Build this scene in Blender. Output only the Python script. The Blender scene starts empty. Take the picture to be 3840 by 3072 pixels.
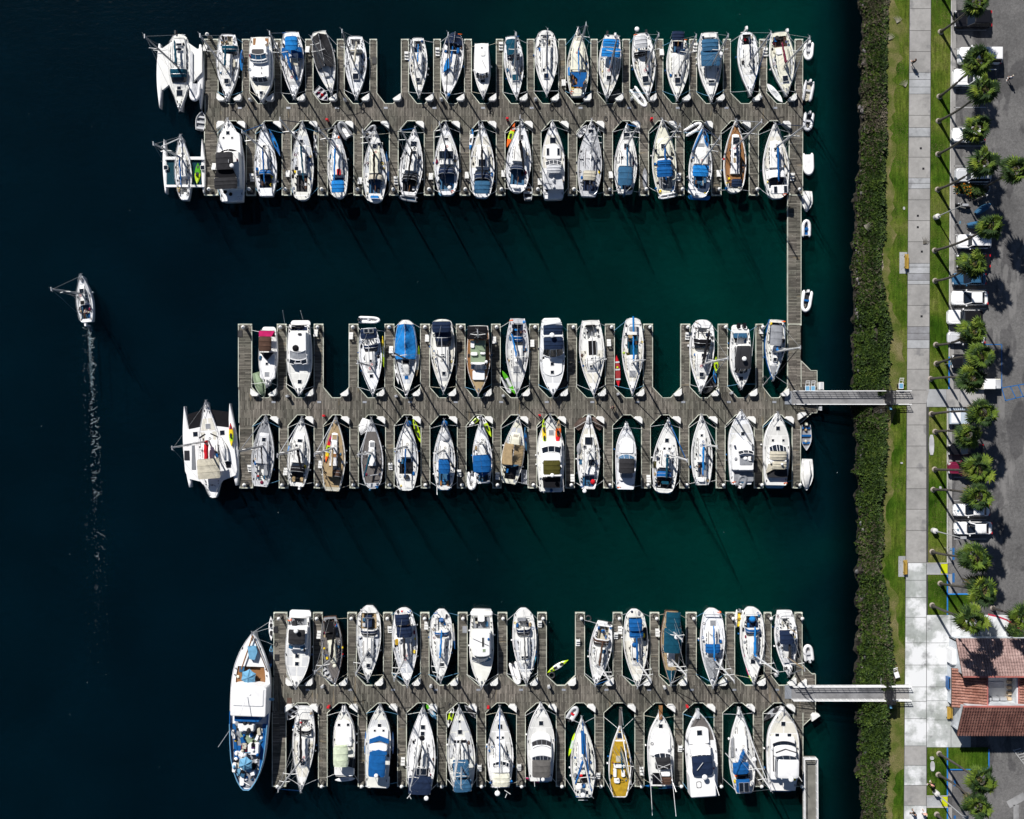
import bpy, bmesh, math, random
from math import sin, cos, pi, radians, hypot, atan2, sqrt
from mathutils import Vector, Matrix
random.seed(7)
SC = bpy.context.scene
H = 140.0; PPM = 28.0            # camera height over the water, picture pixels per metre at the water
# ------------------------------------------------------------------ camera, sky, sun
cd = bpy.data.cameras.new('camera'); cam = bpy.data.objects.new('camera', cd); SC.collection.objects.link(cam)
cam.location = (0, 0, H); cam.rotation_euler = (0, 0, 0)
cd.sensor_width = 36.0; cd.lens = 36.0*H*PPM/3840.0; cd.clip_start = 1.0; cd.clip_end = 3000.0
SC.camera = cam
SUN_EL = radians(41.0); SUN_AZ = atan2(-0.497, 0.868)   # towards the sun: up and left in the picture
w = bpy.data.worlds.new("World"); SC.world = w; w.use_nodes = True
nt = w.node_tree; bg = nt.nodes['Background']
sky = nt.nodes.new('ShaderNodeTexSky'); sky.sky_type = 'NISHITA'; sky.sun_disc = False
sky.air_density = .6; sky.dust_density = .2; sky.ozone_density = 2.0; sky.sun_elevation = SUN_EL; sky.sun_rotation = -SUN_AZ if False else SUN_AZ
nt.links.new(sky.outputs[0], bg.inputs[0]); bg.inputs[1].default_value = 0.05
sd = bpy.data.lights.new('sun', 'SUN'); so = bpy.data.objects.new('sun', sd); SC.collection.objects.link(so)
sd.energy = 5.0; sd.angle = radians(0.5); sd.color = (1.0, 0.965, 0.92)
ld = Vector((0.497*cos(SUN_EL), -0.868*cos(SUN_EL), -sin(SUN_EL)))
so.rotation_euler = ld.to_track_quat('-Z', 'Y').to_euler(); so.location = (-40, 70, 90)
vs = SC.view_settings; vs.view_transform = 'Standard'; vs.look = 'None'; vs.gamma = 1.0; vs.exposure = 0.42
COL = SC.collection
# ------------------------------------------------------------------ picture regions used for measuring: name -> (x0, y0, scale)
CR = dict(A1=(520,80,.29685), A2=(1140,80,.29685), A3=(1760,80,.29685), A4=(2380,80,.33395),
 A5=(520,420,.29685), A6=(1140,420,.29685), A7=(1760,420,.29685), A8=(2380,420,.33395),
 B1=(840,1160,.29685), B2=(1460,1160,.29685), B3=(2080,1160,.22263), B4=(2500,1160,.2783),
 B5=(620,1500,.29685), B6=(1240,1500,.29685), B7=(1860,1500,.29685), B8=(2450,1500,.3015),
 C1=(800,2260,.29685), C2=(1420,2260,.29685), C3=(2040,2260,.2412), C4=(2500,2260,.2783),
 C5=(800,2600,.29685), C6=(1420,2600,.29685), C7=(2040,2600,.27368), C8=(2500,2600,.2783),
 L1=(3160,0,.3154), L2=(3160,500,.3154), L3=(3160,1000,.3154), L4=(3160,1500,.5551), L5=(3160,2000,.5551),
 L6=(3160,2500,.5837), Z=(180,1000,.3061), G=(2900,1380,.4408), S=(0,0,1.0), W=(240,1200,.8163))
def px(c, x, y):
    a = CR[c]; return a[0]+x*a[2], a[1]+y*a[2]
def P(X, Y, z=0.0):                       # where a thing seen at (X, Y) stands if it is z metres up
    k = 1.0 - z/H
    return (X-1920.0)/PPM*k, (1536.0-Y)/PPM*k
def PC(c, x, y, z=0.0): return P(*px(c, x, y), z)
# ------------------------------------------------------------------ colours and materials
PAL = dict(w=(.76,.76,.76), ww=(.70,.70,.68), cr=(.66,.65,.54), n=(.010,.020,.050), b=(.006,.085,.27), bb=(.012,.17,.47), t=(.004,.055,.095),
 k=(.007,.007,.009), g=(.23,.24,.26), lg=(.48,.49,.51), dg=(.026,.026,.029), tan=(.34,.25,.14), be=(.45,.42,.34),
 w2=(.68,.68,.63), w3=(.73,.745,.77), br=(.075,.042,.03), tk=(.26,.125,.05), gt=(.12,.11,.105), oc=(.40,.25,.018), r=(.52,.012,.02), mr=(.14,.01,.035), pk=(.45,.015,.11),
 o=(.75,.12,.01), li=(.40,.58,.01), gr=(.07,.33,.01), sl=(.03,.10,.19), y=(.72,.52,.02), gl=(.008,.012,.02), aq=(.10,.42,.55), mg=(.30,.33,.30),
 ol=(.06,.055,.012), lb=(.13,.31,.47), vi=(.06,.02,.10), sg=(.20,.26,.17))
MATS = {}
def mat(kind, col='w'):
    key = kind+'_'+(col if isinstance(col, str) else '%.2f_%.2f_%.2f' % col)
    if key in MATS: return MATS[key]
    c = PAL[col] if isinstance(col, str) else col
    m = bpy.data.materials.new(key); m.use_nodes = True; t = m.node_tree; N = t.nodes; L = t.links
    b = N['Principled BSDF']; MATS[key] = m
    spec = {'gel':(.32,1.2,.10,.0), 'canvas':(.9,2.2,.22,.25), 'metal':(.35,3,.15,0), 'glass':(.08,1,.05,0), 'rubber':(.6,4,.2,.1),
            'paint':(.28,1.0,.06,0), 'teak':(.7,3,.3,.1), 'rope':(.9,9,.3,0), 'skin':(.6,5,.1,0), 'cloth':(.9,6,.2,0), 'dirty':(.55,.8,.34,.05)}[kind]
    b.inputs['Roughness'].default_value = spec[0]
    if kind in ('canvas','cloth','rope','teak'): b.inputs['Specular IOR Level'].default_value = .15
    if kind == 'metal': b.inputs['Metallic'].default_value = .35
    tc = N.new('ShaderNodeTexCoord'); no = N.new('ShaderNodeTexNoise'); no.inputs['Scale'].default_value = spec[1]; no.inputs['Detail'].default_value = 6
    L.new(tc.outputs['Object'], no.inputs['Vector'])
    if kind == 'teak':
        mp = N.new('ShaderNodeMapping'); mp.inputs['Scale'].default_value = (9, .6, 1); L.new(tc.outputs['Object'], mp.inputs[0]); L.new(mp.outputs[0], no.inputs['Vector'])
    mr = N.new('ShaderNodeMapRange'); mr.inputs[1].default_value = .3; mr.inputs[2].default_value = .7
    mr.inputs[3].default_value = 1-spec[2]; mr.inputs[4].default_value = 1+spec[2]*.5
    L.new(no.outputs[0], mr.inputs[0])
    mx = N.new('ShaderNodeVectorMath'); mx.operation = 'SCALE'; mx.inputs[0].default_value = c; L.new(mr.outputs[0], mx.inputs['Scale'])
    L.new(mx.outputs[0], b.inputs['Base Color'])
    if spec[3]:
        bp = N.new('ShaderNodeBump'); bp.inputs['Strength'].default_value = spec[3]; bp.inputs['Distance'].default_value = .15
        n2 = N.new('ShaderNodeTexNoise'); n2.inputs['Scale'].default_value = 2.5; n2.inputs['Detail'].default_value = 3
        L.new(tc.outputs['Object'], n2.inputs['Vector']); L.new(n2.outputs[0], bp.inputs['Height']); L.new(bp.outputs[0], b.inputs['Normal'])
    return m
class NT:                                 # small node-material helper
    def __init__(s, name, rough=.8, spec=.3):
        s.m = bpy.data.materials.new(name); s.m.use_nodes = True; s.t = s.m.node_tree; s.b = s.t.nodes['Principled BSDF']
        s.b.inputs['Roughness'].default_value = rough; s.b.inputs['Specular IOR Level'].default_value = spec
        s.tc = s.t.nodes.new('ShaderNodeTexCoord')
    def n(s, typ, **kw):
        x = s.t.nodes.new(typ)
        for k, v in kw.items():
            if k[0] == 'i' and k[1:].isdigit(): x.inputs[int(k[1:])].default_value = v
            else: setattr(x, k, v)
        return x
    def l(s, a, b): s.t.links.new(a, b)
    def vec(s, sc=(1,1,1), rot=(0,0,0)):
        m = s.n('ShaderNodeMapping'); m.inputs['Scale'].default_value = sc; m.inputs['Rotation'].default_value = rot; s.l(s.tc.outputs['Object'], m.inputs[0]); return m.outputs[0]
    def noise(s, scale, det=5, sc=(1,1,1), rough=.55):
        x = s.n('ShaderNodeTexNoise'); x.inputs['Scale'].default_value = scale; x.inputs['Detail'].default_value = det; x.inputs['Roughness'].default_value = rough
        s.l(s.vec(sc), x.inputs['Vector']); return x.outputs[0]
    def ramp(s, fac, stops):
        r = s.n('ShaderNodeValToRGB'); e = r.color_ramp.elements
        while len(e) < len(stops): e.new(.5)
        for el, (p, c) in zip(e, stops): el.position = p; el.color = (c[0], c[1], c[2], 1)
        s.l(fac, r.inputs[0]); return r.outputs[0]
    def mix(s, fac, a, b, mode='MIX'):
        x = s.n('ShaderNodeMix', data_type='RGBA', blend_type=mode)
        for i, v in ((0, fac), (6, a), (7, b)):
            if isinstance(v, (int, float)): x.inputs[i].default_value = v
            elif isinstance(v, tuple): x.inputs[i].default_value = (*v, 1)
            else: s.l(v, x.inputs[i])
        return x.outputs[2]
    def bump(s, h, st=.3, d=.05):
        b = s.n('ShaderNodeBump'); b.inputs['Strength'].default_value = st; b.inputs['Distance'].default_value = d; s.l(h, b.inputs['Height']); s.l(b.outputs[0], s.b.inputs['Normal'])
    def out(s, c): s.l(c, s.b.inputs['Base Color']); return s.m
def planks(name, alongx, c1=(.180,.174,.163), c2=(.066,.064,.061)):
    t = NT(name, .85, .15)
    br = t.n('ShaderNodeTexBrick'); br.offset = .5
    t.l(t.vec((1,1,1), (0,0,0) if alongx else (0,0,pi/2)), br.inputs['Vector'])
    br.inputs['Color1'].default_value = (*c1, 1); br.inputs['Color2'].default_value = (*c2, 1); br.inputs['Mortar'].default_value = (.018,.017,.016,1)
    br.inputs['Scale'].default_value = 1; br.inputs['Mortar Size'].default_value = .022; br.inputs['Brick Width'].default_value = 2.3; br.inputs['Row Height'].default_value = .2
    br.inputs['Mortar Smooth'].default_value = .3
    n1 = t.noise(1.3, 8, (8,1,1) if not alongx else (1,8,1)); n2 = t.noise(.28, 4); n3 = t.noise(7, 3)
    c = t.mix(1.0, br.outputs[0], t.ramp(n1, [(.3,(.62,.6,.58)),(.7,(1.4,1.38,1.36))]), 'MULTIPLY')
    c = t.mix(1.0, c, t.ramp(n2, [(.35,(.78,.8,.74)),(.65,(1.15,1.1,1.06))]), 'MULTIPLY')
    n4 = t.noise(.09, 5); c = t.mix(1.0, c, t.ramp(n4, [(.35,(.84,.86,.82)),(.65,(1.14,1.12,1.1))]), 'MULTIPLY'); n5 = t.noise(.55, 3, (.4,3,1) if alongx else (3,.4,1)); c = t.mix(t.ramp(n5, [(.66,(0,0,0)),(.69,(.5,.5,.5))]), c, (.21,.17,.11)); c = t.mix(t.ramp(n3, [(.70,(0,0,0)),(.74,(1,1,1))]), c, (.4,.4,.37))
    t.bump(br.outputs['Fac'], -.2, .02)
    return t.out(c)
# ------------------------------------------------------------------ mesh builder
class MB:
    def __init__(s): s.v = []; s.f = []; s.m = []; s.base = 0
    def add(s, vs, fs, mi=0):
        b = len(s.v); s.v.extend(vs); s.f.extend([tuple(i+b for i in f) for f in fs]); s.m.extend([mi]*len(fs))
    def box(s, cx, cy, z0, z1, sx, sy, mi=0, rz=0, tx=1.0, ty=1.0):
        c, n = cos(rz), sin(rz); vs = []
        for z, a, b in ((z0, 1, 1), (z1, tx, ty)):
            for i, j in ((-1,-1),(1,-1),(1,1),(-1,1)):
                x, y = i*sx/2*a, j*sy/2*b; vs.append((cx+x*c-y*n, cy+x*n+y*c, z))
        s.add(vs, [(3,2,1,0),(4,5,6,7),(0,1,5,4),(1,2,6,5),(2,3,7,6),(3,0,4,7)], mi)
    def prism(s, pts, z0, z1, mi=0, mt=None, inset=0.0):
        n = len(pts); a = sum(pts[i][0]*pts[(i+1) % n][1]-pts[(i+1) % n][0]*pts[i][1] for i in range(n))
        if a < 0: pts = pts[::-1]
        cx = sum(p[0] for p in pts)/n; cy = sum(p[1] for p in pts)/n
        top = [(cx+(p[0]-cx)*(1-inset), cy+(p[1]-cy)*(1-inset), z1) for p in pts]
        s.add([(p[0], p[1], z0) for p in pts]+top, [tuple(range(n))[::-1]]+[(i, (i+1) % n, n+(i+1) % n, n+i) for i in range(n)], mi)
        s.add(top, [tuple(range(n))], mi if mt is None else mt)
    def tube(s, pts, r, seg=6, mi=0, cap=True, flat=1.0):
        pts = [Vector(p) for p in pts]; n = len(pts); rs = r if isinstance(r, (list, tuple)) else [r]*n; vs = []
        for i, p in enumerate(pts):
            d = (pts[min(i+1, n-1)]-pts[max(i-1, 0)]);
            if d.length < 1e-6: d = Vector((0,0,1))
            d.normalize(); u = d.cross(Vector((0,0,1)))
            if u.length < .05: u = d.cross(Vector((0,1,0)))
            u.normalize(); q = u.cross(d)
            for k in range(seg):
                a = 2*pi*k/seg; vs.append(tuple(p+u*(cos(a)*rs[i]*flat)+q*(sin(a)*rs[i])))
        fs = [(i*seg+k, i*seg+(k+1) % seg, (i+1)*seg+(k+1) % seg, (i+1)*seg+k) for i in range(n-1) for k in range(seg)]
        if cap: fs += [tuple(range(seg))[::-1], tuple(range((n-1)*seg, n*seg))]
        s.add(vs, fs, mi)
    def grid(s, rows, mi=0, closed=False):
        n = len(rows[0]); vs = [tuple(p) for r in rows for p in r]
        fs = [(i*n+j, i*n+(j+1) % n, (i+1)*n+(j+1) % n, (i+1)*n+j) for i in range(len(rows)-1) for j in range(n if closed else n-1)]
        s.add(vs, fs, mi)
    def cyl(s, x, y, z0, z1, r, seg=12, mi=0, r1=None): s.tube([(x,y,z0),(x,y,z1)], [r, r if r1 is None else r1], seg, mi)
    def dome(s, x, y, z, r, h=None, seg=14, mi=0, sx=1, sy=1, full=False):
        h = r if h is None else h; rows = []
        for i in range(7):
            a = (-pi/2 if full else 0)+(pi if full else pi/2)*i/6
            rows.append([(x+cos(a)*r*cos(2*pi*k/seg)*sx, y+cos(a)*r*sin(2*pi*k/seg)*sy, z+h*sin(a)) for k in range(seg)])
        s.grid(rows, mi, True)
    def torus(s, x, y, z, R, r, seg=20, mi=0, a0=0, a1=2*pi, tilt=0):
        n = seg; pts = [(x+R*cos(a0+(a1-a0)*i/n), y+R*sin(a0+(a1-a0)*i/n)*cos(tilt), z+R*sin(a0+(a1-a0)*i/n)*sin(tilt)) for i in range(n+1)]
        s.tube(pts, r, 6, mi, cap=False)
    def build(s, name, mats, parent=None, loc=None, rz=0.0, smooth=False):
        if not s.v: return None
        me = bpy.data.meshes.new(name); me.from_pydata(s.v, [], s.f)
        if not isinstance(mats, (list, tuple)): mats = [mats]
        for m in mats: me.materials.append(m)
        me.polygons.foreach_set('material_index', s.m)
        if smooth: me.polygons.foreach_set('use_smooth', [True]*len(s.f))
        me.update()
        o = bpy.data.objects.new(name, me); COL.objects.link(o)
        if parent: o.parent = parent
        if loc: o.location = loc
        o.rotation_euler = (0, 0, rz)
        return o
def tag(o, label=None, cat=None, group=None, kind=None):
    for k, v in (('label', label), ('category', cat), ('group', group), ('kind', kind)):
        if v: o[k] = v
    return o
def empty(name, loc=(0,0,0), rz=0.0):
    o = bpy.data.objects.new(name, None); COL.objects.link(o); o.location = loc; o.rotation_euler = (0,0,rz); o.empty_display_size = .5; return o
def ctree(o, parent=None):
    c = o.copy(); COL.objects.link(c); c.parent = parent
    for ch in list(o.children): ctree(ch, c)
    return c
# ------------------------------------------------------------------ ground levels
ZL = 2.5                                  # land
def struct(name, mb, m, kind='structure', **k):
    o = mb.build(name, m, **k); o['kind'] = kind; return o
# water ------------------------------------------------------------
t = NT('water', .12, .35)
sx = t.n('ShaderNodeSeparateXYZ'); t.l(t.tc.outputs['Object'], sx.inputs[0])
ns = t.noise(.035, 3); mm = t.n('ShaderNodeMath', operation='MULTIPLY_ADD'); t.l(ns, mm.inputs[0]); mm.inputs[1].default_value = 40; t.l(sx.outputs[0], mm.inputs[2])
mr = t.n('ShaderNodeMapRange'); t.l(mm.outputs[0], mr.inputs[0]); mr.inputs[1].default_value = -62; mr.inputs[2].default_value = 66
c = t.ramp(mr.outputs[0], [(0,(.0004,.0066,.0116)),(.35,(.0003,.0055,.0102)),(.62,(.0003,.0092,.0115)),(.86,(.0003,.0235,.0190)),(.93,(.0003,.0215,.0185)),(1,(.0004,.0095,.0135))])
n2 = t.noise(.09, 4); c = t.mix(1.0, c, t.ramp(n2, [(.3,(.8,.8,.8)),(.7,(1.2,1.2,1.2))]), 'MULTIPLY')
n4 = t.noise(1.1, 7, (1,1.6,1), .75); c = t.mix(1.0, c, t.ramp(n4, [(.3,(.66,.68,.7)),(.7,(1.34,1.32,1.3))]), 'MULTIPLY')
g = t.n('ShaderNodeVectorMath', operation='SCALE'); t.l(c, g.inputs[0]); g.inputs['Scale'].default_value = 1.0; WC = g.outputs[0]
fr = t.n('ShaderNodeMapRange'); t.l(sx.outputs[0], fr.inputs[0]); fr.inputs[1].default_value = 42.3; fr.inputs[2].default_value = 45.6; fr.inputs[3].default_value = 1.28; fr.inputs[4].default_value = .3; t.l(fr.outputs[0], g.inputs['Scale'])
n3 = t.noise(1.1, 4); t.bump(t.noise(.9, 6, (1,1.7,1), .6), .5, .12)
WATER = t.out(WC)
# the water is turbid: sunlight is scattered back from the surface skin and from three layers below it
def water_mat(name, fac):
    q = WATER.copy(); q.name = name; T = q.node_tree; b = T.nodes['Principled BSDF']
    if fac < 1: b.inputs['Alpha'].default_value = fac
    if name != 'water_surface': b.inputs['Specular IOR Level'].default_value = 0; b.inputs['Roughness'].default_value = 1
    return q
for nm, zz, fc in (('water_surface', 0, .22), ('water_body', -1.3, .34), ('water_body', -2.8, .45), ('water_body', -5.2, 1.0)):
    mb = MB(); mb.add([(-400,-400,zz),(50,-400,zz),(50,400,zz),(-400,400,zz)], [(0,1,2,3)])
    struct('water' if zz == 0 else 'water_body', mb, water_mat(nm, fc))
# ------------------------------------------------------------------ docks
PLX = planks('dock_planks_across', True); PLY = planks('dock_planks_along', False)
TRIM = mat('dirty', (.50,.52,.44)); FLOAT = mat('dirty', (.05,.05,.045))
ZD = .5
ROWS = {
 'at': dict(e=389, g=349, t=148, f=[(767,818),(909,936),(1029,1054),(1146,1174),(1265,1291),(1387,1413),(1505,1532),(1626,1652),(1742,1768),(1861,1886),(1977,2003),(2095,2121),(2216,2240),(2335,2361),(2459,2486),(2586,2612),(2713,2739),(2849,2875),(2982,3010)]),
 'ab': dict(e=453, g=493, t=732, f=[(767,817),(924,958),(1058,1092),(1193,1228),(1327,1360),(1460,1493),(1591,1627),(1725,1762),(1861,1894),(1997,2029),(2131,2163),(2264,2297),(2398,2432),(2534,2565),(2669,2704),(2810,2844),(2960,3010)]),
 'bt': dict(e=1492, g=1452, t=1216, f=[(894,944),(1040,1074),(1178,1212),(1309,1343),(1443,1478),(1577,1611),(1711,1744),(1843,1876),(1986,2020),(2128,2162),(2270,2304),(2413,2447),(2553,2587),(2693,2728),(2835,2861),(2954,3004)]),
 'bb': dict(e=1556, g=1596, t=1830, f=[(898,948),(1047,1080),(1178,1212),(1312,1344),(1446,1478),(1579,1612),(1715,1748),(1848,1879),(1980,2013),(2121,2154),(2264,2297),(2406,2439),(2549,2583),(2686,2719),(2829,2861),(2971,3002)]),
 'ct': dict(e=2571, g=2533, t=2298, f=[(1027,1076),(1175,1209),(1304,1337),(1438,1471),(1577,1609),(1718,1752),(1867,1901),(2016,2049),(2158,2192),(2299,2333),(2438,2471),(2573,2611),(2722,2755),(2866,2892),(2981,3008)]),
 'cb': dict(e=2636, g=2673, t=2949, f=[(1021,1072),(1194,1227),(1343,1375),(1491,1524),(1640,1674),(1788,1821),(1937,1970),(2086,2119),(2231,2264),(2381,2415),(2529,2561),(2678,2710),(2826,2861),(2976,3011)])}
def PD(X, Y): return P(X, Y, ZD)
def edge(mb, a, b, wd=.085):
    (x0,y0),(x1,y1) = PD(*a), PD(*b); L = hypot(x1-x0, y1-y0)
    mb.box((x0+x1)/2, (y0+y1)/2, ZD-.30, ZD+.022, L, wd, 0, atan2(y1-y0, x1-x0))
SLIPS = {}
def dock(key, label, x0, x1, extra=None):
    D = empty('dock', (0,0,0)); tag(D, label, 'dock', 'floating docks of the marina')
    walk = MB(); trim = MB(); hat = MB()
    for rk, sgn in ((key+'t', -1), (key+'b', 1)):
        R = ROWS[rk]; f = R['f']; SLIPS[rk] = []
        dxs = []
        for i in range(len(f)-1):
            a, b = f[i][1], f[i+1][0]; d = (b-a-30)/2; d = min(d, 42); dxs.append(d); SLIPS[rk].append((a, b))
            edge(trim, (a, R['g']), (a+d, R['e'])); edge(trim, (a+d, R['e']), (b-d, R['e'])); edge(trim, (b-d, R['e']), (b, R['g']))
        for i, (a, b) in enumerate(f):
            dl = dxs[i-1] if i else 0; dr = dxs[i] if i < len(f)-1 else 0
            zt = ZD
            walk.prism([PD(a-dl, R['e']), PD(a, R['g']), PD(b, R['g']), PD(b+dr, R['e'])], 0.02, zt, 1, 0)
            m = MB(); (ax, ay), (bx, by) = PD(a, R['g']), PD(b, R['t'])
            m.box((ax+bx)/2, (ay+by)/2, 0.0, ZD-.006, bx-ax, abs(by-ay), 0); m.m[-5:] = m.m[-5:]
            o = m.build('finger', [PLX], D)
            tr = MB()
            edge(tr, (a, R['g']), (a, R['t'])); edge(tr, (b, R['g']), (b, R['t'])); edge(tr, (a-1, R['t']), (b+1, R['t']), .12)
            for q in (a+2, b-2):
                cx, cy = PD(q, R['t']-sgn*2); tr.box(cx, cy, ZD-.1, ZD+.10, .22, .2)
            # cleats
            for q in (a+3, b-3):
                for u in (.12, .5, .9):
                    cx, cy = PD(q, R['g']+(R['t']-R['g'])*u); tr.box(cx, cy, ZD, ZD+.1, .07, .28, 1)
            tr.build('edge_trim', [TRIM, FLOAT], o)
    e0, e1 = ROWS[key+'t']['e'], ROWS[key+'b']['e']
    walk.prism([PD(x0, e0), PD(x1, e0), PD(x1, e1), PD(x0, e1)], 0.02, ZD, 1, 0)
    if extra: extra(walk, trim)
    edge(trim, (x0, e0-30), (x0, e1+30))
    walk.build('walkway', [PLY, FLOAT], D); trim.build('edge_trim', TRIM, D)
    for i in range(12):
        X = x0+130+i*(x1-x0-160)/11.4; cx, cy = PD(X, e0+16); hat.box(cx, cy, ZD-.02, ZD+.03, .52, .26)
    hat.build('access_lid', mat('metal', (.36,.38,.42)), D)
    return D
def ext_b(walk, trim):
    pts = [(3002,1492),(3002,1351),(3041,1390),(3064,1390),(3064,1548),(3044,1549),(3002,1587),(3002,1556)]
    walk.prism([PD(*p) for p in pts], .02, ZD-.004, 1, 2)
    for a, b in zip(pts[1:], pts[2:-1]): edge(trim, a, b)
def ext_c(walk, trim):
    pts = [(3008,2571),(3008,2491),(3045,2528),(3058,2528),(3058,2689),(3045,2690),(3011,2722),(3008,2636)]
    walk.prism([PD(*p) for p in pts], .02, ZD-.004, 1, 2)
    for a, b in zip(pts[1:], pts[2:-1]): edge(trim, a, b)
_b = MB.build
def _build_walk(s, name, mats, *a, **k):
    if name == 'walkway': mats = list(mats)+[PLX]
    return _b(s, name, mats, *a, **k)
MB.build = _build_walk
dock('a', 'grey plank dock of the topmost row with boats on both sides', 769, 3010)
dock('b', 'grey plank dock of the middle row ending at the upper gangway', 896, 3002, ext_b)
dock('c', 'grey plank dock of the bottom row ending at the lower gangway', 1024, 3008, ext_c)
MB.build = _b
m = MB(); (ax, ay), (bx, by) = PD(2954, 733), PD(3004, 1452)
m.box((ax+bx)/2, (ay+by)/2, .02, ZD-.012, bx-ax, abs(ay-by))
D = m.build('connecting_dock', PLX); tag(D, 'long narrow plank dock joining the top row to the middle row', 'dock')
m = MB(); edge(m, (2954,733), (2954,1215)); edge(m, (3004,733), (3004,1351)); m.build('edge_trim', TRIM, D)
# ------------------------------------------------------------------ labels that lean on the nearest boat
BOATS = []           # (row, X, Y, label)
def nearest(X, Y, row=None, side=0):
    best = None
    for b in BOATS:
        if row and b[0] != row: continue
        d = abs(b[1]-X)+abs(b[2]-Y)*.3 if side == 0 else ((b[1]-X)*side if (b[1]-X)*side > -5 else 9999)
        if best is None or d < best[0]: best = (d, b)
    return best[1][3] if best else ''
USED = {}
def uniq(lab):
    n = USED.get(lab, 0); USED[lab] = n+1
    if n: print('DUPLABEL', lab)
    return lab
# ------------------------------------------------------------------ dock furniture (placed after the boats so labels can name them)
BOXM = mat('gel', 'ww'); 
def dock_box(X, Y, v, flip=1, label=''):
    """five sided fibreglass locker with its long side along the gusset; v=-1: upper side of a dock, 1: lower side; flip mirrors left/right"""
    o = empty('dock_box', (*PD(X, Y), ZD)); tag(o, uniq(label), 'dock box', 'white dock boxes on the walkway corners')
    u = 1/28*1.03
    sh = [(0,0),(1,19),(-6,27),(-24,27),(-29,20)]
    pts = [(x*u*flip, y*u*v) for x, y in sh]
    m = MB(); m.prism(pts, 0, .62); m.build('body', BOXM, o)
    cx = sum(p[0] for p in pts)/5; cy = sum(p[1] for p in pts)/5
    m = MB(); m.prism([(cx+(x-cx)*1.07, cy+(y-cy)*1.07) for x, y in pts], .62, .74, inset=.10); m.build('lid', BOXM, o)
    return o
def piling(X, Y, row, lab):
    o = empty('piling', (*PD(X, Y), ZD)); tag(o, uniq(lab), 'piling', 'pilings at the finger ends')
    m = MB(); m.cyl(0, 0, -1.0, 1.45, .19, 10); m.build('post', mat('dirty', (.16,.15,.13)), o)
    m = MB(); m.cyl(0, 0, 1.45, 1.55, .24, 10); m.cyl(0, 0, 1.55, 1.82, .23, 10, 0, .03); m.build('cap', BOXM, o)
    m = MB()
    for a in range(4): m.box(.27*cos(a*pi/2), .27*sin(a*pi/2), -.05, .1, .12, .12, 0, a*pi/2)
    m.torus(0,0,.05,.3,.05,12); m.build('pile_guide', mat('dirty','dg'), o)
def pedestal(c, x, y, lab):
    X, Y = px(c, x, y); o = empty('power_pedestal', (*PD(X, Y), ZD)); tag(o, uniq(lab), 'power pedestal', 'power pedestals along the docks')
    m = MB(); m.box(0,0,0,.95,.32,.26,0,.3); m.build('post', BOXM, o)
    m = MB(); m.box(0,0,.95,1.12,.42,.36,0,.3,.5,.5); m.build('cap', mat('metal','lg'), o)
    m = MB()
    for k in range(3): m.torus(.1,-.1,.05+.05*k,.24,.03,14)
    m.build('hose', mat('rubber','dg'), o)
def steps(c, x, y, lab, rz=0):
    X, Y = px(c, x, y); o = empty('boarding_steps', (*PD(X, Y), ZD), rz); tag(o, uniq(lab), 'boarding steps', 'boarding steps on the fingers')
    for i in range(3):
        m = MB(); h = .22*(i+1); m.box(0, -.36+.33*i, h-.05, h, .52, .30); m.box(-.25,-.36+.33*i,0,h-.05,.04,.28); m.box(.25,-.36+.33*i,0,h-.05,.04,.28); m.build('step', BOXM, o)
def hydrant(c, x, y, lab):
    X, Y = px(c, x, y); o = empty('fire_cabinet', (*PD(X, Y), ZD)); tag(o, uniq(lab), 'fire cabinet', 'red fire cabinets on the docks')
    m = MB(); m.box(0,0,0,.1,.12,.12); m.build('post', mat('metal','g'), o)
    m = MB(); m.box(0,0,.1,1.0,.3,.24); m.box(0,0,1.0,1.06,.34,.28,0,0,.6,.6); m.build('cabinet', mat('paint','r'), o)
    m = MB(); m.box(0,-.125,.3,.8,.2,.01); m.build('door', mat('glass','gl'), o)
def tyre(c, x, y, lab):
    X, Y = px(c, x, y); m = MB()
    R=.36
    for k in range(3): m.torus(0,0,.02+.07*k,R+(.03 if k==1 else 0),.09,24)
    o = m.build('tyre', mat('rubber','dg'), None, (*P(X,Y,0),.04), smooth=True); tag(o, uniq(lab), 'tyre')
def rope(c, x, y, lab, r=.3):
    X, Y = px(c, x, y); m = MB(); rr = random.Random(int(X*7+Y)); pts = []
    for i in range(46):
        a = i*.42; q = r*(1-.35*i/46)+rr.uniform(-.03,.03); pts.append((q*cos(a)*.8, q*sin(a)*1.2, .03+.0022*i))
    m.tube(pts, .022, 5, 0); o = m.build('coiled_cord', mat('rubber','dg'), None, (*PD(X,Y),ZD)); tag(o, uniq(lab), 'coiled cord', 'cords coiled on the walkways')
def dock_cart(c, x, y, lab, rz=0, col='lb', z=ZD, dish=False):
    X, Y = px(c, x, y); o = empty('dock_cart', (*P(X,Y,z), z), rz); tag(o, uniq(lab), 'dock cart', 'dock carts')
    m = MB(); m.box(0,0,.3,.62,.52,.66,0,0,1.15,1.15); m.build('tub', mat('paint', 'w'), o)
    m = MB(); m.box(0,0,.622,.626,.5,.64); m.build('liner', mat('paint', col), o)
    for s in (-1,1):
        m = MB(); m.tube([(s*.3,0,.25),(s*.36,0,.25)], .25, 14); m.build('wheel', mat('rubber','k'), o)
    m = MB(); m.tube([(-.22,.3,.5),(-.25,1.0,.9),(.25,1.0,.9),(.22,.3,.5)], .045, 6); m.tube([(-.24,.75,.75),(.24,.75,.75)], .03, 6); m.build('handle', mat('paint','w'), o)
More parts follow.
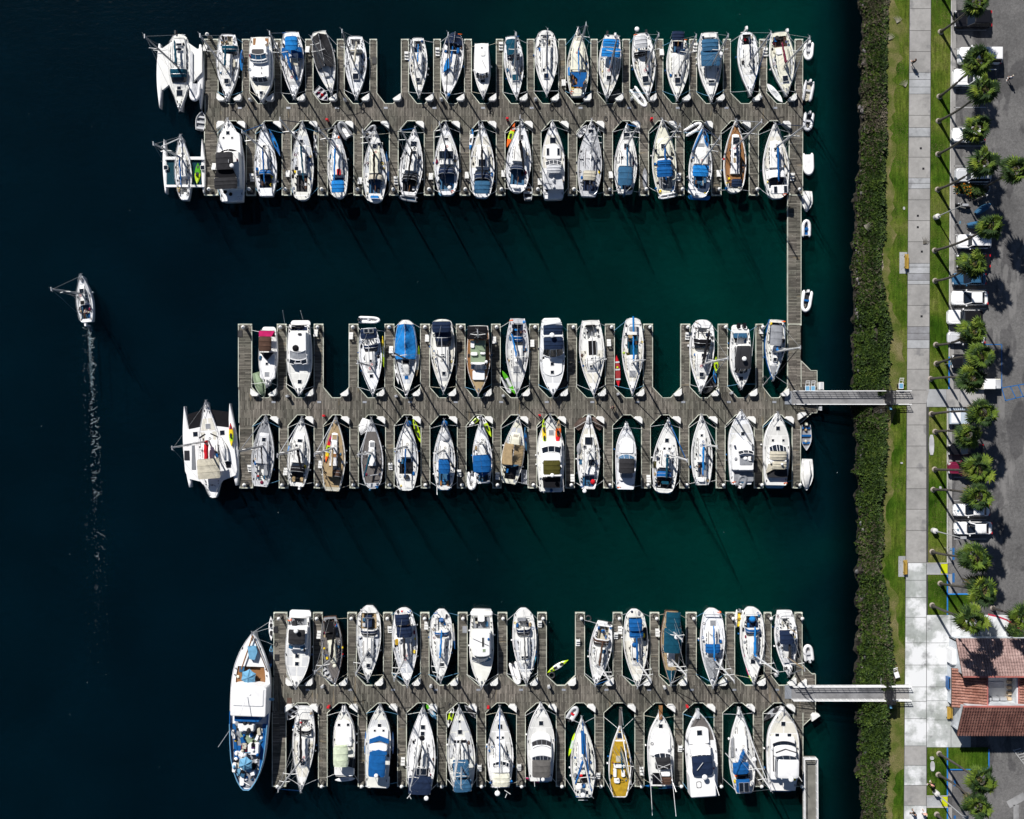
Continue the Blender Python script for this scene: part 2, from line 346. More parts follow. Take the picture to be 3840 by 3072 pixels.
# ------------------------------------------------------------------ boats
WIRE = mat('metal', 'lg')
class Bt:
    def __init__(s, c, label, bow, stern, beam, kind='s', row=None, hull='w', deck='ww', name=None, cat=None, group='*', zd=None, sw=None, rnd=0, a=None, tm=None, inner='w'):
        s.c, s.bow, s.stern, s.kind, s.row = c, bow, stern, kind, row
        mot = kind == 'm'
        s.zd = zd or (1.75 if mot else 1.2)
        b = PC(c, *bow, s.zd+.2); e = PC(c, *stern, s.zd)
        s.L = hypot(b[0]-e[0], b[1]-e[1]); s.B = beam*CR[c][2]/PPM*(1-s.zd/H)
        s.ox, s.oy = (b[0]+e[0])/2, (b[1]+e[1])/2; s.rz = atan2(b[1]-e[1], b[0]-e[0])-pi/2
        s.sw = sw or (.80 if mot else .60); s.rnd = rnd; s.a = a or (2.4 if mot else 1.8); s.tm = tm or (.52 if mot else .60)
        s.o = empty(name or ('motor_yacht' if mot else 'sailing_boat'), (s.ox, s.oy, 0), s.rz)
        if group == '*': group = 'motor boats moored in the slips' if mot else 'sailing boats moored in the slips'
        tag(s.o, uniq(label), cat or ('motor yacht' if mot else 'sailing boat'), group)
        X = (px(c,*bow)[0]+px(c,*stern)[0])/2; Y = (px(c,*bow)[1]+px(c,*stern)[1])/2
        BOATS.append((row, X, Y, label)); s.X, s.Y = X, Y
        s.tops = []; s.ck = None; s.rr = random.Random(int(X*13+Y)); s.hullc, s.deckc, s.inner = hull, (s.rr.choice(['ww','w2','w3','w','ww']) if deck == 'ww' else deck), inner; s.rk = .86; s.hasF = False
    def W(s, y):
        t = min(max(.5-y/s.L, 0), 1)
        if t < s.tm: w = 1-(1-t/s.tm)**s.a
        else: w = 1-(1-s.sw)*((t-s.tm)/(1-s.tm))**1.9
        if s.rnd and t > 1-s.rnd: w *= sqrt(max(0, 1-((t-1+s.rnd)/s.rnd)**2*s.rk))
        return max(w, .012)*s.B/2
    def Z(s, y): t = min(max(.5-y/s.L, 0), 1); return s.zd+.26*(1-t)**2
    def dz(s, x, y):
        f = min(abs(x)/max(s.W(y), .05), 1); return s.Z(y)+(.05-.04*f if f < .5 else .03-.1*(f-.5))
    def top(s, x, y):
        z = s.dz(x, y)
        for x0, x1, y0, y1, zt in s.tops:
            if x0 <= x <= x1 and y0 <= y <= y1: z = max(z, zt)
        return z
    def loc(s, x, y, z):
        wx, wy = PC(s.c, x, y, z); dx, dy = wx-s.ox, wy-s.oy; c, n = cos(-s.rz), sin(-s.rz); return dx*c-dy*n, dx*n+dy*c
    def ay(s, y):
        u = (y-s.bow[1])/(s.stern[1]-s.bow[1]); return s.L/2-u*s.L
    def ax(s, y): return 0.0
    def part(s, m, name, col, smooth=False, par=None): return m.build(name, col, par or s.o, smooth=smooth)
    def hullmesh(s):
        L = s.L; ys = [L/2-L*(i/24.0)**1.15 if i < 24 else -L/2 for i in range(25)]
        if s.rnd: ys = sorted(ys+[-L/2+L*s.rnd*k for k in (.004,.02,.05,.12,.25,.45,.7)], reverse=True)
        m = MB(); rows = []
        for y in ys:
            w, z = s.W(y), s.Z(y); t = .5-y/L; bt = min(1, .25+t*3)
            half = [(w-.055, z-.02), (w-.05, z+.045), (w, z+.04), (w*.985, z*.72), (w*.93*bt+w*(1-bt)*.5, z*.3), (w*.82*bt, 0), (w*.45*bt, -.35), (0, -.5)]
            rows.append([(x, y-(0 if j < 4 else (.06*(j-3) if t < .5 else -.03*(j-3))), zz) for j, (x, zz) in enumerate(half)]+[(-x, y-(0 if j < 4 else (.06*(j-3) if t < .5 else -.03*(j-3))), zz) for j, (x, zz) in list(enumerate(half))[-2::-1]])
        m.grid(rows); n = len(rows[0]); b = len(m.v)-n; m.f.append(tuple(range(b+1, b+n-1))); m.m.append(0)
        s.part(m, 'hull', [mat('gel', s.hullc)], True)
        # deck
        m = MB(); rows = []; st = []
        for y in ys: st.append((y, 0))
        if s.ck:
            k1, k2, cw = s.ck
            st = [q for q in st if not (k2-.02 < q[0] < k1+.02)]+[(k1, 0), (k1, 1), (k2, 1), (k2, 0)]+[(k1+(k2-k1)*u, 1) for u in (.33, .66)]
            st.sort(key=lambda q: (-q[0], 0))
            out = []
            for q in st: out.append(q)
            # order duplicates properly: entering cockpit 0 then 1, leaving 1 then 0
            i1 = [i for i, q in enumerate(out) if q[0] == k1]; out[i1[0]], out[i1[1]] = (k1, 0), (k1, 1)
            i2 = [i for i, q in enumerate(out) if q[0] == k2]; out[i2[0]], out[i2[1]] = (k2, 1), (k2, 0)
            st = out
        for y, ins in st:
            w = s.W(y)-.052; cw = min(s.ck[2], w*.8) if s.ck else w*.45
            zf = s.Z(y)-.5 if ins else None
            half = [(w, s.dz(w, y)), (w*.8 if w*.8 > cw else cw+.001, s.dz(w*.8, y)), (cw, s.dz(cw, y)), (cw*.97, zf if ins else s.dz(cw*.97, y)), (0, zf if ins else s.dz(0, y))]
            rows.append([(x, y, z) for x, z in half]+[(-x, y, z) for x, z in half[-2::-1]])
        nb = 0
        for i in range(len(rows)-1):
            for j in range(8):
                a, b2, c2, d = rows[i][j], rows[i][j+1], rows[i+1][j+1], rows[i+1][j]
                m.add([a, b2, c2, d], [(0,1,2,3)], 1 if (s.ck and 2 <= j <= 5 and st[i][1]+st[i+1][1] >= 1) else 0)
        s.part(m, 'deck', [mat('gel', s.deckc), mat('gel', s.inner)])
        if s.ck:
            k1, k2, cw = s.ck; m = MB(); z = s.Z(k2)
            for q in (-1, 1):
                x = q*(min(cw, s.W((k1+k2)/2)*.8)*.97); ww = abs(x)*.36
                m = MB(); m.box(x-q*ww/2, (k1+k2)/2, z-.5, z-.12, ww, (k1-k2)*.96); s.part(m, 'cockpit_seat', mat('gel', s.inner if s.inner != 'w' else 'ww'))
            col = s.rr.choice(['k','dg','g','n','k','be','br'])
            for q in (-1, 1):
                for yy in (k1-.3, (k1+k2)/2): m = MB(); m.cyl(q*(min(cw, s.W(yy)*.8)+.14), yy, z, z+.2, .095, 8, 0, .07); s.part(m, 'winch', mat('metal', 'dg'))
            if s.rr.random() < .75:
                m = MB(); yy = k2+(k1-k2)*.28; m.torus(0, yy, z+.3, min(.42, cw*.8), .03, 18, 0, 0, 2*pi, 1.1); m.cyl(0, yy+.12, z-.5, z+.32, .09, 8)
                s.part(m, 'steering_wheel', mat('metal', 'dg'))
            else:
                m = MB(); m.tube([(0,k2,z+.1),(.05*s.rr.uniform(-3,3),k2+.6,z+.3),(.1,k2+1.0,z+.35)], .035); s.part(m, 'tiller', mat('teak','tk'))
            for _ in range(s.rr.randint(1, 3)):
                m = MB(); q = s.rr.choice((-1,1)); m.box(q*cw*.62, s.rr.uniform(k2+.3, k1-.3), z-.12, z-.02, cw*.33, s.rr.uniform(.3,.8), 0, s.rr.uniform(-.1,.1)); s.part(m, 'cushion', mat('canvas', s.rr.choice(['n','sl','be','lg','br','b','g','dg'])))
    def rails(s):
        L = s.L
        if s.kind == 's':
            for q in (-1, 1):
                m = MB(); m.tube([(q*(s.W(L*k)-.22), L*k, s.dz(s.W(L*k)-.22, L*k)+.03) for k in (.12,.0,-.12,-.25)], .028, 5); s.part(m, 'sheet_track', mat('metal', 'dg'))
                m = MB(); y = L*s.rr.uniform(-.1, .12); m.box(q*(s.W(y)*.55), y, s.top(q*s.W(y)*.55, y)-.02, s.top(q*s.W(y)*.55, y)+.08, .12, .3, 0, q*.12); s.part(m, 'deck_vent', mat('metal', 'dg'))
        m = MB(); h = .58
        def rp(y, q, hh): return (q*(s.W(y)-.07), y, s.Z(y)+hh)
        yb = L/2; pts = [rp(yb-L*.13, -1, h)]+[rp(yb-L*k, -1, h+.03) for k in (.08,.04,.015)]+[(0, yb+.08, s.Z(yb)+h+.05)]+[rp(yb-L*k, 1, h+.03) for k in (.015,.04,.08)]+[rp(yb-L*.13, 1, h)]
        m.tube(pts, .028, 5)
        ys = -L/2; k = max(s.rnd, .02)
        pts = [rp(ys+L*(k+.13), -1, h), rp(ys+L*(k+.03), -1, h), (-s.W(ys+L*k)*.7, ys+L*k*.8, s.Z(ys)+h), (s.W(ys+L*k)*.7, ys+L*k*.8, s.Z(ys)+h), rp(ys+L*(k+.03), 1, h), rp(ys+L*(k+.13), 1, h)]
        if s.kind == 's': m.tube(pts, .028, 5)
        n = max(4, int(L*.74/1.9))
        for q in (-1, 1):
            for i in range(n+1):
                y = yb-L*.13-(L*(.74-k))*i/n; a = rp(y, q, 0); m2 = MB(); m2.tube([a, (a[0], a[1], a[2]+h)], .018, 4, 0, False); s.part(m2, 'stanchion', WIRE)
            for y in (yb-.05-L*.015, yb-L*.06): a = rp(y, q, 0); m.tube([a, (a[0], a[1], a[2]+h)], .022, 4, 0, False)
        s.part(m, 'guard_rail', WIRE)
        m = MB()
        for q in (-1, 1):
            for hh in (.3, .56):
                m.tube([rp(yb-L*.13-(L*(.74-k))*i/n, q, hh) for i in range(n+1)], .011, 4, 0, False)
        s.part(m, 'lifeline', WIRE)
        for q in (-1, 1):
            for i in range(s.rr.randint(1, 2)):
                y = s.rr.uniform(-.3, .15)*L; m = MB(); m.dome(q*(s.W(y)+.11), y, .62, .12, .3, 8, full=True); s.part(m, 'fender', mat('gel', s.rr.choice(['w','w','n','b'])), True)
    def moor(s):
        if not s.row: return
        for a, b in SLIPS[s.row]:
            if a-8 < s.X < b+8: break
        else: return
        R = ROWS[s.row]; rc = s.rr.choice(['lg','lg','ww','lb','be']); inward = abs(px(s.c,*s.bow)[1]-R['e']) < abs(px(s.c,*s.stern)[1]-R['e'])
        for xx in (a, b):
            for Yd, u in ((R['g']+(R['t']-R['g'])*s.rr.uniform(.0,.06), .93 if inward else .04), (R['g']+(R['t']-R['g'])*s.rr.uniform(.86,.97), .04 if inward else .93)):
                wx, wy = P(xx+(-2 if xx == a else 2), Yd, ZD); dx, dy = wx-s.ox, wy-s.oy; c, n = cos(-s.rz), sin(-s.rz); lx, ly = dx*c-dy*n, dx*n+dy*c
                y = -s.L/2+s.L*u; x = (1 if lx > 0 else -1)*(s.W(y)-.06); z0, z1 = s.Z(y)+.03, ZD+.06; sg = s.rr.uniform(.03,.3); m = MB()
                m.tube([(x+(lx-x)*k, y+(ly-y)*k, z0+(z1-z0)*k-sg*4*k*(1-k)*.8) for k in (0,.25,.5,.75,1)], .026, 5, 0, False); s.part(m, 'mooring_line', mat('rope', rc))
    # --- commands
    def C(s, y1, y2, w, h=.5, col='ww', win=True):
        a, b = s.ay(y1), s.ay(y2); a, b = max(a, b), min(a, b); hw = w*CR[s.c][2]/PPM/2; m = MB(); rows = []; N = 12
        def hwf(y): u = (a-y)/(a-b); return min(hw*(.72+.28*min(1, u*2.2)), s.W(y)*.80)
        hf = []
        for i in range(N+1):
            y = a+(b-a)*i/N; u = i/N; hh = h*min(1, .30+u*1.3) if i else 0.0; x = hwf(y); z = s.Z(y)
            hf.append((y, x, hh)); r = [(x, z-.03), (x-.07*(hh > 0), z+hh*.86), (x*.86-.03, z+hh), (x*.4, z+hh+.035), (0, z+hh+.045)]
            rows.append([(p, y+(.12 if i == 0 else 0), q) for p, q in r]+[(-p, y+(.12 if i == 0 else 0), q) for p, q in r[-2::-1]])
        y, x, hh = hf[-1]; rows.append([(p[0], y-.03, s.Z(y)-.05) for p in rows[-1]]); m.grid(rows)
        o = s.part(m, 'cabin', mat('gel', col), True)
        o.data.polygons.foreach_set('use_smooth', [False]*len(o.data.polygons))
        s.tops.append((-hw*.75, hw*.75, b, a-(a-b)*.3, s.Z((a+b)/2)+h+.03))
        s.tops.append((-hw*.6, hw*.6, a-(a-b)*.3, a, s.Z(a)+h*.62))
        if win:
            for q in (-1, 1):
                for k in range(4):
                    m = MB(); i = 3+2*k; y, x, hh = hf[i]; y2_, x2, h2 = hf[min(i+1, N)]
                    m.box(q*((x+x2)/2-.045), (y+y2_)/2, s.Z(y)+hh*.25, s.Z(y)+hh*.84, .11, abs(y-y2_)*1.25, 0, atan2(q*(x2-x), abs(y-y2_))); s.part(m, 'window', mat('glass', 'gl'), par=o)
                m = MB(); m.tube([(q*(hf[i][1]*.72), hf[i][0], s.Z(hf[i][0])+hf[i][2]+.08) for i in range(3, N)], .022, 5); s.part(m, 'handrail', mat('teak', 'br' if s.rr.random() < .4 else 'lg'), par=o)
    def K(s, y1, y2, w, col=None):
        a, b = s.ay(y1), s.ay(y2); s.ck = (max(a, b), min(a, b), w*CR[s.c][2]/PPM/2)
        if col: s.inner = col
    def Hh(s, x, y, sz=.5, col='gl', sy=None):
        z = s.zd+.3; lx, ly = s.loc(x, y, z); z = s.top(lx, ly); sy = sy or sz; m = MB(); m.box(lx, ly, z-.04, z+.045, sz+.09, sy+.09); o = s.part(m, 'hatch', mat('gel', 'ww'))
        m = MB(); m.box(lx, ly, z+.045, z+.062, sz, sy); s.part(m, 'glass', mat('glass' if col == 'gl' else 'canvas', col), par=o)
    def rect(s, x1, x2, y1, y2, z):
        a = s.loc(x1, (y1+y2)/2, z); b = s.loc(x2, (y1+y2)/2, z); hw = abs(b[0]-a[0])/2; xc = (a[0]+b[0])/2
        p, q = s.loc((x1+x2)/2, y1, z)[1], s.loc((x1+x2)/2, y2, z)[1]; return xc, hw, max(p, q), min(p, q)
    def D(s, x1, x2, y1, y2, col, h=1.05, clear=True):
        xc, hw, yf, yb = s.rect(x1, x2, y1, y2, s.zd+.8); z0 = s.Z((yf+yb)/2)
        def row(v): 
            ht = h*(.30+.70*min(1, v*1.35)**.7); k = .9+.1*min(1, v*2); return [(xc+hw*k*(1 if cos(a) > 0 else -1)*abs(cos(a))**.55, yf+(yb-yf)*v-(.18*hw*(1-sin(a))), z0+ht*sin(a)**.5) for a in [pi*j/12 for j in range(13)]]
        m = MB(); m.grid([row(v) for v in ((.36,.5,.62,.75,.88,1.0) if clear else (0,.12,.25,.36,.5,.62,.75,.88,1.0))]); o = s.part(m, 'spray_hood', mat('canvas', col), True)
        m = MB(); m.tube(row(1.0), .03, 5); m.tube(row(.6), .025, 5); s.part(m, 'frame', mat('metal', 'lg'), par=o)
        if clear:
            m = MB(); m.grid([row(v) for v in (0,.12,.25,.36)]); s.part(m, 'window', mat('glass', 'gl'), par=o)
    def Bm(s, x1, x2, y1, y2, col, h=1.95, crown=.16, posts=True, hard=False):
        z = s.zd+h; xc, hw, yf, yb = s.rect(x1, x2, y1, y2, z); m = MB(); N = 12; rows = []
        for i in range(N+1):
            v = i/N; e = .10*(abs(2*v-1)**4); r = []
            for j in range(13):
                q = -1+j/6.0; sc = 0 if hard else .035*abs(sin(pi*v*3)); cr = min(.22, hw*.4)
                f = 1-cr/hw*(max(0, abs(2*v-1)-.85)/.15)*.5 if hw > .3 else 1
                r.append((xc+hw*q*f, yf+(yb-yf)*v, z+crown*(1-q*q)-e-sc+(-.09 if j in (0, 12) else 0)))
            rows.append(r)
        m.grid(rows)
        rr2 = [[(p[0], p[1], p[2]-.05) for p in r] for r in rows]; m.grid([r[::-1] for r in rr2])
        o = s.part(m, 'hard_top' if hard else 'canopy', mat('gel' if hard else 'canvas', col), True)
        if not hard:
            m = MB()
            for v in (0, 1/3, 2/3, 1): i = int(v*N); m.tube([(p[0], p[1], p[2]+.015) for p in rows[i]], .022, 5)
            s.part(m, 'seam', mat('canvas', col), par=o)
        if posts:
            m = MB()
            for q in (-.95, .95):
                for y in (yf-.05, yb+.05): m.tube([(xc+hw*q, y, z-.08), (xc+hw*q, (yf+yb)/2+(y-(yf+yb)/2)*.55, s.Z(y)-.05)], .025, 5)
            s.part(m, 'frame', WIRE, par=o)
        return z
    def T(s, y1, y2, col, h=1.25, ins=.97, lo=.3):
        a, b = s.ay(y1), s.ay(y2); a, b = max(a, b), min(a, b); m = MB(); rows = []; N = 22
        for i in range(N+1):
            y = a+(b-a)*i/N; w = s.W(y)*ins; z = s.Z(y); r = []
            for j in range(17):
                q = -1+j/8.0; u = 1-abs(q); wr = .055*sin(i*2.1+j*1.3+s.X)+.04*sin(i*.9-j*2.2)
                r.append((w*q, y, z+(lo if j not in (0,16) else .02)+(h-lo)*(u**1.5)*(.82+.18*cos(pi*2*i/N*2))+wr*min(1, u*4)))
            rows.append(r)
        m.grid(rows); s.part(m, 'cover', mat('canvas', col), True)
        m = MB(); m.tube([(0, r[8][1], r[8][2]+.02) for r in rows], .03, 5); s.part(m, 'ridge', mat('rope', 'lg'))
    def M(s, y, tx, ty, col='lg', jib='?', spr=0, hmin=10.0, r=.135, fore=True):
        yb_ = s.ay(y); bz = s.top(0, yb_); wx = s.ox-sin(s.rz)*yb_; wy = s.oy+cos(s.rz)*yb_
        X, Y = px(s.c, tx, ty); tv = ((X-1920)/PPM, (1536-Y)/PPM); d2 = tv[0]**2+tv[1]**2
        k = (wx*tv[0]+wy*tv[1])/d2 if d2 > 170 else 1-12.3/H; h = min(max(H*(1-k), hmin), 15.5 if hmin > 5 else 7)
        t = P(X, Y, h); dx, dy = t[0]-wx, t[1]-wy; dl = hypot(dx, dy); lim = .75
        if dl > lim: dx, dy = dx*lim/dl, dy*lim/dl
        c, n = cos(-s.rz), sin(-s.rz); tl = (dx*c-dy*n, yb_+dx*n+dy*c); s.mtop = (tl[0], tl[1], h); s.mb = (0, yb_, bz)
        def at(u): return (tl[0]*u, yb_+(tl[1]-yb_)*u, bz+(h-bz)*u)
        m = MB(); m.tube([at(u) for u in (0,.3,.6,.85,1)], [r, r, r, r*.85, r*.7], 8, flat=.8)
        o = s.part(m, 'mast', mat('metal', col), True)
        m = MB(); m.box(tl[0], tl[1], h-.05, h+.08, .10, .5); m.tube([(tl[0], tl[1]+.1, h), (tl[0], tl[1]+.1, h+.7)], .012, 4); m.tube([(tl[0], tl[1]-.1, h+.1), (tl[0]+.25, tl[1]-.4, h+.2)], .015, 4)
        s.part(m, 'masthead', mat('metal', 'lg'), par=o)
        ss = []; spr = spr or (2 if s.rr.random() < .3 else 1)
        for u, hl in (((.52, .95), (.76, .65)) if spr == 2 else ((.56, .95),)):
            p = at(u); hl *= min(1.05, s.B/3.0); m = MB(); m.tube([(p[0]-hl, p[1]-.12, p[2]-.02), (p[0], p[1], p[2]), (p[0]+hl, p[1]-.12, p[2]-.02)], .045, 5); s.part(m, 'spreader', mat('gel', 'ww'), par=o); ss.append((p, hl))
        m = MB(); L = s.L; wv = .013
        for q in (-1, 1):
            b = (q*(s.W(yb_)-.12), yb_-.15, s.Z(yb_)); m.tube([b]+[(p[0]+q*hl, p[1]-.12, p[2]) for p, hl in ss]+[(tl[0], tl[1], h-.1)], wv, 4, 0, False)
            m.tube([(b[0], b[1]+.5, b[2]), at(.52)], wv, 4, 0, False); m.tube([(b[0], b[1]-.5, b[2]), at(.52)], wv, 4, 0, False)
        m.tube([(0, -L/2+.1, s.Z(-L/2)+.05), (tl[0], tl[1], h)], wv, 4, 0, False)
        s.part(m, 'shroud', WIRE)
        if fore:
            a = Vector((0, L/2-.15, s.Z(L/2)+.2)); b = Vector(at(.965)); f = lambda u: tuple(a+(b-a)*u)
            m = MB(); m.tube([tuple(a), tuple(b)], .015, 4); m.tube([f(.02), f(.035)], .11, 8); s.part(m, 'forestay', WIRE)
            if jib == '?': jib = s.rr.choice(['lg','g','b','n','g','dg'])
            if jib: m = MB(); m.tube([f(u) for u in (.04,.1,.3,.6,.9,.95)], [.04,.065,.065,.055,.04,.02], 7); s.part(m, 'furled_jib', mat('canvas', jib), True)
        m = MB(); m.torus(.12,yb_+.3,s.top(.12,yb_+.3)+.03,.13,.022,12); m.torus(-.2,yb_-.2,s.top(-.2,yb_-.2)+.03,.11,.022,12); s.part(m, 'halyard_coil', mat('rope', s.rr.choice(['b','r','dg','be'])))
    def O(s, x, y, col, r=.15, h=1.35):
        bx, by, bz = s.mb; z = s.zd+h; ex, ey = s.loc(x, y, z); m = MB(); pts = []; rs = []
        for i in range(13):
            u = i/12; pts.append((bx+(ex-bx)*u+.03*sin(i*1.7), by-.1+(ey-by)*u, z+.02*sin(i*2.3))); rs.append(r*(1.15-.5*u)*(1+.08*sin(i*2.9)) if i not in (0,12) else r*.4)
        o = MB(); o.tube([pts[0], pts[-1]], .055, 6); bo = s.part(o, 'boom', mat('metal', 'lg'))
        if col:
            m.tube([(p[0], p[1], p[2]+r*.6) for p in pts], rs, 9); s.part(m, 'sail_cover', mat('canvas', col), True, par=bo)
            m = MB(); m.tube([(bx, by-.12, z), (bx, by-.12, z+.9)], [r*.9, r*.6], 8); s.part(m, 'mast_boot', mat('canvas', col), True, par=bo)
    def Lb(s, x1, x2, y1, y2, h0, h1, col, name='locker', kind='gel', ch=.12, ins=.05, rf=0.0):
        z = s.zd+h1; xc, hw, yf, yb = s.rect(x1, x2, y1, y2, z); c = min(ch, hw*.4, (yf-yb)*.3); m = MB()
        pts = [(xc-hw, yb+c), (xc-hw+c, yb), (xc+hw-c, yb), (xc+hw, yb+c)]
        if rf: pts += [(xc+hw, yf-rf)]+[(xc+hw*cos(a), yf-rf+rf*sin(a)) for a in [pi*k/10 for k in range(1, 10)]]+[(xc-hw, yf-rf)]
        else: pts += [(xc+hw, yf-c), (xc+hw-c, yf), (xc-hw+c, yf), (xc-hw, yf-c)]
        m.prism(pts, s.zd+h0, z-.04, inset=ins); top = [(xc+(p[0]-xc)*(1-ins), (yf+yb)/2+(p[1]-(yf+yb)/2)*(1-ins)) for p in pts]
        m.prism(top, z-.04, z, inset=.04); o = s.part(m, name, mat(kind, col)); s.tops.append((xc-hw, xc+hw, yb, yf, z)); return o
    def Wd(s, x1, x2, y1, y2, h0, h1, col='gl', panes=3, bulge=.35, frame='w'):
        z = s.zd+(h0+h1)/2; xc, hw, yf, yb = s.rect(x1, x2, y1, y2, z); m = MB(); rows = []
        for i in range(3):
            v = i/2; rr_ = [(xc+hw*(1-.10*v)*q, yf+(yb-yf)*v-bulge*hw*q*q, s.zd+h0+(h1-h0)*v) for q in [-1+j/6 for j in range(13)]]; rows.append([(a_, b_, max(c_, s.top(a_, b_)+.04)) for a_, b_, c_ in rr_])
        m.grid(rows); o = s.part(m, 'windscreen', mat('glass' if col == 'gl' or col == 'sl' else 'canvas', col), True)
        m = MB(); m.tube([(p[0], p[1], p[2]+.01) for p in rows[0]], .04, 5); m.tube([(p[0], p[1], p[2]+.01) for p in rows[2]], .04, 5)
        for k in range(panes+1):
            j = round(12*k/panes); m.tube([(r[j][0], r[j][1], r[j][2]+.01) for r in rows], .03, 5)
        s.part(m, 'window_frame', mat('gel', frame), par=o)
    def Rd(s, x, y, r=.28, h=None, col='w'):
        z = s.zd+(h if h else 2.2); lx, ly = s.loc(x, y, z); m = MB(); m.cyl(lx, ly, s.zd, z, .04, 6); o = s.part(m, 'radar_pole', WIRE)
        m = MB(); m.cyl(lx, ly, z, z+.12, r, 16); m.dome(lx, ly, z+.12, r, .13, 16); s.part(m, 'radar_dome', mat('gel', col), True, par=o)
    def U(s, x, y, col='w', big=1.0):
        lx, ly = s.loc(x, y, 1.2); m = MB(); m.box(lx, ly, s.zd-.1, s.zd+.35, .32*big, .5*big, 0, 0, .7, .8); m.box(lx, ly-.05, -.3, s.zd-.1, .12, .18); s.part(m, 'outboard_motor', mat('paint', col))
    def S(s, x1, x2, y1, y2, h=2.0, fr='lg'):
        z = s.zd+h; xc, hw, yf, yb = s.rect(x1, x2, y1, y2, z); m = MB(); m.box(xc, (yf+yb)/2, z-.03, z, hw*2, yf-yb); o = s.part(m, 'solar_panel', mat('metal', fr))
        m = MB(); m.box(xc, (yf+yb)/2, z, z+.008, hw*2-.07, yf-yb-.07); s.part(m, 'solar_cell', mat('glass', 'gl'), par=o)
        m = MB(); m.cyl(xc, (yf+yb)/2, s.zd-.2, z-.03, .03, 6); s.part(m, 'post', WIRE, par=o)
    def Pf(s, x1, x2, y1, y2, col='ww', rf=0.3):
        z = .42; xc, hw, yf, yb = s.rect(x1, x2, y1, y2, z); yf += .15; m = MB(); r = min(rf, (yf-yb)*.6)
        pts = [(xc-hw, yf), (xc+hw, yf), (xc+hw, yb+r), (xc+hw-r*.4, yb+r*.35), (xc+hw-r, yb), (xc-hw+r, yb), (xc-hw+r*.4, yb+r*.35), (xc-hw, yb+r)]
        m.prism(pts, .2, z, inset=.02); s.part(m, 'swim_platform', mat('gel', col))
    def F(s, y1, y2, col, ins=.13, kind='teak', hw=None):
        s.hasF = True
        a, b = s.ay(y1), s.ay(y2); a, b = max(a, b), min(a, b); m = MB(); rows = []
        for i in range(13):
            y = a+(b-a)*i/12; w = max(s.W(y)-ins, .01); rows.append([(w*q, y, s.dz(w*q, y)+.012) for q in (-1,-.5,0,.5,1)])
        m.grid(rows); s.part(m, 'side_deck' if kind == 'teak' else 'nonskid', mat(kind, col))
    def Gg(s, x, y, r, col, name='gear', h=.5, kind='canvas', sx=1, sy=1):
        lx, ly = s.loc(x, y, s.zd+h); rr = r*CR[s.c][2]/PPM; z = s.top(lx, ly); m = MB(); m.dome(lx, ly, z-.02, rr, rr*.7, 9, 0, sx, sy); s.part(m, name, mat(kind, col), True)
    def A(s, x1, y1, x2, y2, h1, h2, r=.03, col='lg', name='antenna', kind='metal'):
        a = s.loc(x1, y1, s.zd+h1); b = s.loc(x2, y2, s.zd+h2); m = MB(); m.tube([(*a, s.zd+h1), (*b, s.zd+h2)], r, 6); s.part(m, name, mat(kind, col))
    def V(s, pts, h0, h1, col, name, kind='gel', ins=.0):
        q = [s.loc(x, y, s.zd+h1) for x, y in pts]; m = MB(); m.prism(q, s.zd+h0, s.zd+h1, inset=ins); return s.part(m, name, mat(kind, col))
    def X_(s, n=5):                      # loose gear lying about
        for i in range(n):
            y = s.rr.uniform(-.46, .1)*s.L; x = s.rr.choice((-1,1))*s.W(y)*s.rr.uniform(.55,.85); z = s.top(x, y); c = s.rr.choice(['dg','g','n','b','be','sl','k','lg','dg','br','g','k','n','lg','tan','mr','b','y']); m = MB()
            k = s.rr.random()
            if k < .4: m.dome(x, y, z-.01, s.rr.uniform(.09,.2), .14, 8, 0, 1, s.rr.uniform(1,2)); nm = 'bag'
            elif k < .7: m.torus(x, y, z+.04, s.rr.uniform(.1,.17), .03, 12); nm = 'rope_coil'
            else: m.box(x, y, z-.02, z+.18, s.rr.uniform(.15,.3), s.rr.uniform(.25,.5), 0, s.rr.uniform(-.3,.3)); nm = 'box'
            s.part(m, nm, mat('canvas', c), k < .7)
    def end(s, rail=True, moor=True, extra=5):
        s.hullmesh()
        if not s.hasF and s.rr.random() < .75:
            cc = s.rr.choice([(.60,.60,.58),(.55,.56,.57),(.62,.60,.53),(.50,.52,.55)])
            for a, b in ((.46,.34),(.33,.20),(.19,.06),(.05,-.10)):
                for q in (-1, 1):
                    m = MB(); rows = []
                    for i in range(7):
                        y = s.L*(a-.006+(b-a+.006)*i/6); w1 = s.W(y)-.16; w0 = min(s.W(y)*.42 if a < .3 else .09, w1-.02); rows.append([(q*(w0+(w1-w0)*k/2), y, s.dz(w0+(w1-w0)*k/2, y)+.012) for k in range(3)][::q])
                    if s.W(s.L*a)-.16 > .2: m.grid(rows); s.part(m, 'nonskid_panel', mat('gel', cc))
        for q in (-1, 1):
            for u in (.40, .02, -.42):
                y = s.L*u+s.rr.uniform(-.2,.2); m = MB(); m.box(q*(s.W(y)-.16), y, s.dz(s.W(y)-.16, y), s.dz(s.W(y)-.16, y)+.09, .08, .28, 0, q*.1); s.part(m, 'deck_cleat', mat('metal', 'dg'))
        if rail: s.rails()
        if moor: s.moor()
        if extra: s.X_(extra)
        m = MB(); y = s.L/2; m.box(0, y-.12, s.Z(y)-.02, s.Z(y)+.1, .14, .55); m.box(0, y-.75, s.dz(0,y-.75), s.dz(0,y-.75)+.14, .2, .3); m.tube([(0,y+.15,s.Z(y)+.05),(0,y-.5,s.Z(y)+.12)],.035,5); m.tube([(-.16,y+.22,s.Z(y)-.1),(0,y+.12,s.Z(y)+.03),(.16,y+.22,s.Z(y)-.1)],.04,5)
        s.part(m, 'anchor_roller', mat('metal', 'g'))
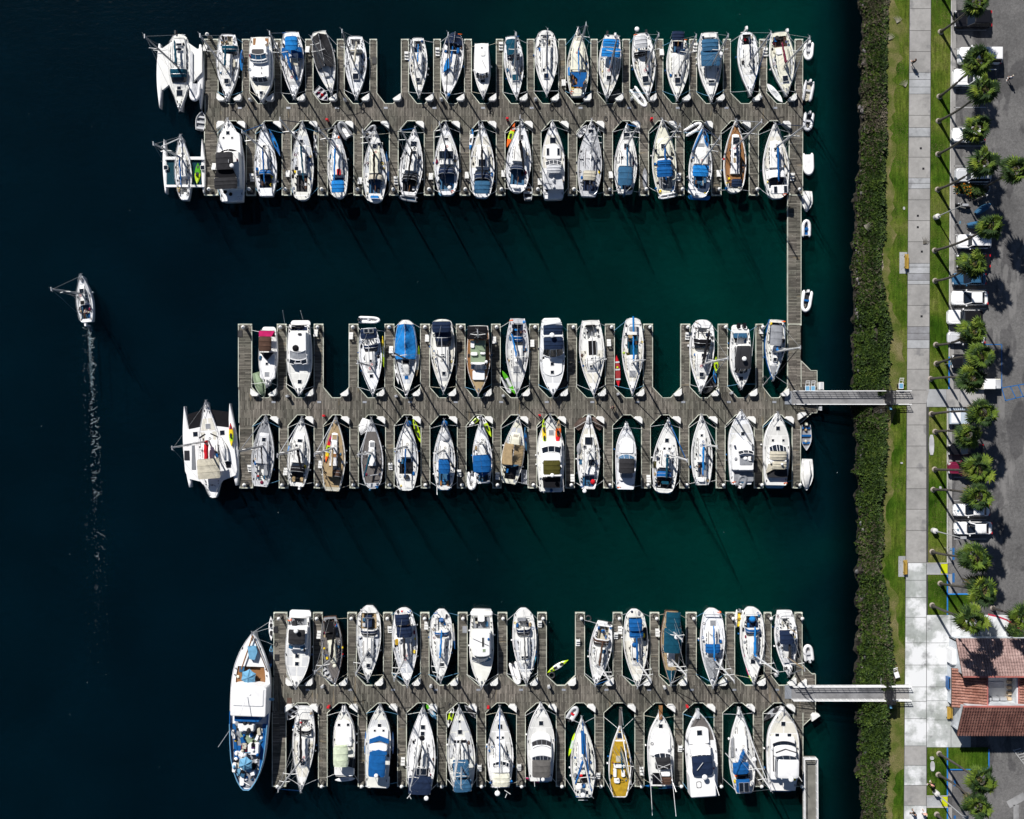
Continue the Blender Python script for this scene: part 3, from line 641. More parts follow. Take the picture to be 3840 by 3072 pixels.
        if s.rr.random() < .5:
            m = MB(); z = s.Z(-s.L/2)
            q = s.rr.choice((-1,1)); m.torus(q*s.W(-s.L*.46)*.8, -s.L*.47, z+.6, .22, .055, 14, 0, 0, pi*1.5, 1.2); s.part(m, 'lifebuoy', mat('canvas', s.rr.choice(['w','w','lg','b','o'])), True)
def SB(c, label, bow, stern, beam, row=None, **k):
    return Bt(c, label, bow, stern, beam, 's', row, **k)
def MY(c, label, bow, stern, beam, row=None, **k):
    return Bt(c, label, bow, stern, beam, 'm', row, **k)
# ------------------------------------------------------------------ small craft
def frame2(c, p, q, z):
    a, b = PC(c, *p, z), PC(c, *q, z); return (a[0]+b[0])/2, (a[1]+b[1])/2, hypot(a[0]-b[0], a[1]-b[1]), atan2(a[1]-b[1], a[0]-b[0])-pi/2
def kayak(c, p, q, wd, cols, label, z=.12, kind='kayak', seats=1, cat=None, tilt=0, tip=0):
    x, y, L, rz = frame2(c, p, q, z+.15); B = wd*CR[c][2]/PPM; o = empty(kind, (x, y, z), rz)
    if tilt or tip: o.rotation_euler = (tip, tilt, rz)
    tag(o, uniq(label), cat or kind); N = 18; rows = []; m = MB(); board = kind == 'paddle_board'
    for i in range(N+1):
        t = -1+2*i/N; w = B/2*max(.02, (1-abs(t)**(3.2 if board else 2.1))); up = .10*abs(t)**3*(0 if board else 1); T = .09 if board else .26
        rows.append([(w*.96, t*L/2, T*.75+up), (w, t*L/2, T*.5+up), (w*.7, t*L/2, up), (-w*.7, t*L/2, up), (-w, t*L/2, T*.5+up), (-w*.96, t*L/2, T*.75+up), (-w*.5, t*L/2, T+up), (w*.5, t*L/2, T+up)])
    n = len(cols)
    for i in range(N):
        m.add(rows[i]+rows[i+1], [(j, (j+1) % 8, 8+(j+1) % 8, 8+j) for j in range(8)], min(n-1, int(n*(i+.5)/N)))
    m.build('hull', [mat('paint', k) for k in cols], o, smooth=False)
    if kind == 'kayak':
        for k in range(seats):
            yy = L*(-.02 if seats == 1 else (-.17 if k == 0 else .13)); m = MB(); rr = []
            m.prism([(B*.27*cos(a), yy+L*.085*sin(a)) for a in [2*pi*j/14 for j in range(14)]], .2, .275); s_ = m.build('cockpit', mat('rubber', 'k'), o)
            m = MB(); m.box(0, yy-.12, .275, .33, B*.4, .3); m.box(0, yy-.28, .275, .5, B*.4, .06); m.build('seat', mat('canvas', 'dg'), s_)
        m = MB(); m.box(0, L*.3, .24, .30, B*.3, .35); m.build('hatch_cover', mat('rubber', 'dg'), o)
    elif kind == 'canoe':
        m = MB(); m.prism([(B*.40*(1-abs(-1+j/6)**2.1), L*.44*(-1+j/6)) for j in range(13)]+[(-B*.40*(1-abs(-1+j/6)**2.1), L*.44*(-1+j/6)) for j in range(11, 0, -1)], .2, .285); m.build('inside', mat('paint', (.25,.03,.03)), o)
        for k in (-.25, .05, .28): m = MB(); m.box(0, L*k, .285, .32, B*.8, .2); m.build('thwart', mat('paint', 'lg'), o)
        m = MB(); m.box(0,L*.12,.29,.42,.22,.22); m.build('bucket', mat('paint','li'), o)
    else:
        m = MB(); m.box(0, 0, .09, .097, B*.5, L*.35); m.build('deck_pad', mat('canvas', 'lg' if cols[0] not in ('lg',) else 'g'), o)
    return o
def rib(c, bow, stern, wd, tube, floor, label, engine=None, z=.0, kind='inflatable_dinghy', seat=True, cover=None, open_=False, flip=False):
    x, y, L, rz = frame2(c, bow, stern, z+.4); B = wd*CR[c][2]/PPM; o = empty(kind, (x, y, z), rz); tag(o, uniq(label), 'inflatable dinghy', 'small tenders in the marina')
    r = min(.23, B*.17); hw = B/2-r; m = MB(); yb = -L/2; yf = L/2-r; kf = L*.32
    if open_: pts = [(-hw, yb, .33), (-hw*1.04, yb+L*.3, .33), (-hw, yf-kf*.4, .36), (-hw*.8, yf, .45)]; m.tube(pts, [r*.35, r, r, r*.6], 10); m.tube([(-p[0], p[1], p[2]) for p in pts], [r*.35, r, r, r*.6], 10)
    else:
        pts = [(-hw, yb, .33), (-hw, yb+.25, .33), (-hw*1.02, 0, .33), (-hw, yf-kf, .36)]+[(-hw*cos(a), yf-kf+kf*sin(a), .36+.1*sin(a)) for a in (.35,.7,1.05,1.35)]+[(0, yf, .47)]
        pts = pts+[(-p[0], p[1], p[2]) for p in pts[-2::-1]]; rs = [r]*len(pts); rs[0] = rs[-1] = r*.35; m.tube(pts, rs, 10)
    m.build('tube', mat('gel', tube), o, smooth=True)
    m = MB(); fl = [(-hw, yb+.22), (hw, yb+.22), (hw, yf-kf), (hw*.7, yf-kf*.35), (0, yf-.05), (-hw*.7, yf-kf*.35), (-hw, yf-kf)]
    m.prism(fl, .05, .52 if (cover or flip) else .2); m.build('cover' if cover else 'floor', mat('canvas' if cover else 'paint', cover or floor), o)
    if not cover and not flip:
        m = MB(); m.box(0, yb+.26, .1, .5, hw*2, .07); m.build('transom', mat('paint', 'lg'), o)
        if seat: m = MB(); m.box(0, -.05*L, .42, .47, hw*2, .26); m.build('seat', mat('paint', seat if isinstance(seat, str) else 'lg'), o)
        m = MB(); m.torus(.1, L*.18, .24, .14, .025, 12); m.build('painter', mat('rope','be'), o)
    if engine: m = MB(); m.box(0, yb+.08, .35, .85, .26, .42, 0, 0, .75, .8); m.box(0, yb-.02, -.3, .35, .1, .16); m.build('outboard_motor', mat('paint', engine), o)
    return o
def rowboat(c, bow, stern, wd, hull, inside, label, z=0.0, cover=None, engine=None, seatc='lg', kind='rowing_boat', items=(), group='small tenders in the marina'):
    x, y, L, rz = frame2(c, bow, stern, z+.5); B = wd*CR[c][2]/PPM; o = empty(kind, (x, y, z), rz); tag(o, uniq(label), 'rowing boat' if kind == 'rowing_boat' else 'small boat', group)
    def w(t): return B/2*max(.02, (1-(1-t/.5)**1.9 if t < .5 else 1-.22*((t-.5)/.5)**2))
    m = MB(); rows = []; N = 14
    for i in range(N+1):
        t = i/N; yy = L/2-L*t; ww = w(t); zt = .5+.12*(1-t)**2; h = [(ww-.05, .16), (ww-.05, zt), (ww, zt), (ww*.9, .2), (ww*.5, -.1), (0, -.12)]
        rows.append([(a, yy, b) for a, b in h]+[(-a, yy, b) for a, b in h[-2::-1]])
    m.grid(rows); n = len(rows[0]); b = len(m.v)-n; m.f.append(tuple(range(b+1, b+n-1))); m.m.append(0); m.build('hull', mat('gel', hull), o)
    m = MB(); pts = [(w(i/N)-.04 if w(i/N) > .05 else .01, L/2-L*i/N) for i in range(N+1)]
    m.prism(pts+[(-a, b) for a, b in pts[::-1]], .1, (.56 if cover else .16)); m.build('cover' if cover else 'floor', mat('canvas' if cover else 'paint', cover or inside), o)
    if cover: m = MB(); m.tube([(0, L*.45, .62), (0, 0, .70), (0, -L*.45, .6)], [.05, .12, .05], 6, flat=B*3); m.build('cover_ridge', mat('canvas', cover), o, smooth=True)
    else:
        for t in (.3, .58, .88): m = MB(); m.box(0, L/2-L*t, .36, .41, 2*w(t)-.1, .26); m.build('thwart', mat('paint', seatc), o)
    for k, (t, s_, col) in enumerate(items): m = MB(); m.dome(s_*B*.5, L/2-L*t, .2, .2, .35, 8, 0, 1, 1.3); m.build('bag', mat('canvas', col), o, smooth=True)
    if engine: m = MB(); m.box(0, -L/2-.1, .3, .85, .26, .4, 0, 0, .75, .8); m.build('outboard_motor', mat('paint', engine), o)
    return o
# ================================================================== ROW 1 (top side of top dock, bows pointing down the picture)
def tri(c, label, bow, stern, beam, decks, amas, cab, ck, sw=.7, **k):
    s = SB(c, label, bow, stern, beam, None, name='trimaran', cat='trimaran', group='multihulls on the dock heads', a=1.9, sw=sw, **k)
    s.K(*ck)
    for p, q, wd in amas:
        a, b = s.loc(*p, .9), s.loc(*q, .9); wd = wd*CR[c][2]/PPM; m = MB(); rows = []
        for i in range(17):
            t = i/16; ww = wd/2*max(.03, (1-(1-t/.5)**1.9) if t < .5 else 1-.75*((t-.5)/.5)**2.2)
            X, Y = a[0]+(b[0]-a[0])*t, a[1]+(b[1]-a[1])*t; rows.append([(X+ww*u, Y, zz) for u, zz in ((-.5,-.2),(-.9,.3),(-1,.8),(-.8,.95),(0,1.0),(.8,.95),(1,.8),(.9,.3),(.5,-.2))])
        m.grid(rows); m.f.append(tuple(range(len(m.v)-9, len(m.v)))); m.m.append(0); s.part(m, 'outrigger_hull', mat('gel', 'w'), True)
    for pts, h0, h1, col, nm, kd in decks: s.V(pts, h0, h1, col, nm, kd)
    s.C(*cab)
    return s
s = tri('A1', 'white trimaran with wide solid deck and teal hood', (520,1125), (512,165), 270,
  [([(245,330),(300,340),(440,245),(590,245),(740,350),(800,330),(800,640),(690,760),(640,830),(575,940),(440,930),(385,800),(300,870),(235,640)], -.35, .12, 'ww', 'wing_deck', 'gel'),
   ([(650,395),(668,370),(682,400),(680,860),(650,860)], .1, .34, 'lg', 'deck_fairing', 'gel')],
  [((265,1095),(262,285),80), ((780,1105),(778,295),85)], (840, 230, 200, .45), (490, 600, 150), rnd=.08)
s.M(600, 75, 190, 'g', jib=None); s.O(455, 255, 't', .17); s.D(392, 590, 765, 615, 't', 1.2); s.S(470,545,275,312,.75); s.S(470,545,335,372,.75)
s.Hh(507,845,.5); s.Hh(515,905,.8); s.Hh(595,432,.3); s.Hh(700,372,.55,'g'); s.Lb(420,580,505,560,.05,.3,'br','seat','teak'); s.U(470,145,'dg'); s.A(130,335,250,350,.6,.6,.04,'w','boat_hook'); s.end(extra=8)
s = SB('A1', 'white sloop with teal hood and railside blue kayak', (1115,1000), (1130,170), 285, 'at')
s.C(800,340,150); s.K(330,190,120,'be'); s.D(1040,1232,420,315,'t'); s.M(630,775,180); s.O(1100,310,'t'); s.Hh(1115,760,.6); s.Lb(1190,1220,480,580,.3,.4,'be','teak_locker'); s.S(1085,1120,195,240,.9); s.end(extra=12)
kayak('A1',(1288,360),(1285,620),50,['bb','b'],'bright blue kayak on the rail of the teal hooded sloop',1.1,tilt=.9)
s = MY('A1', 'white flybridge yacht carrying two teal kayaks crosswise', (1545,1010), (1540,200), 300, 'at')
s.Lb(1400,1650,330,720,0,1.0,'w','deckhouse'); s.Lb(1405,1620,300,505,1.0,1.5,'w','flybridge',rf=.3); s.Wd(1408,1620,520,430,1.3,1.8,'sl',3,.2); s.Lb(1425,1580,350,420,1.5,1.55,'dg','helm_seat'); s.Wd(1440,1632,765,715,.45,1.0,'gl',3,.15)
s.Hh(1548,905,.45); s.V([(1445,215),(1640,215),(1640,300),(1445,300)],-.1,.03,'tk','cockpit_sole','teak'); s.Lb(1580,1620,250,285,0,.4,'w'); s.end(extra=7)
for i,y in enumerate((600,665)): kayak('A1',(1405,y+3),(1650,y-3),52,['w','aq','w'],['teal and white kayak nearer the flybridge on the yacht','teal and white kayak nearer the bow windows on the yacht'][i],2.35)
s = SB('A1', 'white sloop under a bright blue cockpit awning', (1960,975), (1930,140), 290, 'at')
s.C(800,420,170); s.K(400,230,160,'sl'); s.M(690,1655,150); s.O(1870,360,'b',.2); s.Bm(1845,2003,190,365,'bb',1.9); s.T(480,340,'b',.7); s.Hh(1970,525,.9,'be'); s.A(1845,370,2005,740,.6,.6,.14,'b','sail_bag','canvas'); s.end()
s = SB('A2', 'white sloop covered stern to mast in black canvas', (345,925), (190,135), 265, 'at')
s.C(700,300,130); s.K(300,215,100); s.M(560,95,210,'g'); s.T(600,190,'dg',1.3); s.Hh(285,670,.55,'lg'); s.end(extra=2)
rowboat('A2',(300,1000),(150,850),130,'lg','vi','grey rowing boat with a red bundle in the corner slip',items=((.5,0,'r'),(.7,.1,'mr')))
s = SB('A2', 'white sloop with tan sail cover and tan hood', (655,980), (650,195), 280, 'at')
s.C(750,370,150); s.K(350,225,130); s.D(568,730,425,365,'be'); s.M(590,480,125,'g'); s.O(665,270,'be'); s.Hh(655,700,.75); s.end(extra=9)
s = SB('A2', 'slim white sloop with dark cockpit and slim blue boom', (1450,960), (1440,215), 230, 'at')
s.C(760,410,130); s.K(400,250,100,'g'); s.M(590,1350,260); s.O(1445,300,'bb',.10); s.Hh(1443,745,.5); s.end()
s = SB('A2', 'white sloop with navy stern rail and blue foredeck tarp', (1800,985), (1915,150), 280, 'at', rnd=.1)
s.C(800,430,150); s.K(420,190,150,'n'); s.M(620,1820,165); s.O(1880,330,'b'); s.T(300,160,'n',.8); s.V([(1812,455),(1840,480),(1832,590),(1760,640),(1770,560)],.4,.9,'bb','tarp','canvas'); s.Gg(1820,920,26,'bb','sail_bag'); s.Lb(1925,1960,330,400,.2,.5,'b','cushion','canvas'); s.Gg(1945,270,18,'w'); s.end(extra=8)
s = MY('A3', 'small white cabin cruiser with plain long hardtop', (175,965), (155,280), 210, 'at', a=1.9)
s.Lb(68,250,285,680,0,1.15,'w','deckhouse',rf=.35); s.Wd(88,240,720,675,.35,1.05,'gl',4,.3); s.Hh(160,362,.15); s.Lb(140,200,360,440,1.15,1.22,'ww','roof_hatch'); s.Hh(170,745,.55); s.A(160,490,205,585,1.3,1.3,.02,'dg'); s.end(extra=0)
s = SB('A3', 'white sloop with dark teal bimini over the stern', (600,980), (535,195), 250, 'at')
s.C(800,440,140); s.K(440,230,120,'t'); s.Bm(468,600,225,420,'t',1.8); s.D(480,640,500,430,'n'); s.M(600,590,160); s.O(555,250,'t',.1); s.Hh(580,715,.8,'t'); s.U(588,170,'g'); s.A(505,600,525,710,.5,.5,.04,'b','boat_hook'); s.end()
s = SB('A3', 'large clean white sloop with slim grey boom', (980,940), (965,115), 292, 'at', rnd=.08)
s.C(740,330,150,.3); s.K(320,170,130); s.M(560,990,115,'g'); s.O(985,130,'lg',.09); s.Hh(972,690,.6); s.Hh(940,615,.35); s.end(extra=4)
s = SB('A3', 'cream ketch moored bow out with draped blue cover', (1372,90), (1370,945), 280, 'at', deck='cr')
s.C(250,620,190,.45,'cr'); s.K(660,850,170,'tk'); s.M(390,1475,35); s.O(1385,640,'bb',.10); s.V([(1278,645),(1485,645),(1475,720),(1440,770),(1430,830),(1300,820),(1360,800),(1370,730),(1330,690)],1.1,1.2,'b','sun_cover','canvas'); s.V([(1245,590),(1268,570),(1272,690),(1248,680)],.5,.6,'bb','side_curtain','canvas'); s.Hh(1395,205,.8,'be'); s.Lb(1300,1400,615,635,.4,.6,'cr','hood'); s.end(extra=10)
s = SB('A3', 'white sloop under a two panel blue awning', (1740,995), (1800,180), 285, 'at')
s.C(800,440,160); s.K(520,330,130,'sl'); s.M(610,1870,200); s.Bm(1690,1895,225,325,'bb',1.9); s.Bm(1672,1912,335,450,'bb',1.8); s.O(1780,450,'b',.12); s.Hh(1760,720,.55); s.U(1842,175,'w'); s.U(1742,150,'dg'); s.end()
rib('A3',(1765,1010),(1920,880),110,'k','dg','black flat tender tucked beside the two panel blue awning sloop',flip=True,z=-.15)
s = SB('A4', 'white sloop with pale grey bimini and a radar pole', (155,860), (70,140), 258, 'at')
s.C(690,330,150); s.K(400,180,130); s.Bm(2,142,165,300,'lg',1.9); s.D(0,125,405,350,'k'); s.M(540,270,150); s.O(130,215,'k',.14); s.Hh(120,655,.8); s.Hh(148,590,.3); s.Rd(25,90,.3); s.U(128,118,'dg'); s.end(extra=8)
rib('A4',(130,965),(-25,745),95,'w','g','white inflatable with grey seat pads poking onto the walkway',seat='lg')
s = SB('A4', 'white sloop with navy bimini reaching past its stern', (480,885), (490,205), 258, 'at')
s.C(680,370,150); s.K(370,225,120,'n'); s.Bm(420,560,112,215,'n',1.9); s.M(575,690,165); s.O(500,370,None); s.Hh(480,668,.7); s.Hh(457,615,.35); s.Hh(505,612,.3); s.end()
s = SB('A4', 'white sloop under a long slate blue cockpit cover', (865,895), (830,130), 268, 'at')
s.C(700,500,150); s.K(300,180,140); s.Bm(758,945,200,330,'sl',1.9); s.Bm(748,965,318,500,'sl',1.7); s.M(530,1050,160); s.Hh(860,680,.8,'gl',.3); s.Rd(965,370,.3,5.5); s.end()
s = SB('A4', 'lean white sloop with white outboard and navy boom', (1305,830), (1255,120), 232, 'at', rnd=.08)
s.C(600,270,110,.32); s.K(270,150,90,'k'); s.M(480,1530,130); s.O(1290,185,'n',.12); s.Gg(1250,195,14,'r'); s.Hh(1305,560,.2); s.U(1255,80,'w'); s.end(extra=3)
s = SB('A4', 'cream decked sloop with brown boom cover, end slip', (1710,830), (1620,125), 272, 'at', deck='cr')
s.C(680,300,160,.4,'cr'); s.K(290,170,150,'br'); s.M(515,1965,185); s.O(1655,250,'mr',.15); s.Hh(1690,645,.7); s.Lb(1590,1655,310,375,.4,.6,'w','sea_hood'); s.Gg(1610,175,28,'dg','sail_bag'); s.U(1712,108,'w'); s.end(extra=10)
kayak('A4',(1488,698),(1662,908),70,['w'],'white upturned tender on the corner beside the cream decked sloop',.6,'paddle_board')
# ---------------- inner side tenders
rib('A4',(1945,445),(1960,232),115,'w','lg','grey white inflatable opposite the top end finger','w')
rib('A4',(1925,915),(1970,668),125,'lg','be','open ended grey inflatable with beige floor','w',open_=True)
rib('A8',(1935,222),(1965,5),120,'lg','dg','grey inflatable at the end of the walkway','lg')
rib('A8',(1955,715),(1945,462),130,'w','w','white covered inflatable with three seat humps',cover='w')
rowboat('A8',(1930,1120),(1945,890),120,'w','w','small white dinghy under a creased white tarp',cover='ww')
rib('S',(3024,823),(3024,890),36,'w','b','inflatable with a bright blue seat bundle',seat='b')
rib('S',(3018,1172),(3030,1090),42,'w','dg','white inflatable with motor beside the narrow dock','w',seat='b')
rowboat('A5',(800,-10),(770,228),128,'w','g','white rowing boat at the left end of the top walkway')
rib('A1',(705,1015),(715,770),140,'w','w','white covered inflatable lying on the large trimaran deck',cover='lg',z=1.3)
# ================================================================== ROW 2
s = tri('A5', 'white trimaran with open nets and blue boom cover', (535,300), (580,1110), 215,
  [([(325,565),(830,565),(830,602),(325,602)],-.35,.1,'w','crossbeam','gel'),([(330,920),(830,920),(830,948),(330,948)],-.35,.1,'w','crossbeam','gel'),
   ([(355,605),(460,605),(455,918),(355,918)],-.25,-.22,(.004,.035,.052),'net','canvas'),([(660,605),(790,605),(795,918),(670,918)],-.25,-.22,(.004,.035,.052),'net','canvas')],
  [((320,345),(342,1025),60), ((800,345),(822,1025),55)], (540, 820, 130, .35), (830, 1040, 120), sw=.4)
s.M(590,185,400,'lg',jib=None); s.O(540,945,'b',.11); s.Hh(555,532,.45,'g'); s.Hh(335,697,.5); s.Hh(800,697,.5); s.A(525,330,290,435,.5,3.5,.08,'w','bowsprit'); s.end(extra=4)
kayak('A5',(752,645),(738,912),75,['li','gr'],'bright green kayak on the net of the open trimaran',.9)
s = MY('A5', 'large white motor yacht with two black canvas tops', (1130,90), (1180,1125), 335, 'ab', name='motor_yacht')
s.Lb(1015,1290,225,560,0,.75,'w','foredeck_house',rf=.9); s.Hh(1138,276,.42); s.Hh(1083,338,.22); s.Hh(1192,338,.22); s.Wd(1000,1265,460,505,.75,1.4,'k',2,.35); s.Lb(1005,1275,490,960,0,1.5,'ww','deckhouse')
s.Bm(970,1190,508,725,'dg',2.6,.1); s.Bm(952,1240,825,970,'dg',2.2,.1); s.V([(985,725),(1195,725),(1240,825),(960,825)],2.0,2.1,'k','side_curtain','canvas'); s.Rd(1178,680,.28,2.9); s.Gg(1080,1000,26,'k'); s.Gg(1150,1030,24,'k'); s.Pf(1030,1320,1050,1130,'lg'); s.A(1135,640,1135,600,2.7,2.8,.04,'w'); s.end(extra=3)
s = SB('A5', 'white sloop with blue hood and blue boom cover', (1585,150), (1612,1060), 283, 'ab')
s.C(400,760,140); s.K(790,960,150,'n'); s.D(1510,1680,705,785,'b'); s.M(490,1305,245); s.O(1590,900,'b',.12); s.Hh(1585,440,.3); s.end(extra=10)
kayak('A5',(1650,215),(1792,565),50,['b','bb','b'],'slim blue kayak along the rail of the blue hooded sloop',1.15)
s = SB('A6', 'pale sloop with teal boom and stern text band', (-14,130), (-29,1110), 286, 'ab', rnd=.05)
s.C(420,780,130); s.K(800,1010,140,'dg'); s.M(430,-304,90); s.O(-2,870,'t',.13); s.Hh(-35,370,.45); s.S(-120,-70,690,740,1.0); s.Pf(-95,50,1040,1120,'sl'); s.Rd(-135,275,.25,2.2); s.end(extra=12)
kayak('A6',(140,205),(150,390),48,['lg','be'],'short grey kayak floating beside the teal boom sloop')
kayak('A6',(135,345),(158,590),50,['g','ww','g'],'longer grey and white kayak behind the short grey one')
s = SB('A6', 'white sloop with light blue bimini at the stern', (400,190), (440,1085), 258, 'ab', rnd=.08)
s.C(420,800,150); s.K(830,1000,130,'b'); s.M(470,190,220); s.O(380,920,'bb',.13); s.Bm(345,505,865,1015,'bb',1.8); s.Lb(410,465,715,800,.4,.7,'r','locker'); s.Lb(360,430,290,335,.05,.3,'w','box'); s.Gg(436,315,18,'o','bag'); s.end()
rib('A6',(445,125),(575,335),135,'g','w','grey inflatable with white floor beside the walkway corner',seat=False)
s = SB('A6', 'white sloop with tan hood and a long board alongside', (905,220), (890,1140), 303, 'ab', rnd=.05)
s.C(420,780,150,.4,'cr'); s.K(850,1030,150,'sl'); s.D(810,992,755,852,'be'); s.M(540,740,240); s.O(888,890,'k',.15); s.Hh(895,437,.6); s.Hh(955,420,.7); s.Pf(820,970,1075,1145,'lb'); s.Lb(835,945,1055,1095,.2,.5,'bb','stern_bag','canvas'); s.end(extra=10)
kayak('A6',(1035,500),(1062,870),42,['bb','w','bb'],'blue and white board along the side of the tan hooded sloop',.9,'paddle_board',tilt=.8)
rib('A6',(905,170),(760,330),100,'g','dg','dark grey inflatable lying across the bow corner',seat='lg')
s = SB('A6', 'white sloop with black sail cover, tender on stern davits', (1405,200), (1320,1050), 292, 'ab')
s.C(440,750,160); s.K(760,1010,170,'k'); s.D(1245,1430,750,850,'k'); s.M(510,1225,220); s.O(1310,860,'k',.14); s.Hh(1385,408,.8); s.Hh(1400,515,.4); s.Hh(1395,455,.2); s.end(extra=8)
rib('A6',(1200,1075),(1435,1110),75,'g','sl','grey blue tender hanging on stern davits',z=.9,seat=False)
s = SB('A6', 'white sloop with navy hood and twin black roof windows', (1795,135), (1805,1050), 313, 'ab', rnd=.07)
s.C(400,670,180); s.K(770,1000,190,'sl'); s.D(1695,1905,665,775,'n'); s.M(470,1710,145,'lg'); s.O(1775,800,'n',.14); s.Hh(1757,550,1.0); s.Hh(1840,550,1.0); s.Hh(1798,340,.5,'gl',.3); s.Rd(1838,958,.25); s.Pf(1700,1900,1010,1060,'lb'); s.Gg(1925,580,24,'g','anchor_bag'); s.end()
s = SB('A7', 'white sloop with navy hood and separate slate stern awning', (165,140), (158,1080), 313, 'ab', rnd=.05)
s.C(420,700,170); s.K(760,1000,170,'n'); s.D(60,255,720,840,'n'); s.Bm(62,260,872,1030,'sl',1.9); s.M(480,120,150); s.O(165,840,'k',.14); s.Pf(75,240,1035,1095,'lb'); s.Hh(160,650,.9); s.end(extra=8)
kayak('A7',(50,210),(18,480),52,['bb','w','w','bb'],'blue ended white kayak at the bow of the navy hooded sloop',1.1,tilt=-.5)
s = SB('A7', 'broad white sloop with blue grey cockpit and navy hood', (665,110), (595,1015), 316, 'ab', rnd=.07)
s.C(380,630,170); s.K(720,920,180,'sl'); s.D(525,692,640,722,'n'); s.M(400,640,60,'g'); s.O(690,700,'k',.2); s.Hh(650,315,.55); s.Pf(520,680,965,1020,'lb'); s.Lb(545,640,925,965,.1,.4,'w','stern_seat'); s.end()
kayak('A7',(575,140),(475,450),62,['o','o','li','li','o','o'],'orange and lime kayak in the slip of the broad white sloop',.12)
rowboat('A7',(740,885),(740,1115),112,'lg','k','dark floored rowing boat at the stern of the broad sloop',items=((.4,.15,'tk'),))
s = MY('A7', 'white cruiser with silvery folded canvas over its cockpit', (1050,120), (1065,1095), 292, 'ab', a=1.9)
s.Lb(960,1160,400,600,0,.35,'w','foredeck_house',rf=.6); s.Hh(1055,358,.75); s.Hh(992,505,.32,'gl',.9); s.Hh(1126,505,.32,'gl',.9); s.Wd(960,1165,598,668,.3,1.2,'gl',4,.25); s.Bm(978,1160,672,770,'lg',1.9); s.V([(975,775),(1165,775),(1190,975),(945,975)],.9,1.25,'lg','clear_cover','canvas'); s.T(985,790,'lg',1.7,.85); s.Pf(935,1195,1020,1095,'sl'); s.Lb(1040,1150,1050,1080,-.75,-.6,'dg','swim_step'); s.Lb(1028,1072,130,215,.25,.35,'w','pulpit'); s.end(extra=2)
s = SB('A7', 'weathered sloop under pale clear plastic with beige bimini', (1545,100), (1505,1065), 308, 'ab', deck='lg')
s.C(320,760,170,.4,'lg'); s.K(860,1000,150,'n'); s.T(600,280,'lg',.75,.9,.15); s.Bm(1440,1600,742,860,'be',1.7); s.M(540,1630,220); s.O(1520,900,'w',.08); s.Hh(1538,253,.7); s.end(extra=12)
rowboat('A7',(1480,170),(1375,310),75,'w','lg','white folded dinghy at the bow of the plastic wrapped sloop',z=.1)
s = SB('A7', 'white sloop with slate blue bimini and yellow life ring', (1990,150), (1965,1030), 292, 'ab')
s.C(430,690,170); s.K(720,980,150,'n'); s.Bm(1880,2060,690,925,'sl',1.8); s.M(450,2125,180); s.O(2003,820,'sl',.13); s.Hh(1988,300,.8); s.Hh(1985,436,.65); s.Hh(1925,583,.3); s.Gg(2048,925,26,'ol','life_ring',2.3); s.A(1980,1010,2040,950,1.5,2.6,.04,'w'); s.U(1957,1040,'sl'); s.end()
s = SB('A8', 'cream sloop with double blue hood and stern dinghy', (305,85), (352,930), 272, 'ab', deck='cr')
s.C(300,500,160,.35,'cr'); s.K(560,860,150,'g'); s.D(252,420,500,555,'w'); s.Bm(258,412,540,612,'b',1.4); s.Bm(252,425,615,728,'b',1.5); s.M(410,510,150); s.O(352,765,'b',.13); s.Hh(320,390,.6); s.Gg(245,850,14,'bb','jerry_can'); s.Gg(445,840,18,'bb','bag'); s.end(extra=12)
rib('A8',(265,965),(462,925),55,'w','lg','white tender hung behind the cream sloop',z=1.0)
s = SB('A8', 'white sloop with blue bimini and blue foredeck sail bag', (760,165), (725,960), 262, 'ab', rnd=.05)
s.C(400,590,160); s.K(720,860,140,'sl'); s.Bm(655,835,600,722,'bb',1.8); s.M(580,955,290); s.O(768,820,'be',.06); s.V([(755,180),(765,200),(700,340),(655,440),(648,435),(690,330)],.2,.5,'bb','sail_bag','canvas'); s.Hh(748,385,.8,'g'); s.Pf(600,850,950,985,'bb'); s.V([(605,800),(690,850),(675,945),(600,900)],.9,.96,'w','table'); s.end(extra=6)
kayak('A8',(785,200),(820,400),60,['b','bb','b'],'double blue kayak lashed on the foredeck rail',1.2)
rib('A8',(755,130),(560,245),95,'w','dg','white tubed black inflatable by the walkway corner',seat=False,z=.1)
kayak('A8',(115,625),(118,865),52,['g'],'covered grey kayak lying on the finger planks',.6,'paddle_board')
s = SB('A8', 'varnished teak decked sloop with navy sail cover', (1135,90), (1120,905), 255, 'ab', hull='ww', rnd=.06)
s.F(130,800,'tk'); s.C(255,700,110,.4,'w'); s.K(690,860,130,'n'); s.M(400,1425,105); s.O(1158,700,'n',.16); s.Hh(1140,327,.9); s.Lb(1108,1138,510,575,.4,.5,'tan','locker','teak'); s.Bm(1090,1205,755,840,'n',1.5); s.Hh(1128,480,.4); s.Gg(1010,520,14,'r','fender_cover'); s.Gg(1040,850,18,'b','bag'); s.end(extra=8)
s = SB('A8', 'white sloop with twin solar panels on a stern arch', (1570,130), (1600,970), 293, 'ab', rnd=.06)
s.C(330,630,160); s.K(730,850,170,'n'); s.D(1510,1700,640,735,'w',clear=False); s.M(405,1915,150); s.O(1615,775,'b',.16); s.Hh(1572,427,.3); s.Hh(1592,500,.35); s.Lb(1532,1728,820,918,1.85,1.95,'w','solar_arch'); s.S(1563,1602,835,912,2.06); s.S(1675,1714,828,908,2.06); s.Pf(1530,1670,940,980,'lb'); s.end(extra=6)
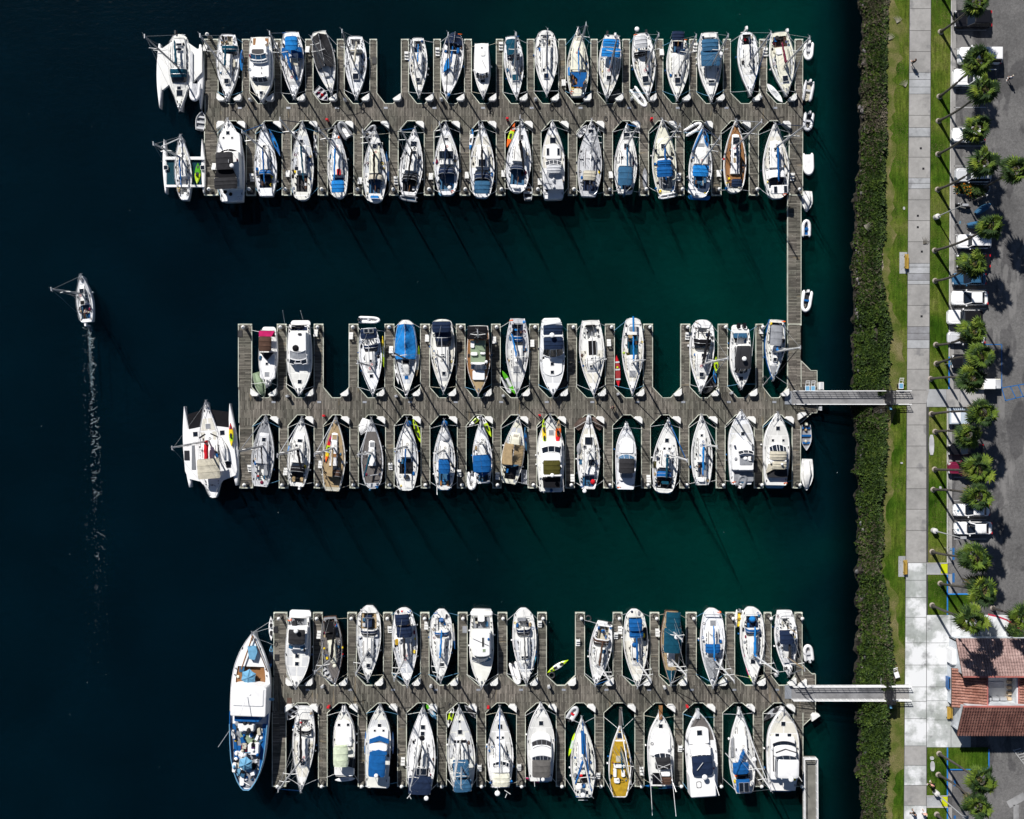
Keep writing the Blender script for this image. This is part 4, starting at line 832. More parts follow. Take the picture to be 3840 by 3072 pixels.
# ================================================================== ROW 3
s = MY('B1', 'small cruiser with pink and brown camper canvas', (545,975), (560,262), 230, 'bt')
s.Lb(450,650,560,900,0,.25,'w','foredeck_house',rf=.5); s.Bm(438,640,272,345,'mr',1.3); s.V([(440,275),(640,275),(600,345),(440,345)],1.50,1.54,'pk','aft_flap','canvas'); s.Bm(435,595,345,530,'br',1.9); s.V([(450,545),(620,545),(540,640)],.4,.9,'dg','windscreen_cover','canvas'); s.Hh(540,688,.3); s.Hh(540,820,.55,'g'); s.Pf(480,655,222,262,'w'); s.end(extra=1)
rowboat('B1',(505,1112),(405,800),130,'mg','sg','long dinghy under sage green canvas beside the pink canvas cruiser',cover='sg')
s = MY('B1', 'white flybridge yacht with two thin rods over stern', (950,1080), (950,190), 312, 'bt')
s.K(270,200,240,'n'); s.Pf(842,1092,140,185,'w'); s.Lb(815,1060,285,700,0,1.1,'w','deckhouse'); s.Lb(828,1040,280,540,1.1,1.5,'w','flybridge'); s.Gg(900,490,42,'k','helm_seat',1.7); s.Wd(830,1042,640,545,1.1,1.7,'lg',2,.25); s.Wd(832,1060,705,648,.3,1.0,'gl',3,.2); s.Hh(955,915,.5); s.Lb(930,980,300,330,1.5,1.6,'dg','console'); s.A(768,185,740,15,1.5,4,.03); s.A(998,130,965,18,1.5,4,.03); s.end(extra=2)
s = SB('B1', 'white sloop with navy bimini carrying two square panels', (1880,1090), (1825,235), 293, 'bt')
s.C(800,540,140); s.K(450,330,140); s.Bm(1722,1930,245,370,'n',1.8); s.S(1765,1822,245,300,2.1,'w'); s.S(1828,1885,245,300,2.1,'w'); s.D(1760,1938,540,455,'n'); s.M(720,1690,670,'g'); s.O(1820,330,None,.1); s.Hh(1855,655,.35); s.Hh(1860,843,.45); s.end()
rib('B1',(1975,140),(1700,130),90,'w','w','white tender slung across the stern of the navy sloop','dg',z=1.2)
kayak('B1',(2000,335),(2014,730),32,['li','y'],'long yellow green board standing beside the navy sloop',1.0,'paddle_board',tilt=.7)
s = SB('B2', 'sloop wrapped in a large bright blue tarp', (215,1110), (205,135), 288, 'bt', rnd=.08)
s.C(840,640,110); s.M(630,50,550,'dg'); s.T(632,195,'bb',1.4,1.0); s.Hh(215,860,.5,'b'); s.Hh(210,668,.9,'k',.5); s.end(extra=2)
kayak('B2',(368,460),(340,850),42,['tan','cr','cr','li'],'tan paddle board beside the blue tarp sloop',.9,'paddle_board',tilt=.4)
kayak('B2',(65,690),(120,950),34,['w'],'narrow white kayak on the left side of the blue tarp sloop',.5)
s = SB('B2', 'white sloop with black navy bimini and enclosure', (685,1060), (665,125), 312, 'bt', sw=.72, rnd=.05)
s.C(900,480,170); s.K(290,180,180,'n'); s.Bm(540,775,155,290,'n',1.9); s.D(575,782,475,290,'n',1.5); s.M(625,585,567,'lg'); s.O(660,290,None); s.Hh(675,586,.4); s.Hh(690,810,.45); s.end(extra=6)
s = MY('B2', 'mahogany hulled cruiser with a black aft awning', (1125,1085), (1125,205), 308, 'bt', hull='br', name='motor_yacht', a=2.0, inner='be')
s.F(1060,890,'tan'); s.F(890,240,'tk'); s.Bm(985,1240,215,380,'k',1.6); s.Lb(1020,1218,385,700,0,.9,'sg','deckhouse'); s.Lb(1025,1115,540,585,.9,1.2,'w','seat'); s.Lb(1145,1215,540,570,.9,1.2,'w','seat'); s.Lb(1025,1075,400,490,.9,1.1,'w','chart_table'); s.Lb(1025,1235,668,700,.9,1.5,'w','roof_front'); s.Wd(1028,1225,765,700,.5,1.3,'sl',3,.15); s.Lb(1048,1208,770,895,0,.5,'w','forward_cabin'); s.M(385,1125,100,'w',jib=None,spr=1,hmin=5,fore=False); s.Rd(1225,665,.2,1.6); s.end(extra=3)
s = SB('B2', 'weathered grey sloop with blue boom and radar dome', (1610,1090), (1620,115), 292, 'bt', deck='lg')
s.C(830,460,150,.38,'ww'); s.K(340,190,140,'n'); s.D(1560,1685,445,345,'b'); s.M(640,1615,580); s.O(1545,320,'bb',.14); s.Rd(1610,652,.27,2.5); s.Hh(1603,755,.75,'g'); s.Lb(1568,1650,605,620,.9,1.0,'w','mast_step'); s.Gg(1705,158,22,'bb','bag'); s.Lb(1580,1625,245,270,.3,.6,'bb','cushion','canvas'); s.end(extra=14)
kayak('B2',(1425,775),(1592,1075),58,['gr','sg','gr'],'green paddle board slanting in front of the grey sloop',.55,'paddle_board')
rib('B2',(1530,1065),(1432,845),70,'lg','g','grey inflatable under the green paddle board',seat=False)
s = MY('B2', 'white express cruiser with two navy canvas tops', (2066,1090), (2048,165), 316, 'bt')
s.Lb(1940,2190,620,850,0,.3,'w','foredeck_house',rf=.8); s.Pf(1930,2165,110,165,'w'); s.Bm(1945,2190,200,322,'n',1.9); s.Rd(2055,328,.33,2.6); s.Lb(1935,2200,325,345,1.7,1.95,'w','radar_arch'); s.Bm(1950,2195,350,505,'n',2.0); s.Wd(1942,2200,605,515,.3,1.3,'gl',3,.3); s.Hh(2058,690,.42); s.Hh(2058,795,.42); s.A(1920,150,2150,120,.6,.6,.05,'w','davit'); s.end(extra=2)
rowboat('B3',(0,1350),(205,1200),150,'dg','dg','dark punt with lumpy cover beside the navy topped cruiser',cover='dg')
s = SB('B3', 'white racing sloop with big dark deck hatch cover', (660,1460), (605,185), 428, 'bt', sw=.66)
s.C(1050,800,250); s.K(500,280,200,'ww'); s.M(930,840,800,'w'); s.O(632,390,None); s.Hh(635,650,1.0,'k',1.9); s.Hh(630,838,.28); s.Hh(607,962,.28); s.Lb(520,690,260,300,.1,.6,'k','traveller_cover','canvas'); s.end(extra=6)
s = SB('B3', 'white yawl with a spotted blue boom cover', (1310,1440), (1320,145), 372, 'bt', rnd=.04)
s.C(1100,780,200,.25); s.K(770,430,190,'t'); s.M(890,1490,845,'w'); s.O(1322,470,'bb',.13); s.A(1325,120,1330,380,1.4,1.3,.13,'bb','mizzen_cover','canvas'); s.Hh(1310,1080,.8,'g',.75); s.Lb(1255,1400,290,370,.05,.12,'g','aft_hatch'); s.Lb(1240,1320,430,490,.2,.4,'tan','box','canvas'); s.Gg(1170,735,24,'li','buoy'); s.Gg(1245,750,28,'ol','bag'); s.end(extra=6)
kayak('B3',(1040,775),(1075,1312),100,['r'],'red open canoe floating beside the finger',.02,'canoe')
s = SB('B4', 'white sloop with black navy hood and broad stern', (455,1120), (490,140), 333, 'bt', sw=.72, rnd=.1)
s.C(900,580,190); s.K(400,250,190,'ww'); s.D(378,600,545,410,'k',1.3); s.M(740,825,660,'w'); s.O(575,300,'k',.2); s.Hh(468,880,.55); s.Lb(415,537,765,805,.0,.4,'k','window_band','glass'); s.Hh(485,620,.4); s.Lb(380,430,690,700,.2,.3,'k','bag','canvas'); s.end(extra=10)
kayak('B4',(665,640),(668,860),60,['li','li'],'lime kayak leaning on the black hooded sloop',.8); kayak('B4',(640,800),(655,1000),45,['b','bb'],'blue kayak just below the lime kayak',.5)
rib('B4',(480,1120),(650,970),130,'dg','dg','dark covered inflatable under the bow of the black hooded sloop',cover='dg')
s = MY('B4', 'grey topped pilothouse boat with twin outboards', (1005,1065), (995,268), 278, 'bt')
s.K(480,320,200); s.U(960,225,'k',1.5); s.U(1035,225,'k',1.5); s.Lb(920,1120,500,830,0,.9,'w','pilothouse'); s.Bm(920,1140,492,802,'dg',1.7,.05,hard=True); s.Rd(1045,668,.3,2.2); s.Wd(922,1100,870,805,.35,1.5,'gl',3,.3); s.Hh(1005,935,.55); s.Lb(900,1090,320,388,.0,.3,'sl','stern_bench'); s.Pf(875,1085,210,262,'w'); s.A(1185,240,1150,630,2,2.5,.02,'w','rod_holder'); s.A(965,325,925,640,3,3,.02,'w','antenna'); s.end(extra=1)
s = SB('B4', 'blue hulled sloop with grey tarp by connecting dock', (1430,950), (1480,140), 270, 'bt', hull='b', sw=.7)
s.C(760,500,110,.35,'w'); s.F(940,760,'g',.2,'canvas'); s.K(470,180,160,'n'); s.Bm(1403,1568,215,490,'g',1.7); s.M(575,1800,515,'w'); s.O(1490,500,'bb',.15); s.Hh(1455,678,.45); s.end(extra=6)
# ================================================================== ROW 4
s = tri('B5', 'big white trimaran with red sail cover and black nets', (515,20), (610,1235), 300,
  [([(240,380),(300,372),(460,338),(620,328),(800,350),(870,600),(905,880),(890,950),(720,1020),(640,1150),(560,1150),(440,1030),(290,995),(250,900),(222,600)],-.35,.12,'w','wing_deck','gel'),
   ([(287,180),(490,120),(465,335),(300,370)],-.2,-.17,'k','net','canvas'),([(565,120),(790,150),(800,345),(618,325)],-.2,-.17,'k','net','canvas'),
   ([(238,640),(300,640),(305,760),(240,760)],.12,.2,'dg','side_hatch','glass'),([(335,575),(368,575),(385,880),(332,880)],.12,.18,'g','boarding_ramp','metal'),
   ([(760,780),(830,780),(825,855),(770,855)],.12,.18,'k','side_hatch','glass')],
  [((238,80),(312,1105),105), ((812,45),(900,1080),110)], (520,740,270,.5), (1000,1120,130), sw=.22)
s.M(515,85,605,'lg',jib=None); s.O(518,985,'r',.28); s.Bm(400,685,745,995,'be',1.9,.1); s.Hh(375,433,.6); s.Hh(715,415,.6); s.Hh(535,330,.6,'g'); s.A(425,480,505,430,.15,.15,.08,'k','batten'); s.A(570,425,660,465,.15,.15,.08,'k','batten'); s.end(extra=8)
kayak('B5',(824,290),(838,588),58,['y','li','y','r'],'yellow kayak with a red tip on the big trimaran',1.35)
rowboat('B5',(700,475),(765,775),95,'w','w','white upturned dinghy on the deck of the big trimaran',z=1.3,cover='w',group=None)
s = SB('B5', 'grey decked sloop with black boom near the dock head', (1270,205), (1200,1092), 282, 'bb', deck='lg')
s.C(420,800,170,.35,'lg'); s.K(820,1020,120,'ww'); s.F(560,230,'g',.15,'canvas'); s.M(580,920,655,'g'); s.O(1228,815,'k',.10); s.Hh(1247,500,.5); s.Lb(1240,1300,815,960,.1,.5,'g','seat_cover','canvas'); s.Gg(1160,965,14,'r'); s.Gg(1208,1045,24,'mr','bag'); s.end(extra=6)
s = SB('B5', 'white sloop with black hood and tan cockpit cushions', (1725,225), (1660,1090), 283, 'bb')
s.C(430,790,150); s.K(890,1040,150,'k'); s.D(1575,1752,795,900,'k'); s.M(610,1415,700); s.O(1722,890,'k',.17); s.Hh(1703,515,.6,'gl',.4); s.Hh(1660,572,.25); s.Lb(1598,1640,970,1035,.05,.25,'tan','cushion','canvas'); s.Lb(1700,1742,975,1030,.05,.25,'tan','cushion','canvas'); s.U(1695,1110,'w'); s.end()
kayak('B5',(1640,420),(1548,680),45,['bb','bb','w','w','b'],'blue and white kayak on the left rail of the black hooded sloop',1.0,tilt=-.3)
s = SB('B6', 'tan decked sloop with brown hood and tan boom', (65,210), (18,1150), 293, 'bb', deck='be')
s.F(240,1100,'tan'); s.C(420,830,105,.4,'w'); s.K(890,1090,150,'br'); s.M(600,-204,690,'w'); s.O(18,970,'tan',.14); s.D(-50,125,840,960,'br'); s.V([(-50,850),(20,840),(15,970),(-45,960)],1.25,1.3,'tan','canvas_flap','canvas'); s.Hh(52,470,.6,'tan'); s.Hh(55,700,.45,'tk'); s.end()
kayak('B6',(5,440),(-60,790),56,['o','y','li','r','pk'],'orange lime and pink kayak on the tan decked sloop',1.15)
s = SB('B6', 'dark grey decked sloop with canted teal boom', (515,235), (530,1120), 278, 'bb', deck='lg', rnd=.1)
s.F(400,1050,'gt',.14); s.C(520,830,100,.4,'w'); s.K(840,1050,140,'br'); s.M(660,350,690,'w'); s.O(420,970,'t',.14); s.Hh(527,563,.6,'g'); s.A(470,960,600,940,.8,.8,.06,'lg','traveller'); s.Gg(494,1135,16,'sl','buoy',.2); s.Gg(585,1105,16,'bb','buoy',.2); s.end(extra=9)
rowboat('B6',(385,440),(450,240),120,'w','w','white covered tender left of the dark decked sloop bow',cover='w')
s = SB('B6', 'off white sloop with a deep dark cockpit well', (965,235), (950,1145), 302, 'bb', deck='ww', rnd=.04)
s.C(420,720,150,.25,'ww'); s.K(740,935,170,'k'); s.M(585,840,620,'g'); s.O(940,975,'b',.10); s.Gg(985,300,38,'b','sail_bag'); s.Lb(960,1010,430,490,.1,.2,'ww','fore_hatch'); s.A(885,1010,1060,1020,1.2,1.2,.04,'g','stern_arch'); s.Lb(920,985,945,1000,.1,.4,'dg','locker','canvas'); s.Pf(870,1040,1105,1145,'lb'); s.end(extra=4)
kayak('B6',(1040,225),(1138,540),62,['li','li','li'],'lime green kayak right of the deep well sloop bow',.1,seats=2)
s = SB('B6', 'white sloop with rectangular blue bimini and domed hatch', (1435,255), (1435,1135), 280, 'bb', rnd=.06)
s.C(520,740,150,.25); s.K(860,1080,150,'sl'); s.Bm(1360,1508,755,930,'b',1.8); s.M(630,1340,685,'g'); s.O(1432,900,None); s.Gg(1440,300,42,'b','sail_bag'); s.Gg(1445,480,55,'lg','dome_cover'); s.Lb(1378,1405,1020,1085,0,.2,'tk','seat','teak'); s.Lb(1465,1495,1020,1085,0,.2,'tk','seat','teak'); s.Gg(1430,1020,20,'bb','cushion'); s.A(1342,1100,1345,1200,1.2,1.6,.03,'w','boat_hook'); s.Pf(1350,1520,1110,1145,'lb'); s.end(extra=5)
s = SB('B6', 'white sloop with a full width three panel blue cover', (1895,250), (1930,1055), 248, 'bb')
s.C(470,690,120,.35); s.K(940,1030,130,'sl'); s.Bm(1797,2028,697,910,'b',1.8,.3); s.V([(1810,905),(2025,905),(1920,970)],1.4,1.45,'b','aft_flap','canvas'); s.M(530,1875,567); s.Lb(1885,1905,520,560,.2,.5,'w','winch_box'); s.end(extra=3)
kayak('B6',(1915,190),(1750,325),58,['w','li','w'],'lime and white kayak slanting left at the bow corner'); kayak('B6',(1915,210),(2030,468),58,['li','li','w'],'lime kayak slanting right at the bow corner')
rib('B6',(1780,1142),(1785,910),125,'w','w','white inflatable beside the three panel cover sloop stern','g')
s = SB('B7', 'green tinged sloop with a draped tan cover', (285,200), (165,1055), 282, 'bb', deck='cr')
s.C(420,560,150,.3,'cr'); s.K(840,1000,140,'k'); s.V([(120,530),(200,590),(205,820),(95,815)],1.5,1.6,'tan','boom_tent','canvas'); s.T(560,820,'tan',1.45,.98); s.Hh(248,457,.6,'be',.45); s.V([(120,815),(300,820),(200,850)],1.2,1.3,'sl','hem','canvas'); s.end(extra=14)
kayak('B7',(358,340),(375,640),42,['sl','b','sl'],'dark blue kayak along the draped tan cover sloop',.9,tilt=.4)
m = MB(); a = P(*px('B7',355,970),.3); m.box(a[0],a[1],.05,.32,.75,1.9); o = m.build('float_raft', mat('dirty','g')); tag(o, 'small square work float beside the draped tan cover sloop', 'raft')
for dx_ in (-.33,.33): m = MB(); m.box(a[0]+dx_,a[1],.323,.40,.1,1.9); q = m.build('edge_beam', mat('dirty','lg'), o)
m = MB(); m.dome(a[0],a[1]+.3,.32,.2,.2); m.dome(a[0],a[1]-.4,.32,.22,.15); m.build('bundle', mat('canvas','lg'), o)
s = MY('B7', 'white motor yacht with olive top and two kayaks', (685,190), (695,1150), 348, 'bb')
s.Lb(560,840,520,1000,0,.9,'w','deckhouse'); s.Hh(697,410,.6,'g'); s.Wd(575,825,580,655,.45,1.0,'gl',3,.2); s.Lb(575,825,665,800,.9,1.25,'w','flybridge',rf=.4); s.Bm(597,812,765,942,'ol',2.0,.12); s.Lb(570,835,945,965,1.8,2.0,'w','radar_arch'); s.Rd(710,952,.27,2.4); s.V([(590,975),(815,975),(810,1110),(600,1110)],.0,1.2,'k','cockpit_cover','canvas'); s.Pf(545,850,1120,1165,'w'); s.Gg(700,1145,22,'b','step'); s.A(845,985,858,1160,1.5,1.8,.025,'w','rod'); s.A(568,990,603,1175,1.5,1.8,.025,'w','rod'); s.end(extra=3)
kayak('B7',(598,228),(620,605),52,['li','y','li'],'yellow green kayak on the left foredeck of the olive topped yacht',1.75,seats=2); kayak('B7',(795,250),(775,568),70,['r','o','tan'],'orange kayak on the right foredeck of the olive topped yacht',1.75)
s = SB('B7', 'white ketch with bagged tenders either side of bow', (1175,195), (1165,1125), 285, 'bb')
s.C(440,920,170); s.K(960,1090,150,'sl'); s.M(650,1210,625,'lg'); s.O(1110,960,'lg',.12); s.Hh(1170,518,1.0); s.Hh(1118,590,.35); s.Hh(1085,785,.7,'sl'); s.Hh(1205,790,.8); s.Gg(1225,1038,34,'r','cover'); s.Gg(1175,250,35,'lg','windlass_cover',.5,'canvas',1,1.8); s.Rd(1118,1150,.27,1.6); s.Gg(1055,620,32,'g','sail_bag',.5,'canvas',1,2.5); s.Lb(1140,1255,850,945,.4,.7,'w','aft_cabin'); s.end(extra=10)
for i,(a,b) in enumerate((((1150,215),(1010,360)),((1215,215),(1340,360)))): rowboat('B7',a,b,110,'br','br',['dark bundled tender left of the ketch bow','dark bundled tender right of the ketch bow'][i],cover=(.09,.065,.055))
s = MY('B7', 'clean white cruiser with rounded dark grey sunshade', (1650,290), (1635,1130), 262, 'bb')
s.V([(1628,290),(1668,290),(1675,400),(1615,400)],.1,.28,'w','pulpit'); s.Lb(1560,1740,470,680,0,.25,'w','foredeck_house',rf=.8); s.Wd(1548,1755,690,740,.25,1.2,'sl',3,.35,'lg'); s.Bm(1555,1752,742,925,'dg',1.7,.2); s.Lb(1575,1735,925,985,.0,.9,'g','aft_cover','canvas'); s.Lb(1555,1745,985,1020,0,.3,'w','stern_bench'); s.Pf(1515,1735,1030,1135,'lb'); s.end(extra=0)
s = SB('B8', 'broad white sloop with dark teal boom cover', (190,240), (125,1155), 318, 'bb', rnd=.05, sw=.68)
s.C(560,840,160); s.K(960,1100,190,'k'); s.D(50,232,850,955,'b'); s.M(670,420,750,'w'); s.O(162,965,'t',.18); s.Hh(170,503,.5); s.Hh(135,603,.28); s.Hh(196,605,.28); s.Hh(15,805,.5,'ol',.9); s.Lb(100,200,1010,1050,.3,.5,'t','seat','canvas'); s.Rd(243,635,.25,4.0); s.Pf(30,230,1110,1165,'lb'); s.end(extra=7)
kayak('B8',(228,430),(262,640),42,['gr','aq','b'],'green tipped aqua canoe on the right rail of the broad sloop',.95)
s = SB('B8', 'slender white sloop with a straight bright blue boom', (600,190), (608,1058), 264, 'bb')
s.C(380,770,130,.3); s.K(790,960,110,'g'); s.M(545,792,582,'w'); s.O(615,940,'bb',.15); s.Hh(600,440,.3); s.Gg(585,690,12,'lb'); s.Lb(560,640,970,1020,.1,.4,'w','stern_seat'); s.end(extra=10)
s = MY('B8', 'white motor yacht with grey tender on stern', (1095,140), (1095,1050), 312, 'bb', a=2.7)
s.Lb(980,1235,500,880,0,.9,'w','deckhouse',rf=.5); s.A(1020,540,1105,515,.35,.35,.08,'k','window_strip','glass'); s.A(1125,515,1205,535,.35,.35,.08,'k','window_strip','glass'); s.Lb(1052,1252,640,880,.9,1.25,'w','flybridge'); s.Wd(1055,1250,625,660,1.2,1.8,'gl',3,.2); s.Lb(1075,1235,700,815,1.25,1.3,'g','flybridge_floor','canvas'); s.Gg(1150,730,26,'w','helm_seat',1.5); s.Lb(1180,1230,700,760,1.3,1.5,'w','bench'); s.V([(985,870),(1060,955),(990,1040)],.05,.1,'w','side_deck'); s.Lb(1000,1255,890,1020,.0,.25,'g','cockpit_cover','canvas'); s.Hh(1115,420,.45); s.Lb(1255,1300,750,910,.3,.6,'k','boarding_ladder','metal'); s.end(extra=3)
rib('B8',(1135,925),(1070,1090),125,'g','k','grey inflatable hanging on the motor yacht stern','w',z=1.5,seat='sl')
s = MY('B8', 'white motor yacht with sandy beige folding top', (1545,165), (1525,1060), 318, 'bb')
s.Hh(1552,353,.5); s.Hh(1490,503,.3); s.Hh(1620,503,.3); s.Lb(1430,1680,560,880,0,.45,'w','deckhouse',rf=.8); s.Wd(1448,1662,555,660,.45,1.3,'gl',5,.35); s.Bm(1450,1662,640,745,'be',1.7,.22); s.Bm(1485,1660,765,860,'be',1.7,.15); s.Lb(1440,1665,745,770,1.2,1.6,'w','radar_arch'); s.V([(1410,880),(1665,860),(1668,965),(1430,965)],.2,.7,'dg','cockpit_cover','canvas'); s.V([(1440,800),(1485,790),(1500,860),(1410,910)],.5,1.0,'be','side_curtain','canvas'); s.Rd(1600,800,.16,2.0); s.Pf(1395,1630,990,1100,'lb'); s.end(extra=1)
rowboat('B8',(1903,630),(1902,310),133,'lg','g','open runabout with blue seats near the middle dock head',engine='cr',seatc='b',items=((.8,.0,'tan'),(.9,.25,'k'),(.35,0,'be')))
rowboat('B8',(1905,1125),(1915,735),158,'w','w','white tarp covered runabout beside the last middle finger',cover='ww')
# ================================================================== ROW 5
s = MY('C1', 'long white motor yacht with black flybridge cover', (1045,1080), (1082,185), 312, 'ct')
s.K(300,195,230,'g'); s.Pf(960,1235,95,185,'w'); s.Lb(945,1190,300,600,0,.9,'w','deckhouse'); s.Bm(945,1155,345,525,'dg',1.6,.1); s.Rd(1045,358,.3,2.1); s.Wd(948,1172,603,540,.35,1.2,'sl',3,.25); s.Hh(1055,678,.48); s.Hh(1053,775,.48); s.Lb(990,1050,235,300,.05,.5,'dg','chair','canvas'); s.end(extra=1)
s = SB('C1', 'cluttered dark wooden ketch with black deck cover', (1545,1040), (1470,180), 268, 'ct', hull='br', deck='g')
s.F(980,240,'gt'); s.C(760,470,110,.4,'cr'); s.K(300,205,110,'k'); s.V([(1400,245),(1515,245),(1530,375),(1405,370)],.9,1.0,'k','deck_cover','canvas'); s.Lb(1405,1512,385,440,.2,.6,'k','liferaft','canvas'); s.M(690,1280,880); s.O(1530,330,'k',.19); s.Gg(1395,590,16,'y','jerry_can'); s.Gg(1620,580,18,'y','jerry_can'); s.Gg(1545,290,16,'r','buoy'); s.Gg(1628,662,12,'r','buoy'); s.Gg(1525,808,26,'cr','bucket'); s.end(extra=16)
rowboat('C1',(1500,990),(1375,840),95,'lg','g','small grey white rowing boat beside the wooden ketch bow',group='small tenders in the marina',items=((.6,.1,'lg'),))
s = SB('C1', 'white sloop with an oval cockpit and rounded transom', (1955,990), (1965,48), 312, 'ct', rnd=.18, sw=.8)
s.C(820,440,150); s.K(330,130,200,'tan'); s.D(1855,2070,435,355,'n'); s.Lb(1915,2005,165,320,-.1,.5,'n','cockpit_table','canvas'); s.M(600,1800,905); s.O(1955,220,None); s.Hh(1960,655,.45); s.Hh(1960,790,.5); s.end(extra=3)
s = SB('C2', 'white sloop with navy canvas and a tan box', (365,1060), (308,75), 322, 'ct', rnd=.06)
s.C(760,450,170); s.K(420,150,170,'k'); s.Bm(205,385,150,285,'n',1.9); s.Bm(225,420,295,440,'n',1.5); s.M(680,195,970,'w'); s.O(312,330,'dg',.17); s.Lb(205,262,465,540,.1,.4,'oc','wooden_box','teak'); s.Gg(290,120,14,'r','person_seat'); s.Gg(280,500,24,'g','bicycle_cover'); s.end(extra=8)
s = SB('C2', 'white sloop with short blue hood and blue boom', (785,1010), (790,92), 292, 'ct', rnd=.16, sw=.72)
s.C(740,450,140); s.K(360,200,140,'ww'); s.D(700,885,450,375,'b'); s.Gg(790,240,35,'b','wheel_cover',.8); s.M(660,735,965,'w'); s.O(797,355,'bb',.14); s.Hh(797,793,.6); s.end(extra=3)
kayak('C2',(935,265),(958,590),28,['b','lg','cr'],'blue and tan paddle board on the rail of the short hooded sloop',1.0,'paddle_board',tilt=.8)
s = MY('C2', 'tall plain white motor yacht without canvas', (1300,1075), (1300,95), 308, 'ct')
s.K(330,175,210,'g'); s.Lb(1160,1440,110,165,0,.1,'w','stern_box'); s.Lb(1180,1420,360,690,0,1.0,'w','deckhouse',rf=.4); s.Lb(1188,1408,390,690,1.0,1.9,'w','flybridge',rf=.35); s.Lb(1250,1340,170,245,-.1,.5,'w','tender_chock'); s.Hh(1322,465,.25,'dg',1.2); s.Hh(1335,568,.35,'sg'); s.A(1190,455,1390,545,2.0,2.0,.025,'dg','antenna'); s.Wd(1175,1420,770,700,.3,1.3,'sl',3,.3); s.Pf(1168,1425,85,130,'w'); s.end(extra=1)
s = SB('C2', 'white sloop with small navy hood, blue kayak alongside', (1865,1040), (1825,78), 303, 'ct', rnd=.12, sw=.68)
s.C(800,440,150); s.K(330,200,150,'ww'); s.D(1740,1918,430,340,'n'); s.M(740,1870,960,'w'); s.O(1838,310,'dg',.10); s.Hh(1817,684,.3); s.Hh(1875,682,.3); s.Hh(1853,780,.6,'g'); s.Lb(1750,1870,195,235,.2,.5,'g','arch_pad','canvas'); s.end(extra=4)
kayak('C2',(1995,600),(1930,855),42,['bb','aq','b'],'light blue kayak on the right rail of the small hooded sloop',1.0)
rib('C2',(1770,1035),(1690,755),110,'w','w','white inflatable with red bundle beside the small hooded sloop','k',seat=False)
kayak('C3',(50,1088),(378,890),80,['li','w','li'],'lime and white kayak adrift in the empty slip',.02,seats=2)
s = SB('C3', 'white sloop with chocolate brown hood and boom cover', (795,1290), (940,305), 345, 'ct')
s.C(1000,690,170); s.K(570,370,170,'be'); s.D(765,1015,690,580,'br'); s.M(935,1020,1215,'w'); s.O(915,600,'br',.17); s.Gg(925,460,34,'b','cushion'); s.Gg(1045,410,22,'bb','buoy'); s.Gg(1025,340,35,'dg','outboard_cover'); s.Hh(932,755,.5,'sl'); s.end(extra=6)
kayak('C3',(745,800),(778,1040),40,['oc','tan'],'tan surfboard on the left deck of the brown hooded sloop',1.15,'paddle_board')
s = SB('C3', 'white sloop with large ribbed blue bimini and hood', (1450,1320), (1410,112), 388, 'ct', rnd=.1)
s.C(980,600,180); s.K(470,230,200,'n'); s.Bm(1325,1530,252,440,'b',1.9); s.Bm(1330,1545,445,545,'b',1.5); s.M(880,1665,1215,'w'); s.O(1438,440,'b',.15); s.Hh(1408,873,.4); s.Gg(1405,655,40,'b','sail_bag'); s.Lb(1545,1600,390,600,.2,.5,'dg','board_bag','canvas'); s.Gg(1375,155,20,'n','outboard_cover'); s.end(extra=4)
s = SB('C4', 'wooden ketch under long dark teal awnings', (50,1110), (68,115), 290, 'ct', hull='br', deck='tan')
s.F(1080,700,'tan'); s.C(860,680,110,.35,'w'); s.Bm(-5,190,130,345,'t',1.9,.2); s.Bm(-35,200,345,680,'t',2.0,.2); s.M(750,265,980,'w'); s.M(375,210,505,'w',jib=None,spr=1,fore=False); s.T(1090,900,'t',.7,.8); s.Rd(130,465,.27,3.5); s.A(55,1090,250,985,.6,4.5,.05,'w','bowsprit_spar'); s.end(extra=5)
s = SB('C4', 'white yawl with grey foredeck cover and blue cockpit hood', (620,1140), (618,85), 333, 'ct', rnd=.08)
s.C(740,350,170,.3,'ww'); s.K(545,360,130,'tk'); s.Bm(525,725,560,680,'b',1.2); s.M(745,910,1060,'w'); s.O(633,320,'bb',.13); s.T(1010,735,'g',.5,.75,.15); s.Hh(627,280,.7,'g'); s.A(510,160,730,165,.5,.5,.05,'lg','stern_rack'); s.end(extra=5)
s = SB('C4', 'white sloop with blue hood and maroon side board', (1165,1090), (1150,68), 327, 'ct', rnd=.1, sw=.66)
s.C(760,450,170); s.K(340,180,160,'n'); s.D(1075,1262,455,360,'b'); s.Gg(1172,240,48,'bb','wheel_cover',.8); s.M(690,1500,940,'w'); s.O(1190,335,'bb',.18); s.Hh(1165,795,.6); s.Lb(1085,1120,390,440,.2,.4,'tan','bag','canvas'); s.end(extra=9)
kayak('C4',(1040,690),(1140,1060),48,['li','pk','mr','pk'],'maroon kayak along the left side of the blue hooded sloop',1.0)
rib('C4',(960,358),(985,100),115,'w','y','white inflatable holding yellow gear by the finger end','g',seat='oc',open_=True)
s = SB('C4', 'white sloop with dark navy bimini and two tan spars', (1640,985), (1590,112), 303, 'ct')
s.C(800,550,130); s.K(360,210,110,'ww'); s.Bm(1527,1725,370,560,'n',1.8); s.M(735,1855,900,'tan'); s.O(1650,420,'dg',.16); s.A(1635,330,1760,420,2,3,.04,'tan','spar'); s.Rd(1680,400,.24,2.2); s.Hh(1605,890,.45,'dg'); s.Hh(1610,770,.6,'lg'); s.end(extra=12)
rib('C4',(1893,560),(1925,795),142,'w','lg','white inflatable right of the bottom dock head','lg')
